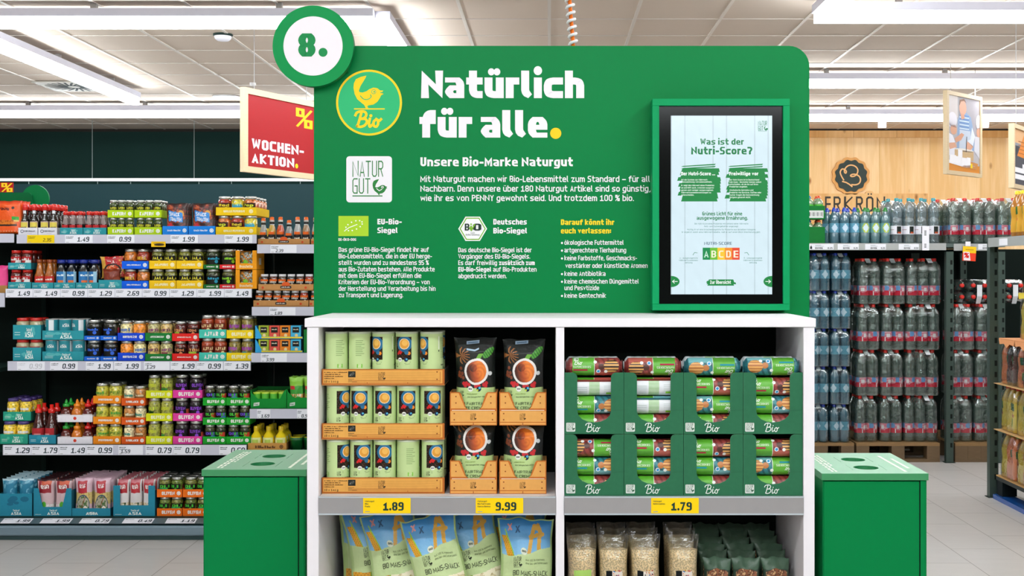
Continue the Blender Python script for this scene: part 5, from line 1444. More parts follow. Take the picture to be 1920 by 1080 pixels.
def fish(r, h): return turned('dark_sauce_bottle', [(0, 0, '14181c'), (.95, .0, '14181c'), (1, .05, '14181c'), (1, .62, '14181c'), (.6, .78, '20242a'), (.5, .86, '20242a'), (0, .86, '20242a')], [(.7, .862, '1c2f8a'), (.85, .87, '1c2f8a'), (.85, .99, '243aa0'), (0, 1, '243aa0')], h, r, labels=((-1.25, 1.25, .12, .58, '2f74b0', 1), (-.5, .6, .16, .28, 'e0703a', 1.0), (.6, 1.25, .12, .58, '9cc8e0', 1.0)), word=('xx', .42, .09, 'd8ecf4', 1))
stack(100.5, 141.5, SH[1], [(11.5, 55)], 2, fish, asia, 'first teal tray of blue-capped bottles', 'blue-capped dark bottle', 'bottle', 'blue-capped dark bottles', 3)
stack(142, 184.5, SH[1], [(11.5, 55)], 2, fish, asia, 'second teal tray of blue-capped bottles', 'blue-capped dark bottle', 'bottle', 'blue-capped dark bottles', 3)
def rice_pic(u, v):
    r = math.hypot((u-.5)*.8, v-.36)
    if r < .25: return col('e8a070') if noise2(u, v, 1.2) > .1 else col('d84a1c') if noise2(u, v, .7) > -.3 else col('f0e8d8')
    if r < .32: return col('2a1a18')
    if abs(u-.5) < .22 and .62 < v < .97: return col('b8242c') if noise2(u*1.5, v*1.5) < .6 or v < .7 else col('f0e0d8')
    return col('e8b04a') if u < .2 or u > .82 and noise2(u, v) > 0 else col('c8302a')
w = 44*kl-.002; cx = X(206.5, YL)
put('carton_tray', tray(w, .13, 16.5*kl, **asia), None, (cx, YL, SH[1]), label='teal tray holding a red rice pouch and a brown paste pouch', cat='tray')
m, fn = pouch('paste_pouch', w*.78, 36*kl, .04, lambda u, v: col('7a2a14') if noise2(u, v, .5) > -.3 else col('8f3a1c'), '6a2412')
o = put('paste_pouch', m, None, (cx, YL+.026, SH[1]+.003), label='brown paste pouch in the teal tray below the red rice pouch', cat='pouch')
m, fn = pouch('rice_pouch', w*1.06, 41*kl, .028, rice_pic, 'b82828', 44, 44)
o = put('rice_pouch', m, None, (cx-.004, YL+.065, SH[1]+.06), label='red rice pouch with a picture of a pan, standing in the teal tray', cat='pouch'); o.rotation_euler = (.06, -.04, 0)
b = MB(); b.box(-w*.36, w*.36, 0, .03, 0, .0565, '1d6a78', 'card'); b.build('paste_carton', None, (cx, YL+.052, SH[1]+.002), label='small teal carton behind the brown paste pouch', cat='carton')
bell = [J('8a2a14', 'BELL', 'e0b83a', '', extra=((-.8, .9, .2, .42, '1a1614'),)), J('b0621c', '', 'e0b83a', '', extra=((-.8, .9, .2, .42, '1a1614'), (-.6, .3, .3, .38, 'd8d83a')))]
stack(228, 278.5, SH[1], [(14.5, 37), (14.5, 37.5)], 2, bell, tw('1560e0', 'GRILL PEPERBALLS'), 'blue peppers tray', group=gj, deep=3)
jal = J('6a6a24', 'JALA', 'e0d43a', '16140e', extra=back)
stack(279.5, 330, SH[1], [(15.5, 37), (15.5, 37.5)], 2, jal, tw('f5c51c', 'JALAPEÑOS', wc='fbf2cc'), 'first yellow jalapeno tray', group=gj, deep=3)
stack(330.5, 380.5, SH[1], [(15.5, 37), (15.5, 37.5)], 2, jal, tw('f5c51c', 'JALAPEÑOS', wc='fbf2cc'), 'second yellow jalapeno tray', group=gj, deep=3)
gurk = J('2a3418', 'xxxx', '2f9ab8', '12160e', extra=back); beet = J('4a4a1c', 'xxx', '8ac82a', '1a1a10', extra=back)
stack(381.5, 411, SH[1], [(8, 37), (8, 37.5)], 1, gurk, tw('1e6a2c', 'GEWÜRZGURKEN'), 'narrow dark green tray', 'large jar', group=gj, deep=3)
stack(411.5, 441, SH[1], [(8, 37), (8, 37.5)], 1, beet, tw('d82a30', 'ROTE BETE'), 'narrow red tray', 'large jar', group=gj, deep=3)
# orange boxes with a cut-out window
w = 40*kl-.002; cx = (X(441.5, YL)+X(482, YL))/2
def window_box(w, h, d, c, word):
    b = MB(); n = 10
    pts = [(-w/2, 0), (w/2, 0), (w/2, h), (w*.30, h)] + [(w*.30*math.cos(math.pi*.5*k/n)*1.0, h*.34) for k in ()] + [(w*.30, h*.32), (-w*.30, h*.32), (-w*.30, h), (-w/2, h)]
    b.prism(pts, 0, .0015, c, 'card'); b.box(-w/2, w/2, .0017, d, 0, .0015, c, 'card'); b.box(-w/2, w/2, d, d+.0015, 0, h, c, 'card')
    for s in (-w/2, w/2-.0015): b.box(s, s+.0015, .0017, d-.0001, .0017, h, c, 'card')
    b.write(word, plane(0, .0007), 0, h*.09, h*.14, 'fbe8c0', t=.22, width=w*.62, align='c')
    b.flat([[( w/2+.0006, 0)]]*0, plane(0), c)
    b.add([(w/2+.0004, d*.3, h*.25), (w/2+.0004, d*.6, h*.25), (w/2+.0004, d*.6, h*.6), (w/2+.0004, d*.3, h*.6)], [(0, 1, 2, 3)], 'e8ddd0', 'ink')
    return b.mesh('display_box')
wb = window_box(w, 35.5*kl, .18, 'ee9a1c', 'Bruschetta')
def salad_pic(u, v):
    if math.hypot(u-.42, v-.38) < .16 and noise2(u, v, .6) > -.5: return col('7ac02a')
    n = noise2(u, v, .8); return col('c8822c') if n > .3 else col('3a3a2a') if n > -.2 else col('b8bcb4')
for k in range(2):
    z = SH[1]+k*36.2*kl
    put('display_box', wb, None, (cx, YL-.004, z), label=f'{("lower", "upper")[k]} orange box with a window in its front', cat='box')
    m, fn = pouch('spread_jar_pouch', w*.86, 33*kl, .05, salad_pic, '8a6a3a')
    put('spread_pouch', m, None, (cx, YL+.03, z+.0018), label=f'pouch showing green leaves in the {("lower", "upper")[k]} orange box', cat='pouch')

# ---- third shelf
sp1 = J('b0a884', 'xx', 'f0e4e0', 'b0302c', 'c8241c', 'sauce')
stack(24, 77, SH[2], [(25, 40), (27, 40)], 2, sp1, asia, 'teal tray of pale paste jars', 'red-lidded pale jar', group=gj, deep=2)
def tin(r, h):
    k = ('tin', round(r, 4), round(h, 4))
    if k not in _cache:
        b = MB(); b.lathe([(0, 0), (r, 0), (r*1.01, .02*h), (r, .04*h), (r, .96*h), (r*1.01, .98*h), (r*.97, h), (r*.93, .97*h), (0, .97*h)], 20, ['b8b8b4', 'b8b8b4', 'b8b8b4', '2a8a98', 'b8b8b4', 'b8b8b4', 'c8c8c4', 'c8c8c4'], 'gloss'); m1 = b.mesh('food_tin')
        b = MB(); f = curved(r)
        b.lathe([(r+.0006, .05*h), (r+.0006, .95*h)], 6, 'e6ecf0', 'ink', True, a0=.75, a1=1.5); b.lathe([(r+.0006, .05*h), (r+.0006, .95*h)], 6, 'e6ecf0', 'ink', True, a0=-3, a1=-2)
        b.write('ASIA', f(.001), -r*.75, .62*h, .16*h, 'e8f2f2', t=.24, width=r*1.0); b.lathe([(r+.0009, .1*h), (r+.0009, .35*h)], 4, 'c8b08a', 'ink', True, a0=.8, a1=1.1)
        _cache[k] = (('food_tin', m1), ('paper_label', b.mesh('paper_label')))
    return _cache[k]
stack(79, 157, SH[2], [(17.5, 39), (17.5, 39)], 3, tin, asia, 'teal tray of coconut tins', 'teal tin', 'tin', 'teal tins', 2, rot=1.2)
champ = J('1c1c14', 'xxxx', '3a6ad8', '101214', extra=back)
stack(157.5, 187, SH[2], [(8, 38.5), (8, 38)], 1, champ, tw('1f6ad8', 'CHAMPIGNONS'), 'first narrow blue tray', 'dark mushroom jar', group=gj, deep=3)
stack(188, 219, SH[2], [(8, 38.5), (8, 38)], 1, champ, tw('1f6ad8', 'CHAMPIGNONS'), 'second narrow blue tray', 'dark mushroom jar', group=gj, deep=3)
hirt = [J('d8822a', '', 'e0e0da', '', extra=((-.7, .4, .22, .4, '2a2a2a'),)), J('d2c48a', 'HIRT', '3a6ab8', '', extra=back)]
stack(220.5, 271.5, SH[2], [(15, 37.5), (14.5, 37)], 2, hirt, tw('1a48d0', 'HIRTENKÄSE'), 'blue cheese jar tray', group=gj, deep=2)
anti = [J('b89a5a', 'ARTI', '6a2a5a', '', extra=back), J('a8a06a', 'ARTI', '8a3a7a', '', extra=((-.9, .2, .2, .42, '8a3a4a'),))]
stack(272, 322, SH[2], [(13, 37.5), (14.5, 36.5)], 2, anti, tw('1e7a34', 'ARTISCHOCKEN'), 'dark green artichoke tray', group=gj, deep=2)
tom = [J('5a1c12', 'TOM', 'd88a5a', '2a120e', extra=back), J('4a1410', 'TOM', 'e0a060', '', extra=((-1, .3, .25, .45, '9ac03a'),))]
stack(322.5, 373, SH[2], [(13.5, 37), (14, 36.5)], 2, tom, tw('e02a26', 'GETROCKNETE TOMATEN'), 'red dried tomato tray', group=gj, deep=2)
ajv = J('a8401c', 'AJVAR', 'f0d8a0', '7a2814', fin='sauce', extra=back)
stack(373, 424, SH[2], [(15.5, 42.5), (16, 42.5)], 2, ajv, tw('4ac4b0', 'AJVAR'), 'mint ajvar tray', group=gj, deep=2)
oly = J('7a6a2c', 'OLIVEN', 'b83ac8', '', extra=back+((-1, 0, .2, .4, '3a8a98'),))
stack(424.5, 475, SH[2], [(15, 42), (15.5, 42)], 2, oly, tw('f5d31c', 'OLIVEN', wc='fbf6d0'), 'yellow olive tray', group=gj, deep=2)

# ---- fourth shelf
corn_j = J('d8b83a', 'xx', 'e8e8e8', '', '4a3a7a', extra=((-1, 1, .16, .34, '5a4a8a'), (-.8, .6, .2, .3, 'e8e0e0')))
teal_g = dict(c='2a9a80', wc='4ab898', style='asia', side='1a6a58')
stack(0, 52.5, SH[3], [(18.5, 42)], 2, corn_j, teal_g, 'lower green-teal tray of corn jars', 'yellow corn jar', group=gj, deep=3)
w = 52*kl; cx = X(29, YL)
put('carton_tray', tray(w, .226, 17*kl, **teal_g), None, (cx, YL+.02, SH[3]+42.4*kl+.001), .0, label='upper green-teal tray of corn jars', cat='tray')
for d in range(3):
    for i in range(2):
        r = .0385 if False else .036
        place(corn_j(.033, 41*kl), cx-.037+.074*i, YL+.06+.07*d, SH[3]+42.4*kl+.0028, 0, f'{("left", "right")[i]} yellow corn jar, {("front", "middle", "rear")[d]}, in the upper green-teal tray', 'jar', gj)
def sauce_tip(body, tip):
    def mk(r, h): return turned('squeeze_bottle_'+{'1f9a30': 'green', 'ee8a1c': 'orange', 'd8201c': 'red'}[tip], [(0, 0, body), (.9, .0, body), (1, .06, body), (1, .4, body), (.8, .52, body), (.5, .66, body), (0, .66, body)], [(.6, .662, tip), (.62, .68, tip), (.6, .78, tip), (.3, .8, tip), (.26, .9, tip), (.08, 1, tip), (0, 1, tip)], h, r, labels=((-1.1, 1.1, .1, .34, body if tip == 'ee8a1c' else 'cfc4c4', 1.0),))
    return mk
def hot(r, h): return turned('chili_sauce_bottle', [(0, 0, '3a100c'), (.95, .0, '3a100c'), (1, .05, '3a100c'), (1, .42, '3a100c'), (.75, .52, '4a1810'), (.42, .74, '4a1810'), (.42, .78, '4a1810'), (0, .78, '4a1810')], [(.5, .782, 'dc241c'), (.56, .8, 'dc241c'), (.52, .88, 'dc241c'), (.3, .9, 'dc241c'), (.3, 1, 'dc241c'), (0, 1, 'dc241c')], h, r, labels=((-1.2, 1.2, .08, .4, 'b02a30', 1), (-.6, .5, .12, .26, 'd88a8a', 1)))
stack(54, 105, SH[3], [(17, 73)], 2, hot, dict(c='2a88a0', wc='2f98ae', style='asia', side='1d5a70'), 'teal tray of red-tipped chili bottles', 'red-tipped bottle', 'bottle', 'red-tipped chili bottles', 2)
tips = [sauce_tip('5a1c14', '1f9a30'), sauce_tip('d8761c', 'ee8a1c'), sauce_tip('5a1014', 'd8201c')]
def fixed(i): return lambda r, h: tips[i](r*.98, h)
def white_stack():
    w = 66*kl-.002; cx = (X(107, YL)+X(174, YL))/2; z = SH[3]
    for k in range(2):
        put('carton_tray', tray(w, .17, 13*kl, c='efeaf2', word='', style='seal', side='d8d4dc'), None, (cx, YL, z), label=f'{("lower", "upper")[k]} white tray of tipped chili sauces', cat='tray')
        for d in range(2):
            for i in range(3):
                pr = tips[i](.031, 41*kl)
                place(pr, cx+(i-1)*.062, YL+.034+.066*d, z+.0018, 0, f'{("green", "orange", "red")[i]}-tipped chili sauce bottle, {("front", "rear")[d]} of the {("lower", "upper")[k]} white tray', 'bottle', 'tipped chili sauce bottles')
        if k == 0:
            z += 41.4*kl
            b = MB(); b.box(-w/2, w/2, 0, .17, -.0015, 0, 'd8d4dc', 'card'); b.build('carton_divider', None, (cx, YL, z+.0005), label='white card sheet under the upper tray of tipped chili sauces', cat='card'); z += .0008
    return
white_stack()
pfe = [J('a8a034', 'xxx', '5aa03a', '', extra=back), J('b0a83a', 'PEP', '6a8a2a', '', extra=((-.9, .6, .2, .4, 'c8b83a'),))]
stack(174.5, 226.5, SH[3], [(14.5, 37.5), (13.5, 38.2), (14.2, 37.5)], 2, pfe, tw('ee8a1c', 'PFEFFERONEN'), 'orange peppers tray', group=gj, deep=2)
kno = [J('d2c49a', 'xxx', '2a8a7a', '', extra=back), J('b0743a', 'xxx', 'e0d4b0', '', extra=((-.9, .9, .3, .5, '8a5a2a'),))]
stack(227.5, 272.5, SH[3], [(13.5, 36), (13.5, 35.8), (14, 36)], 2, kno, tw('d8581c', 'KNOBLAUCH'), 'rust-coloured garlic tray', group=gj, deep=2)
oll = [J('94943c', 'OLIVEN', 'd8e22a', '', extra=back), J('8a8a3a', 'OLIV', 'c8d83a', '', extra=((-1.1, .2, .18, .42, 'b8386a'), (-1.1, .2, .3, .42, '4a9a3a')))]
stack(273.5, 323, SH[3], [(14.5, 43), (14.2, 43), (13.8, 43)], 2, oll, tw('d8dc1c', 'OLIVEN', wc='f6f6d0'), 'lime olive tray', group=gj, deep=2)
olp = [J('1c1418', 'OLIVEN', '9a4ad8', '151015', extra=back), J('201618', 'OLIVEN', '8a4ac8', '151015', extra=((1, 1.6, .2, .5, 'd8583a'),))]
stack(324, 379, SH[3], [(14.5, 43.2), (14.2, 43), (14.5, 43.5)], 2, olp, tw('e0409a', 'OLIVEN'), 'pink olive tray', group=gj, deep=2)
olg = [J('3a3a1c', 'OLI', '6a4ac8', '14140e', extra=((.2, 1.2, .2, .42, '2f7ad0'), (.2, 1.2, .42, .6, '3aa04a'))), J('2c3018', 'OLIV', '4ac83a', '14140e', extra=((.3, 1.3, .2, .6, 'c8402a'),))]
stack(380, 423.5, SH[3], [(14, 36), (13.5, 36), (14.5, 36.5)], 2, olg, tw('1ea02c', 'OLIVEN'), 'green olive tray beside the pink ones', group=gj, deep=2)
stack(424, 469, SH[3], [(14, 36), (13.5, 36), (14.5, 36.5)], 2, olg, tw('1ea02c', 'OLIVEN'), 'green olive tray at the bay end', group=gj, deep=2)

# ---- bottom deck
olo = [J('5a6a24', 'OLI', '4ac03a', '1a2010', extra=back), J('6a6a2a', 'OLI', '58c83a', '1a2010', extra=((-1.2, .4, .2, .46, '2f9a5a'),))]
stack(294, 341.5, SH[4], [(14.2, 35), (14.8, 37)], 2, olo, tw('ee701c', 'OLIVEN'), 'first orange olive tray on the bottom deck', group=gj, deep=3)
stack(342.5, 391, SH[4], [(14.2, 35), (14.8, 37)], 2, olo, tw('ee701c', 'OLIVEN'), 'second orange olive tray behind the bin', group=gj, deep=3)
def carton(w, h, d, hs, cut, c, c2):
    """A teal shelf carton; cut: opening in the front (x0, x1, z0) or None."""
    b = MB(); e = .0015
    if cut: pts = [(-w/2, 0), (w/2, 0), (w/2, h), (cut[1]+cut[3], h), (cut[1], cut[2]), (cut[0], cut[2]), (cut[0]-cut[3], h), (-w/2, h)]
    else: pts = [(-w/2, 0), (w/2, 0), (w/2, h), (-w/2, h)]
    b.prism(pts, 0, e, c, 'card'); b.box(-w/2, w/2, e+.0002, d, 0, e, c, 'card'); b.box(-w/2, w/2, d+.0001, d+e, 0, hs, c2, 'card')
    for s in (-w/2, w/2-e): b.box(s, s+e, e+.0002, d-.0001, e+.0002, hs, c2, 'card')
    f1 = plane(0, .0009)
    zt = cut[2] if cut else h*.36
    b.write('Taste of', f1, w*.02, min(zt*.62, .026), .011, 'e6f0ec', t=.2, width=w*.2, align='c'); b.write('ASIA', f1, w*.02, .006, .017, 'eef6f2', t=.24, width=w*.32, align='c')
    if not cut and h > .08:
        rnd = random.Random(4)
        for q in range(5):
            cx, cz = rnd.uniform(-.32, .32)*w, rnd.uniform(.5, .8)*h
            b.flat([ngon(cx, cz, rnd.uniform(.07, .15)*w, 9, rnd.uniform(.06, .14)*h, rnd.uniform(0, 1))], plane(0, .0005+.00006*q), '1d6a86')
    if cut: b.flat([rect(-w*.46, -w*.3, .008, .010)], f1, 'cfe4e0')
    return b.mesh('shelf_carton')
def red_pic(u, v):
    if v > .95: return col('3a1a20')
    if .12 < u < .88 and v > .62: return (col('f0e4e0') if .74 < v < .84 and .25 < u < .75 and noise2(u*1.6, v*2) > -.3 else col('c8502a') if v > .84 and u > .3 else col('9a1f2c'))
    if math.hypot((u-.45)*.7, v-.28) < .1: return col('5ab83a')
    return col('d8b8bc') if v > .3 else col('e8e4e0') if noise2(u, v) > -.2 else col('dcc8c8')
def noodle_pic(u, v):
    r = math.hypot((u-.5)*.75, (v-.24)*.95)
    if .2 < u < .75 and v > .60 and v < .93: return (col('f0e0e0') if .74 < v < .84 and .3 < u < .66 and noise2(u*1.6, v*2) > -.3 else col('b82030'))
    if r < .3:
        if r > .27: return col('2a4a6a')
        if abs((v-.30)-(u-.5)*1.3) < .03 and u > .3: return col('8a4a24')
        if math.hypot((u-.66)*.75, v-.15) < .09: return col('e8963a') if math.hypot((u-.66)*.75, v-.15) < .05 else col('f0ece4')
        return col('b0a894') if noise2(u, v, 1.1) > -.2 else col('4a6a34')
    if v > .93: return col('e0b8c8')
    if v > .3 and v < .62: return col('d8c07a') if noise2(u, v, 1.6) > -.4 else col('c0a45a')
    return col('e0bcc8')
def blue_pic(u, v):
    if v > .95: return col('b8d8e4')
    if .35 < v < .55 and .2 < u < .8 and noise2(u*1.6, v*2.2) > -.25: return col('e8f2f4')
    return col('1f7a9a') if noise2(u*.4, v*.5) > -.2 else col('6ab0c8')
def mix_pic(u, v):
    if .1 < u < .9 and v > .62: return (col('f0e4e0') if .74 < v < .84 and .25 < u < .75 and noise2(u*1.6, v*2) > -.3 else col('b8202c') if v < .9 else col('c8707a'))
    if v < .34: return col('d8b87a') if noise2(u, v, .9) > .1 else col('3a4a2a') if noise2(u, v, .7) < -.3 else col('e8dcc8')
    return col('e4dcdc')
CT = '2a86a0'
specs = [(-2, 60.5, 42, None, 'teal carton with a world map, cut by the picture edge', blue_pic, 'blue rice bag', 2, 67),
         (62.5, 134.5, 52, (-.055, .055, 17, .025), 'teal carton with a slanted opening of red and white bags', red_pic, 'red and white noodle bag', 2, 66),
         (134.5, 207.5, 14.5, None, 'low teal carton of noodle bags with egg picture', noodle_pic, 'noodle bag with an egg picture', 2, 68),
         (212, 291, 57, (-.08, .08, 20, .0), 'teal carton with a square opening of mixed bags', mix_pic, 'bag with a red label in the square opening', 3, 66)]
for a, c, hh, cut, lab, pic, what, n, bh in specs:
    w = (c-a)*kl-.003; cx = (X(a, YL)+X(c, YL))/2
    cc = (cut[0], cut[1], cut[2]*kl, cut[3]) if cut else None
    put('shelf_carton', carton(w, hh*kl, .36, min(hh, 48)*kl, cc, CT, '1d5a70'), None, (cx, YL, SH[4]), label=lab, cat='carton')
    pw = (w-.008)/n
    m, fn = pouch(what.split(' bag')[0].replace(' ', '_')+'_bag', pw*.97, bh*kl, .042, pic, 'c8b8bc', 56, 84)
    for d in range(6):
        for i in range(n):
            o = put(what.split()[0]+'_bag' if what.split()[0] != 'bag' else 'mixed_bag', m, None, (cx-w/2+.004+pw*(i+.5), YL+.03+.052*d, SH[4]+.003), label=f'{what}, {ordn(i, n)} in row {("one", "two", "three", "four", "five", "six")[d]} from the front', cat='bag', group='bags on the bottom deck')
            o.rotation_euler = (-.05, random.uniform(-.02, .02), random.uniform(-.04, .04))

# ---- spice bay
YS_ = YL
def grinder(c):
    return lambda r, h: turned('spice_grinder_'+c, [(0, 0, c), (.95, .0, c), (1, .05, c), (1, .5, c), (.6, .7, 'b0b0ac'), (.55, .74, 'b0b0ac'), (0, .74, c)], [(.5, .742, '1c1a18'), (.62, .75, '1c1a18'), (.62, .82, 'b8b4ac'), (.62, .88, 'e0641c'), (.5, .99, 'e0641c'), (0, 1, 'e0641c')], h, r, 'glassy', labels=((-1.3, 1.3, .1, .36, '201d1c', 1), (-.8, .8, .36, .46, 'e0641c', 1)), word=('xx', .2, .07, 'd8d0c0', 1))
gr = [grinder(c) for c in ('9a9a94', 'b8963a', 'c8481c', '8a8a88', 'a8a8a4', '9a7a5a')]
S2 = [Z(q[0], YR)-.0015 for q in RL_]
w = 97*kl; cx = (X(483, YL)+X(581, YL))/2
plank = dict(c='c08a52', style='plank', side='a8743f')
put('carton_tray', tray(w, .1, 11*kl, **plank), None, (cx, YL, S2[0]), label='brown tray of spice grinders beside the yellow pepper tray', cat='tray')
for i in range(6): place(gr[i](.0215, (50, 52, 52, 46, 52, 52)[i]*kl), cx+(i-2.5)*.0485, YL+.028, S2[0]+.0018, 0, f'{ordn(i, 6)} orange-topped spice grinder in the brown tray', 'spice grinder', 'spice grinders')
put('carton_tray', tray(.1, .1, 11*kl, **plank), None, (X(600, YL), YL, S2[0]), label='brown tray of grinders half hidden by the green sign, top shelf', cat='tray')
place(gr[4](.0215, 52*kl), X(590, YL), YL+.028, S2[0]+.0018, 0, 'spice grinder cut off by the edge of the green sign', 'spice grinder', 'spice grinders')
mini = lambda c: J(c, 'xx', 'c8c0b4', '1c1a1a', 'e8e6ea', 'sauce', extra=((-1.1, 1.1, .56, .68, 'e0641c'),))
mj = [mini(c) for c in ('3a2a20', '5a2a18', '4a3a28', '3a3a38', '4a2a1c', '8a2a18')]
z = S2[1]
for k in range(2):
    cxk = cx-.008+.02*k-(0 if k else .008); w = 103*kl
    put('carton_tray', tray(w, .12, 12*kl, **plank), None, (cxk, YL, z), label=f'{("lower", "upper")[k]} brown tray of black-labelled spice jars', cat='tray')
    for i in range(6): place(mj[i](.0235, (30, 30)[k]*kl), cxk+(i-2.5)*.0505, YL+.03, z+.0018, 0, f'{ordn(i, 6)} small white-lidded spice jar in the {("lower", "upper")[k]} brown tray', 'jar', 'white-lidded spice jars')
    put('carton_tray', tray(.12, .12, 12*kl, **plank), None, (cxk+w/2+.065, YL, z), label=f'{("lower", "upper")[k]} brown spice jar tray half hidden by the green sign', cat='tray')
    place(mj[k](.0235, (30, 46)[k]*kl), cxk+w/2+.033, YL+.03, z+.0018, 0, f'spice jar cut off by the green sign, {("lower", "upper")[k]} tray', 'jar', 'white-lidded spice jars')
    z += 30.4*kl
# tea packets: two tiers of a sloping blue carton with four colours each
z = S2[2]
def tea_carton(w, h, d):
    b = MB()
    b.box(-w/2, w/2, .0017, d, 0, .0015, '3a9ad8', 'card'); b.prism([(-w/2, 0), (w/2, 0), (w/2, h*.16), (-w/2+w*.14, h*.16), (-w/2+.005, h*.98), (-w/2, h*.98)], 0, .0015, '3aa8e0', 'card'); b.flat([rect(-w/2+w*.13, w/2-.002, .002, h*.15)], plane(0, .0006), 'e8d23a')
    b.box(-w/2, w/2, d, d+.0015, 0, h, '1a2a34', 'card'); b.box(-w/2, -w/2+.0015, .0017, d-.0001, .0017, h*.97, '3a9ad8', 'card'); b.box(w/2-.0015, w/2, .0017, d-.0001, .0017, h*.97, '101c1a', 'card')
    return b.mesh('shelf_carton')
def packet(c):
    b = MB(); w, h = .058, .072
    b.box(-w/2, w/2, 0, .05, 0, h, c, 'card', .001); f = plane(0, .0006)
    b.flat([rect(-w*.32, w*.32, h*.45, h*.88)], f, '1c1a18'); b.write('xxx', plane(0, .001), -w*.25, h*.66, h*.1, 'e8dcc0', t=.2, width=w*.5); b.flat([ngon(w*.05, h*.24, w*.16, 8)], f, 'f0d8a0')
    return b.mesh('tea_packet')
pk = [packet(c) for c in ('a8b83a', 'e0584a', 'f0882c', '4ab4dc')]
for k in range(2):
    w = 89*kl; cxk = (X(478.5, YL)+X(567.5, YL))/2
    put('shelf_carton', tea_carton(w, 25*kl, .09), None, (cxk, YL, z), label=f'{("lower", "upper")[k]} blue carton of colourful tea packets', cat='carton')
    for i in range(4): put('tea_packet', pk[i], None, (cxk-w/2+.055+.0605*i-.008, YL+.004, z+.002), label=f'{("green", "red", "orange", "light blue")[i]} tea packet in the {("lower", "upper")[k]} blue carton', cat='packet', group='tea packets')
    z += 26*kl
b = MB(); b.box(-.02, .02, 0, .1, 0, .13, '1c7a34', 'card', .001); b.build('tea_box', None, (X(576, YL), YL+.002, S2[2]), label='dark green box beside the tea packets, mostly hidden by the white shelf', cat='box')
# green display cartons with pots and a salad sachet carton
z = S2[3]
def green_carton(w, h, lo, d):
    b = MB()
    b.prism([(-w/2, 0), (w/2, 0), (w/2, h), (w/2-w*.06, h*.9), (w*.32, lo), (-w*.3, lo), (-w*.46, lo+.03), (-w/2, lo+.05)], 0, .0015, '138a34', 'card')
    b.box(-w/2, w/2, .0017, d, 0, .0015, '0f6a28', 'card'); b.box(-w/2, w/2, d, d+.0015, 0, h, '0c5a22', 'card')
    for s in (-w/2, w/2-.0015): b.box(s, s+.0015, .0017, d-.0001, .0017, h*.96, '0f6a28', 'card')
    b.flat([[(-w*.42, .012), (-w*.26, .016), (-w*.25, .034), (-w*.41, .03)]], plane(0, .0006), 'eef4ee'); b.write('Knorr', plane(0, .0011), -w*.40, .018, .011, '1a7a34', t=.22, width=w*.12, shear=.1)
    return b.mesh('shelf_carton')
w = 67*kl; cxk = (X(470, YL)+X(537, YL))/2
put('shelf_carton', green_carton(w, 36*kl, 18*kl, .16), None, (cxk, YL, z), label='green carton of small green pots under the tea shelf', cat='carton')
b = MB(); b.lathe([(0, 0), (.019, 0), (.0225, .05), (.0225, .078), (.0235, .08), (.0235, .0865), (0, .087)], 16, ['3aa83a', '3aa83a', '5ac03a', 'b8d83a', 'b8d83a', 'c8e05a'], 'gloss'); pot = b.mesh('seasoning_pot')
for d in range(3):
    for i in range(4): put('seasoning_pot', pot, None, (cxk+(i-1.5)*.0475, YL+.03+.048*d, z+.002+.03*0), label=f'{ordn(i, 4)} small green pot, {("front", "middle", "rear")[d]} row of the green carton', cat='pot', group='small green pots')
w = 60*kl; cxk = (X(538.5, YL)+X(598, YL))/2
put('shelf_carton', green_carton(w, 26*kl, 20*kl, .16), None, (cxk, YL, z), label='green carton of salad sachets beside the white shelf', cat='carton')
def sachet_pic(u, v):
    if v > .72: return col('8ac83a')
    if .05 < u < .4 and .6 < v < .72: return col('c8282c')
    if v < .45: return col('e0a05a') if noise2(u, v) > .2 else col('4a9a2c') if noise2(u, v, .6) > -.3 else col('e8e0c8')
    return col('3a9a34')
m, fn = pouch('salad_sachet', w*.44, 57*kl, .02, sachet_pic, '3a8a34')
for d in range(4):
    for i in range(2): put('salad_sachet', m, None, (cxk+(i-.5)*w*.46, YL+.018+.034*d, z+.002), label=f'{("left", "right")[i]} salad sachet, {("front", "second", "third", "rear")[d]} in its green carton', cat='sachet', group='salad sachets')
# lemon juice bottles and green tins on the lowest spice shelf
z = S2[4]
w = 72*kl; cxk = (X(465, YL)+X(537, YL))/2
b_tr = tray(w, .214, 14*kl, c='c8924a', word='xxxxxxxxxx', wc='5a3a1c', side='a8743f')
put('carton_tray', b_tr, None, (cxk, YL-.002, z), label='brown tray of lemon juice bottles above the collecting bin', cat='tray')
def lemon(r, h): return turned('lemon_juice_bottle', [(0, 0, 'f0d21c'), (.8, 0, 'f0d21c'), (1, .12, 'f0d21c'), (1, .4, 'f0d21c'), (.8, .6, 'f0d21c'), (.4, .74, 'f0d21c'), (.4, .78, 'f0d21c'), (0, .78, 'f0d21c')], [(.44, .782, 'f2cc1c'), (.44, .97, 'f2cc1c'), (.36, 1, 'f2cc1c'), (0, 1, 'f2cc1c')], h, r, 'satin', labels=((-1.0, 1.0, .16, .52, 'e8e8a0', 1.0), (-.5, .5, .2, .44, 'b8cc5a', 1.0)))
for d in range(3):
    for i in range(3): place(lemon(.033, 44*kl), cxk+(i-1)*.07, YL+.036+.066*d, z+.0018, 0, f'{ordn(i, 3)} yellow lemon juice bottle, {("front", "middle", "rear")[d]} row', 'bottle', 'lemon juice bottles')
b = MB(); b.lathe([(0, 0), (.036, 0), (.036, .05), (.038, .052), (.038, .07), (0, .071)], 18, ['0c5a24', '0c5a24', '0c5a24', '0c5a24', 'd8c82a'], 'gloss'); gt = b.mesh('green_pot')
for d in range(2):
    for i in range(3): put('green_pot', gt, None, (X(553, YL)+.078*i, YL+.05+.08*d, z+.0005), label=f'{ordn(i, 3)} dark green pot beside the lemon juice, {("front", "rear")[d]} row', cat='pot', group='dark green pots')

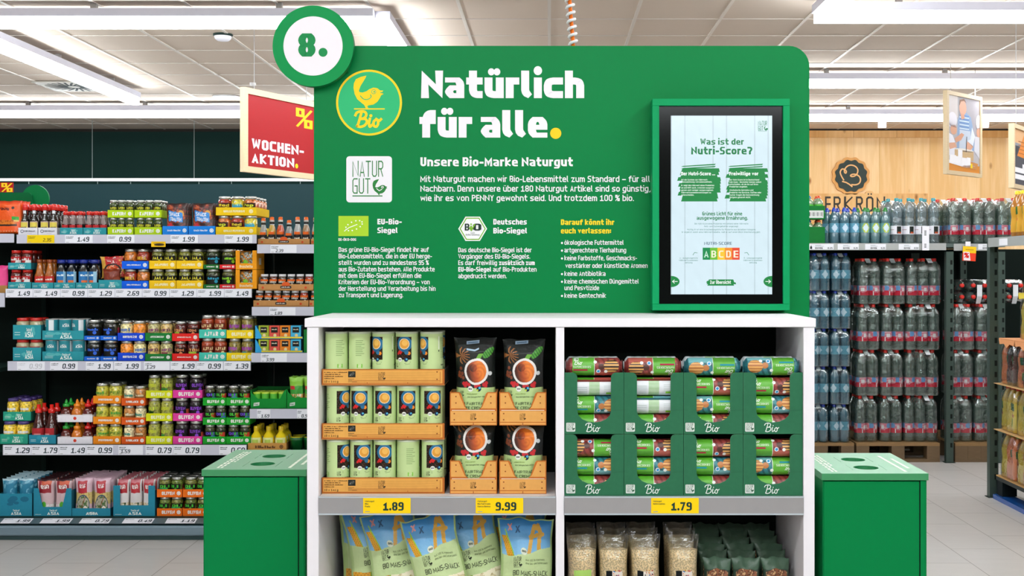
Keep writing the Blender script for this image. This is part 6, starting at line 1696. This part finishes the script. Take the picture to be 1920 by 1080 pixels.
# ---- odds and ends on the shelf edges: pink pouch, hang tag, promotional sign behind
def pink_pic(u, v):
    if math.hypot((u-.3)*1.0, (v-.68)*1.4) < .3: return col('1c1416')
    return col('e8408a') if v > .2 else col('d8a0b0')
m, fn = pouch('pink_pouch', 41*kl, 50*kl, .04, pink_pic, 'c83a78')
put('carton_tray', tray(46*kl, .12, 14*kl, c='b0824a', word='', style='none'), None, (X(-9.5, YL), YL, Z(549, YR)-.0015), label='brown tray under the pink pouch at the picture edge', cat='tray')
put('pink_pouch', m, None, (X(-8, YL), YL+.03, Z(549, YR)+.002), label='pink pouch at the picture edge below the lentils', cat='pouch')
b = MB(); b.box(0, .08, -.0012, 0, 0, .03, 'f2c21c', 'satin'); b.flat([rect(.012, .07, .019, .022)], plane(0, .0018), '3a2a14'); b.flat([ngon(.045, .012, .03, 16, .006)], plane(0, .0018), '2a2014')
b.build('hang_tag', None, (X(285, YR), YR-.012, Z(463, YR)), label='small yellow and black tag hanging from the top shelf rail', cat='tag')
Yq = 8.6
t = thing('promotion_sign', 'dark green rounded promotion board with disc and red percent card behind the top shelf', 'sign', (X(30, Yq), Yq, 0)); ox_ = t.location.x
b = MB(); b.prism([(x-ox_, z) for x, z in rrect(X(-200, Yq), X(60, Yq), Z(420, Yq), Z(361, Yq), .03, 4)], 0, .02, '0a5a30', 'satin'); b.box(-1.4, 0.03, .0205, .04, 0, Z(380, Yq), '0a4a28', 'matte'); b.build('board', t)
b = MB(); b.prism(ngon(X(61, Yq)-ox_, Z(372, Yq), 26*Yq/F, 36), .045, .06, '0b6a38', 'satin'); b.build('disc', t)
b = MB(); b.box(X(-60, Yq)-ox_, X(24, Yq)-ox_, .005, .012, Z(360.5, Yq), Z(342, Yq), 'a81f1f', 'satin'); b.write('%', plane(.005, .001), X(2, Yq)-ox_, Z(360, Yq), 17*Yq/F, 'f5c81c', t=.14, width=21*Yq/F); b.build('percent_card', t)

# ---- price tags in the rails
YT = YR-.0006
def ltag(px0, px1, rail, price, phrase, paper='eeeef6', ink='24343c', **k):
    y0, y1 = rail[0]+1.2, rail[1]-.8
    price_tag(px0, px1, y0, y1, YT, price, phrase, paper=paper, ink=ink, lines=2, fx=k.pop('fx', .44), cap=k.pop('cap', .6), t=.19, shear=.12, **k)
R1, R2, R3, R4 = ML
ltag(51, 102, R1, '2.35', 'yellow price tag reading 2.35 below the soy sauce', 'f2d01c', '6a5a10', fx=.58, cap=.42)
ltag(122, 174, R1, '1.49', 'white price tag below the first teal trays on the top shelf')
ltag(201, 252, R1, '0.99', 'white price tag below the caper trays')
ltag(320, 371, R1, '1.99', 'white price tag below the snack tomato pouches')
ltag(421, 473, R1, '1.99', 'white price tag below the yellow pepper trays')
for i, (p, s) in enumerate((('1.49', 'dark paste jars'), ('1.49', 'brown sauce bottles'), ('0.99', 'blue-capped bottles'), ('1.29', 'red rice pouch'), ('2.69', 'blue peppers trays'), ('0.99', 'first jalapeno trays'), ('1.29', 'second jalapeno trays'), ('1.99', 'narrow green and red trays'), ('1.49', 'orange window boxes'))):
    ltag(11.5+51.2*i, 61.5+51.2*i, R2, p, f'white price tag reading {p} below the {s}')
for x0, x1, p, s, kw in ((32, 84, '0.99', 'pale paste jars, faded', dict(ink='c8c8d0')), (94, 146, '0.99', 'coconut tins', {}), (161, 212, '1.99', 'mushroom jars', {}), (214, 264, '1.99', 'cheese jars', {}), (270, 318, '1.29', 'artichoke jars', dict(cap=.4, fx=.1)), (320, 367, '1.99', 'dried tomato jars', {}), (368, 418, '0.99', 'ajvar jars', {}), (420, 469, '1.39', 'yellow olive trays', {})):
    ltag(x0, x1, R3, p, f'white price tag reading {p} below the {s}', **kw)
for x0, x1, p, s, kw in ((7, 58, '1.29', 'corn jars', {}), (59, 110, '1.79', 'red-tipped bottles', {}), (111, 161, '1.49', 'white chili sauce trays', {}), (162, 212, '0.99', 'orange peppers trays', {}), (222, 268, '1.59', 'garlic trays', dict(cap=.4, fx=.1)), (273, 324, '0.79', 'lime olive trays', {}), (325, 376, '0.79', 'pink olive trays', {}), (411, 461, '0.69', 'green olive trays', {})):
    ltag(x0, x1, R4, p, f'white price tag reading {p} below the {s}', **kw)
for x0, x1, rr, p, s in ((507, 556, RL_[0], '2.39', 'spice grinders'), (505, 554, RL_[1], '1.89', 'spice jars'), (489, 538, RL_[2], '3.99', 'tea packets'), (482, 507, RL_[3], '1.69', 'green pots'), (557, 584, RL_[3], '0.99', 'salad sachets')):
    ltag(x0, x1, rr, p, f'white price tag reading {p} below the {s}', fx=.2 if x1-x0 > 30 else .3, cap=.38, drop=.08)
# the slanted tags of the bottom deck
for x0, x1, p, s in ((-4, 51, '1.99', 'world map carton'), (70, 126, '1.99', 'slanted-opening carton'), (144, 200, '0.79', 'egg picture noodles'), (225, 281, '0.49', 'square-opening carton'), (306, 362, '1.19', 'orange olive trays')):
    w, h = (x1-x0)*YD/F, .058
    b = MB(); b.box(0, w, -.001, 0, 0, h, 'eeeef6', 'satin'); b.write(p, plane(-.001, .0006), w*.5, h*.2, h*.56, '24343c', t=.2, width=w*.44, shear=.1); b.write('xxxxxx', plane(-.001, .0006), w*.04, h*.72, h*.1, '5a6470', t=.16, width=w*.3)
    o = b.build('price_tag', None, (X(x0, YD-.03), YR-.0845, zd-.0170), label=f'white slanted price tag reading {p} below the {s}', cat='price tag'); o.rotation_euler = (-math.atan2(.065, .018), 0, 0)
# ================================================================== drinks on the right
YK = 9.35; YB = 9.40; kb = YB/F
PST = '46564f'
def post(b, x0, x1, y0, y1, z1, slots=True):
    b.box(x0, x1, y0, y1, 0.004, z1, PST, 'steel'); b.box(x0-.012, x1+.012, y0-.012, y1+.012, 0, .0038, '2c3632', 'matte')
    if slots:
        k = 0
        while .12+.075*k < z1-.05:
            z = .12+.075*k; k += 1
            b.flat([rect(x0+(x1-x0)*.55, x0+(x1-x0)*.85, z, z+.035)], plane(y0, .0008), '07100c')
t = thing('pallet_rack', 'dark steel rack of water bottles in front of the wooden wall', 'rack', (X(1690, YK), YK, 0)); o = t.location.x
zt = Z(456, YK)
for p0, p1 in ((1440, 1453), (1774.5, 1788), (1872, 1885)):
    for yy in (0, .86):
        b = MB(); post(b, X(p0, YK)-o, X(p1, YK)-o, .002+yy, .05+yy, zt-.066); b.build('upright', t)
b = MB(); b.box(X(1440, YK)-o, X(1885, YK)-o, .006, .9, zt-.03, zt-.001, '5d6a66', 'steel'); sh = b.build('shelf_board', t)
b = MB(); b.box(X(1440, YK)-o, X(1774, YK)-o, 0, .005, Z(469, YK), zt, 'b4b6b4', 'steel'); b.build('price_rail', sh)
b = MB(); b.box(X(1788.5, YK)-o, X(1868, YK)-o, 0, .005, Z(470, YK), zt-.004, 'b4b6b4', 'steel'); b.build('price_rail', sh)
b = MB(); b.box(X(1440, YK)-o, X(2040, YK)-o, .915, .93, .0, zt-.031, '0a1713', 'matte'); b.build('back_panel', t)

def pet_bottle(h, r, tint, capc, label, kind='water'):
    k = ('pet', h, r, tint, capc, str(label), kind)
    if k in _cache: return _cache[k]
    if kind == 'waist': pr = [(.55, 0), (.9, .0), (1, .02), (1, .05), (.95, .1), (1, .14), (1, .38), (.97, .42), (1, .46), (.98, .52), (.86, .56), (.96, .61), (.99, .68), (.96, .75), (.82, .82), (.5, .89), (.32, .92), (.3, .945)]
    elif kind == 'sport': pr = [(.55, 0), (.9, .0), (1, .02), (.97, .1), (1, .18), (1, .30), (.97, .31), (.97, .56), (1, .57), (1, .66), (.92, .74), (.66, .81), (.42, .86), (.4, .885)]
    else: pr = [(.55, 0), (.9, .0), (1, .02), (1, .06), (.94, .1), (1, .14), (1, .38), (1, .5), (.93, .54), (.86, .57), (.95, .62), (.98, .7), (.92, .78), (.7, .86), (.4, .91), (.32, .93), (.3, .945)]
    b = MB(); b.lathe([(0, .012*h), (.5*r, .012*h)] + [(a*r, c*h) for a, c in pr], 18, tint, 'pet_blue' if kind == 'sport' or tint == BLU[0] else 'pet'); m1 = b.mesh('bottle')
    b = MB(); q = pr[-1][1]; cr = .36 if kind != 'sport' else .46
    if kind == 'sport': cp = [(cr, q), (cr, q+.05), (cr*.7, q+.065), (cr*.62, .985), (cr*.4, 1), (0, 1)]
    else: cp = [(cr, q-.012), (cr, .996), (cr*.9, 1), (0, 1)]
    b.lathe([(a*r, c*h) for a, c in cp], 14, capc, 'gloss'); m2 = b.mesh('cap')
    b = MB(); z0, z1, pic = label
    rr = r+.0008 if kind != 'sport' else r*.975+.0008
    b.grid(lambda u, v: (rr*math.sin((u-.5)*6.28), -rr*math.cos((u-.5)*6.28), (z0+(z1-z0)*v)*h), 40, 14, pic, 'ink'); m3 = b.mesh('paper_label')
    _cache[k] = (('bottle', m1), ('cap', m2), ('paper_label', m3)); return _cache[k]
def red_lab(u, v):
    a = (u*3) % 1
    if v < .4+.12*math.sin(a*6.28): 
        if .44 < a < .52: return col('f0ecee')
        return col('d01c3c')
    if math.hypot((a-.25)*1.1, (v-.75)*.5) < .2: return col('6a9ad0')
    if .6 < a < .85 and .45 < v < .8: return col('eee6ea')
    return col('d8788c') if noise2(u, v, .5) > 0 else col('e0a8b4')
def dia_lab(u, v):
    a = (u*3) % 1
    return col('c8dcec') if abs(a-.5)*2.4+abs(v-.5)*1.5 < .75 else col('5f9ab4')
def green_lab(u, v):
    a = (u*3) % 1
    if abs(a-.5)*2.4+abs(v-.5)*1.5 < .75: return col('d4e4ee')
    return col('b8c83a') if abs(a-.5)*2.4+abs(v-.5)*1.3 < 1.0 else col('6aa0a0')
def bw_lab(u, v):
    a = (u*2) % 1
    if v < .08 or v > .95: return col('e8e8ec')
    if a < .18: return col('1c2420') if v > .3 else col('a84a2a')
    if a > .93: return col('1c2420')
    if .3 < a < .8 and abs(v-.55) < .05: return col('a88a88')
    return col('e6e4ec')
RED = ('c5d4ce', 'd8281f', (.19, .40, red_lab)); BLU = ('5f9cb8', '1f3aa0', (.32, .55, dia_lab))
def film_mesh(w, d, h, cap):
    k = ('film', round(w, 3), round(d, 3), round(h, 3))
    if k in _cache: return _cache[k]
    b = MB(); rd = .035; base = rrect(-w/2, w/2, -d/2, d/2, rd, 3); n = len(base)
    lev = [(.0, .96), (.02, 1.0), (.45, 1.0), (.55, .985), (.72, 1.0), (.84, .95), (.93, .80), (.97, .72)]
    vs = [(x*s, y*s, z*h) for z, s in lev for x, y in base]
    fs = [(i*n+k2, i*n+(k2+1) % n, (i+1)*n+(k2+1) % n, (i+1)*n+k2) for i in range(len(lev)-1) for k2 in range(n)]
    b.add(vs, fs, 'f2f6f4', 'film', True)
    m = b.mesh('shrink_film'); _cache[k] = m; return m
strap_m = None
def pack(nx, ny, h, r, kind, spec, name, label, loc, group, rot=None):
    tint, capc, lab = spec
    parts = pet_bottle(h, r, tint, capc, lab, kind)
    t = thing(name, label, 'bottle pack', loc, 0, group)
    p = 2*r+.001
    for i in range(nx):
        for j in range(ny):
            bt = put('bottle', parts[0][1], t, ((i-(nx-1)/2)*p, (j-(ny-1)/2)*p, .001), random.uniform(0, 6.28))
            put('cap', parts[1][1], bt); put('paper_label', parts[2][1], bt)
    put('shrink_film', film_mesh(nx*p+.006, ny*p+.006, h, 0), t)
    b = MB(); x = (.0 if nx == 2 else p*.5)
    b.flat([], plane(0), 'ffffff')
    hs = h*.905
    b.add([(x-.018, -.10, hs), (x+.018, -.10, hs), (x+.02, -.04, h*1.003), (x-.02, -.04, h*1.003), (x-.02, .05, h*1.003), (x+.02, .05, h*1.003)], [(0, 1, 2, 3), (3, 2, 5, 4)], 'eef0f4', 'satin')
    b.build('carry_strap', t)
    if rot: t.rotation_euler = rot
    return t
zp = .150
# pallets
def pallet(px0, px1, label, y=YB, c='8a6a42', c2='6a543a', depth=.8):
    x0, x1 = X(px0, y), X(px1, y); cx = (x0+x1)/2; w = x1-x0
    t = thing('wooden_pallet', label, 'pallet', (cx, y-.02, 0))
    for i in range(5):
        b = MB(); a = depth*i/5+.004; b.box(-w/2, w/2, a, a+depth/5-.012, .127, .149, c, 'timber'); b.build('deck_board', t)
    for xx in (-w/2, -.05, w/2-.1):
        for yy in (.0, depth/2-.05, depth-.1):
            b = MB(); b.box(xx, xx+.1, yy+.004, yy+.1, .024, .1265, c2, 'timber'); b.build('block', t)
    for yy in (.0, depth/2-.05, depth-.1):
        b = MB(); b.box(-w/2, w/2, yy+.004, yy+.1, 0, .0235, c2, 'timber'); b.build('skid_board', t)
pallet(1478, 1600.5, 'wooden pallet under the blue water packs'); pallet(1605, 1761, 'wooden pallet under the tall red-capped water packs'); pallet(1789.5, 1862, 'wooden pallet between the rack post and the juice rack')
LV5 = ('lowest', 'second', 'middle', 'fourth', 'top'); LV4 = ('lowest', 'second', 'third', 'top')
hb, rb = .2945, .0385
for k in range(5):
    for i, px in enumerate((1579, 1539.5)):
        pack(2, 3, hb, rb, 'sport' if False else 'round', BLU, 'water_pack', f'{LV5[k]} blue water pack, {("beside the tall red-capped packs", "beside the green sign")[i]}', (X(px-.7*(4-k), YB), YB+.13, zp+.0005+k*(hb+.003)), 'shrink-wrapped packs of blue water')
hc, rc = .3585, .0446
for k in range(4):
    s = -1.9*(3-k)
    for i, (px, nx, ny) in enumerate(((1634.5, 2, 3), (1681.2, 2, 3), (1737.2, 3, 2))):
        pack(nx, ny, hc, rc, 'round', RED, 'water_pack', f'{LV4[k]} red-capped water pack, {("nearest the blue packs", "in the middle column", "three bottles wide beside the rack post")[i]}', (X(px+s, YB), YB+.05+ny*.046, zp+.0005+k*(hc+.003)), 'shrink-wrapped packs of red-capped water')
for k in range(3):
    for i, px in enumerate((1812, 1858)):
        if i == 1 and False: continue
        pack(2, 3, hc, rc, 'round', RED, 'water_pack', f'{("lowest", "middle", "upper")[k]} red-capped water pack behind the rack post, {("nearest the post", "towards the juice rack")[i]}', (X(px-2*(2-k), YB), YB+.19, zp+.0005+k*(hc+.003)), 'shrink-wrapped packs of red-capped water')
zl_ = zp+3*(hc+.003)+.003+.0985
for i, px in enumerate((1832, 1900)):
    pack(3, 2, hc, rc, 'round', RED, 'water_pack', f'lying red-capped water pack with caps to the front, {("between the two posts", "half hidden by the juice rack")[i]}', (X(px, YB), YB+.43, zl_), 'shrink-wrapped packs of red-capped water', (math.pi/2, 0, 0))

# ---- goods on the rack's top shelf
ztop = zt+.0005
def bottle_thing(parts, x, y, z, rz, label, group, name='water_bottle'):
    t = thing(name, label, 'bottle', (x, y, z), rz, group)
    for nm, m in parts: put(nm, m, t)
    return t
hs_, rs_ = .283, .0395
sb = pet_bottle(hs_, rs_, '6fa4b8', '1f3fb0', (.30, .56, dia_lab), 'sport'); sg_ = pet_bottle(hs_, rs_, '7fb0b8', '1f7a2c', (.30, .56, green_lab), 'sport')
for i, px in enumerate((1563.5, 1582.7, 1601.9, 1621.1, 1640.3, 1659.5)):
    for d in range(2):
        cc = 'blue' if i < 3 else 'green'
        bottle_thing(sb if i < 3 else sg_, X(px-(8 if d else 0), YK+.1), YK+.10+.084*d, ztop, random.uniform(-.05, .05)+1.05*0, f'{cc} sport-capped water bottle, {ordn(i % 3, 3)} of the {("front", "rear")[d]} row', 'sport-capped water bottles on the rack')
hl_, rl_ = .357, .0462
cl = pet_bottle(hl_, rl_, 'c2d2d8', '1a8a94', (.2, .385, bw_lab), 'waist')
for i, px in enumerate((1680.8, 1703.8, 1727, 1750)):
    for d in range(2): bottle_thing(cl, X(px-(9 if d else 0), YK+.1), YK+.10+.1*d, ztop, random.uniform(-.1, .1), f'large clear teal-capped bottle, {ordn(i, 4)} of the {("front", "rear")[d]} row', 'teal-capped bottles on the rack')
for i, (px, nx) in enumerate(((1801.5, 2), (1847.5, 2), (1893.5, 2))):
    for d in range(2):
        pack(nx, 2, .355, rc, 'waist', RED, 'water_pack', f'red-capped four-bottle pack on the rack shelf, {("beside the clear bottles", "above the rack post gap", "beside the iced tea")[i]}, {("front", "rear")[d]} row', (X(px-(14 if d else 0), YB), YK+.14+.2*d, ztop), 'red-capped packs on the rack shelf')
pack(2, 2, .352, .046, 'waist', ('d8e2e6', '1a8a94', (.2, .385, bw_lab)), 'water_pack', 'teal-capped pack standing behind the clear bottles on the rack', (X(1672, YK+.4), YK+.42, ztop), 'teal-capped packs on the rack')
# two small green cartons with green-labelled bottles
def green_label(u, v): return col('4ab82a') if noise2(u, v, .4) > -.4 else col('a8d83a')
gb = pet_bottle(.185, .036, 'b8d8b0', '2a5a8a', (.1, .62, green_label), 'sport'); gr_ = pet_bottle(.185, .036, 'b8d8b0', 'd8502a', (.1, .62, green_label), 'sport')
z = ztop
for k in range(2):
    w = .23; cx = X(1549, YK)-w/2
    b = MB(); h = .128 if k == 0 else .105
    b.box(-w/2, w/2, 0, .16, 0, .0015, '14642c', 'card'); b.box(-w/2, w/2, 0, .0015, .0017, h, '167030', 'card'); b.box(-w/2, w/2, .1585, .16, .0017, h, '14642c', 'card')
    for s in (-w/2, w/2-.0015): b.box(s, s+.0015, .0017, .1583, .0017, h, '14642c', 'card')
    if k:
        f = plane(0, .0006); b.flat([rect(w/2-.18, w/2-.012, .01, .068)], f, 'eef0ee'); b.flat(stroke(rect(w/2-.175, w/2-.018, .016, .062), .002, True), plane(0, .001), '222826')
        for q in range(14): b.flat([rect(w/2-.165+.0105*q, w/2-.165+.0105*q+(.004, .006, .003)[q % 3], .024, .056)], plane(0, .001), '222826')
    b.build('drinks_carton', None, (cx, YK+.04, z), label=f'{("lower", "upper")[k]} green carton of small bottles beside the green sign', cat='carton')
    for i in range(3):
        for d in range(2): bottle_thing((gb, gr_)[i == 2], cx+(i-1)*.074, YK+.082+.075*d, z+.002, 0, f'small green-labelled bottle, {ordn(i, 3)}, {("front", "rear")[d]} row of the {("lower", "upper")[k]} green carton', 'small bottles in the green cartons', 'small_bottle')
    z += .188
# price slips on the rack
def slip(px0, px1, label, price, icon=False):
    y0, y1 = 457.5, 468; w, h = (px1-px0)*YK/F, (y1-y0)*YK/F
    b = MB(); b.box(0, w, -.0012, 0, 0, h, 'eeeef4', 'satin'); f = plane(-.0012, .0006)
    b.write('EINWEG', f, w*.26, h*.12, h*.3, '2a3430', t=.26, width=w*.3); b.write(price, f, w*.76, h*.12, h*.3, '2a3430', t=.22, width=w*.2)
    for q in range(2): b.flat([rect(w*.26, w*(.6-.1*q), h*(.58+.16*q), h*(.64+.16*q))], f, '9aa4a8')
    if icon: b.flat([[(w*.06, h*.1), (w*.14, h*.1), (w*.14, h*.5), (w*.11, h*.62), (w*.11, h*.8), (w*.09, h*.8), (w*.09, h*.62), (w*.06, h*.5)]], f, '2a3430')
    b.build('price_tag', None, (X(px0, YK), YK-.0006, Z(y1, YK)), label=label, cat='price tag')
slip(1516, 1563, 'white price slip below the green cartons on the rack', '0.25', True); slip(1570.5, 1610, 'white price slip below the blue sport-capped bottles', '0.25'); slip(1622, 1661, 'white price slip below the green sport-capped bottles', '0.25'); slip(1685, 1723, 'white price slip below the large clear bottles', '0.50'); slip(1834, 1866, 'white price slip below the red-capped packs', '0.50')
b = MB(); w, h = 13*YK/F, 45*YK/F; b.box(0, w, -.0012, 0, 0, h, 'f2f0f6', 'satin')
for q in range(5): b.flat([rect(w*.3, w*.6, h*(.62+.045*q), h*(.645+.045*q))], plane(-.0012, .0006), '2a3430')
for q in range(3): b.flat([rect(w*.3, w*.6, h*(.12+.06*q), h*(.15+.06*q))], plane(-.0012, .0006), '2a3430')
b.build('price_strip', None, (X(1728, YK), YK-.014, Z(469.5, YK)), label='tall white paper strip hanging in front of the clear bottles', cat='price tag')
b = MB(); w, h = 25*YK/F, 27*YK/F; b.box(0, w, -.0012, 0, 0, h, 'e8452c', 'satin'); f = plane(-.0012, .0006)
b.flat([rect(0, w, h*.55, h)], f, 'f7c81c'); b.flat([[(w*.1, .003), (w*.62, .003), (w*.5, h*.62), (w*.06, h*.62)]], plane(-.0012, .001), 'f4eef0'); b.write('%', plane(-.0012, .0016), w*.12, h*.2, h*.36, 'd8281f', t=.24, width=w*.36); b.flat([rect(w*.2, w*.8, h*.75, h*.8)], plane(-.0012, .0012), 'b8861c')
o = b.build('sale_tag', None, (X(1803, YK), YK-.012, Z(488.5, YK)), label='yellow and red percent tag hanging from the rack beam', cat='tag'); o.rotation_euler = (0, .06, 0)
b = MB(); b.box(0, .04, -.001, 0, 0, .035, 'f0eef4', 'satin'); b.build('tag_clip', None, (X(1809, YK), YK-.0135, Z(461.5, YK)), label='white clip holding the percent tag on the rack beam', cat='clip')

# ---- the juice rack running along the aisle
YJ = 7.92; XF = 2.907
t = thing('juice_rack', 'dark steel rack post and shelf of juices at the picture edge', 'rack', (XF, YJ, 0))
b = MB(); post(b, 0, .057, .0, .05, Z(447, YJ)); b.build('upright', t)
b = MB(); post(b, .85, .907, .0, .05, Z(447, YJ)); b.build('upright', t)
b = MB(); post(b, 0, .057, -2.2, -2.15, Z(447, YJ)); b.build('upright', t)
zj = Z(447, YJ)
b = MB(); b.box(.0, .907, -2.149, -.001, zj-.03, zj-.001, '6d7672', 'steel'); sh = b.build('shelf_board', t)
b = MB(); b.box(-.012, -.0005, -2.149, -.001, zj-.058, zj+.002, 'b6b8b6', 'steel'); b.build('price_rail', sh)
b = MB(); b.box(-.0135, -.0125, -.34, -.2, zj-.052, zj-.008, 'e8e8ee', 'satin'); b.build('price_tag', None, (XF, YJ, 0), label='white price slip on the juice rack rail', cat='price tag')
b = MB(); b.box(.892, .905, -2.149, -.001, .16, zj-.031, '0d1a16', 'matte'); b.build('back_panel', t)
# pallet with a blue base
pt = thing('blue_pallet', 'dark pallet with a blue base board under the juices', 'pallet', (XF+.03, YJ-.03, 0))
b = MB(); b.box(0, .8, -1.2, -.0, .125, .15, '1c2422', 'timber'); b.build('deck', pt)
b = MB(); b.box(0, .8, -1.2, -.0, .1505, .158, 'b08a58', 'card'); b.build('card_sheet', pt)
for yy in (-.1, -.62, -1.2):
    for xx in (.0, .35, .7):
        b = MB(); b.box(xx+.005, xx+.1, yy+.002, yy+.098, .0305, .1245, '141c1e', 'matte'); b.build('block', pt)
for xx in (-.02, .35, .7):
    b = MB(); b.box(xx, xx+.11, -1.2, -.0, 0.0005, .03, '1a4f9a', 'gloss'); b.build('skid_board', pt)
def juice(c, capc, lc, leaf='2a8a2c'):
    k = ('juice', c, capc, lc)
    if k in _cache: return _cache[k]
    h, r = .29, .042
    b = MB(); b.lathe([(0, 0), (.9*r, 0), (r, .03*h), (r, .25*h), (.86*r, .42*h), (r, .58*h), (.96*r, .7*h), (.6*r, .84*h), (.36*r, .91*h), (.36*r, .94*h)], 18, c, 'sauce'); m1 = b.mesh('bottle')
    b = MB(); b.lathe([(.42*r, .925*h), (.42*r, .995*h), (.36*r, h), (0, h)], 14, capc, 'gloss'); m2 = b.mesh('cap')
    def pic(u, v):
        a = (u*2) % 1
        if v > .72: return col('1c5a24') if abs(a-.5) < .3 else col(lc)
        if math.hypot((a-.5)*1.2, (v-.25)*.8) < .2: return col(leaf) if math.hypot((a-.46)*1.2, (v-.28)*.8) > .1 else col('f0d84a')
        if abs(a-.5) < .2 and abs(v-.52) < .05: return col('b84a2a')
        return col(lc)
    rr = lambda z: r*(1.0 if z < .25 else 1-.14*(z-.25)/.17 if z < .42 else .86+.14*(z-.42)/.16 if z < .58 else 1.0)+.0009
    b = MB(); b.grid(lambda u, v: (rr(.1+.55*v)*math.sin((u-.5)*6.28), -rr(.1+.55*v)*math.cos((u-.5)*6.28), (.1+.55*v)*h), 36, 20, pic, 'ink'); m3 = b.mesh('paper_label')
    _cache[k] = (('bottle', m1), ('cap', m2), ('paper_label', m3)); return _cache[k]
def juice_pack(spec, x, y, z, label, topc=None, nx=2, ny=3):
    t = thing('juice_pack', label, 'bottle pack', (x, y, z), 0, 'packs of juice on the juice rack')
    for i in range(nx):
        for j in range(ny):
            parts = juice(*spec[(i+j) % len(spec)])
            bt = put('bottle', parts[0][1], t, ((i-(nx-1)/2)*.086, (j-(ny-1)/2)*.086, .002), random.uniform(-.8, .8)-1.2)
            put('cap', parts[1][1], bt); put('paper_label', parts[2][1], bt)
    put('shrink_film', film_mesh(nx*.086+.006, ny*.086+.006, .29, 0), t)
    if topc:
        b = MB(); w, d = nx*.043+.004, ny*.043+.004
        b.box(-w, w, -d, d, .2905, .296, topc, 'card', .002)
        for s in (-1, 1):
            b.add([(s*w, -d, .2905), (s*w, d, .2905), (s*w, d*.9, .255), (s*w, d*.35, .262), (s*w, 0, .235), (s*w, -d*.35, .262), (s*w, -d*.9, .255)], [tuple(range(7))], topc, 'card')
        b.add([(-w, -d, .2905), (w, -d, .2905), (w, -d, .255), (w*.5, -d, .262), (0, -d, .24), (-w*.5, -d, .262), (-w, -d, .255)], [tuple(range(7))], topc, 'card')
        b.build('carry_card', t)
CAR, YEL, DRK, TEA = ('d8682a', '2a8a2c', 'd8784a'), ('d8b030', 'c82a20', 'dcc048'), ('3a120c', '20140e', '4a1c10'), ('a86a1c', 'f0d01c', 'c8942a')
def sheet(z, label):
    b = MB(); b.box(0, .32, -.85, 0, 0, .004, 'c09a68', 'card', .001); b.build('card_sheet', None, (XF+.012, YJ-.035, z), label=label, cat='card')
z = .1585
xx = XF+.128
for k, (sp_k, topc, nm) in enumerate((([CAR, CAR, YEL], None, 'lowest layer of orange and yellow smoothies'), ([YEL], None, 'second layer of yellow smoothies'), ([DRK, DRK, CAR], 'e09a68', 'third layer of orange-carded dark juice'))):
    for j in range(3): juice_pack(sp_k, xx, YJ-.19-.27*j, z, f'juice pack in the {nm}, {("by the rack post", "in the middle", "farthest from the post")[j]}', topc)
    z += .297
    if k < 2: sheet(z+.0005, f'brown card sheet on the {("lowest", "second")[k]} layer of juice packs'); z += .005
for j in range(2): juice_pack([YEL, TEA], xx+.06, YJ-.36-.27*j, z+.001, f'yellow juice pack on top of the dark juice, {("nearest the post", "farthest from the post")[j]}', 'e0c84a')
for i in range(2):
    for j in range(6):
        parts = juice(*TEA)
        bottle_thing(parts, XF+.06+.09*i, YJ-.32-.09*j, zj+.0005, random.uniform(-1, 1)-.6, f'iced tea bottle on the juice rack shelf, {("aisle", "inner")[i]} row, {("first", "second", "third", "fourth", "fifth", "sixth")[j]} from the post', 'iced tea bottles', 'iced_tea_bottle')
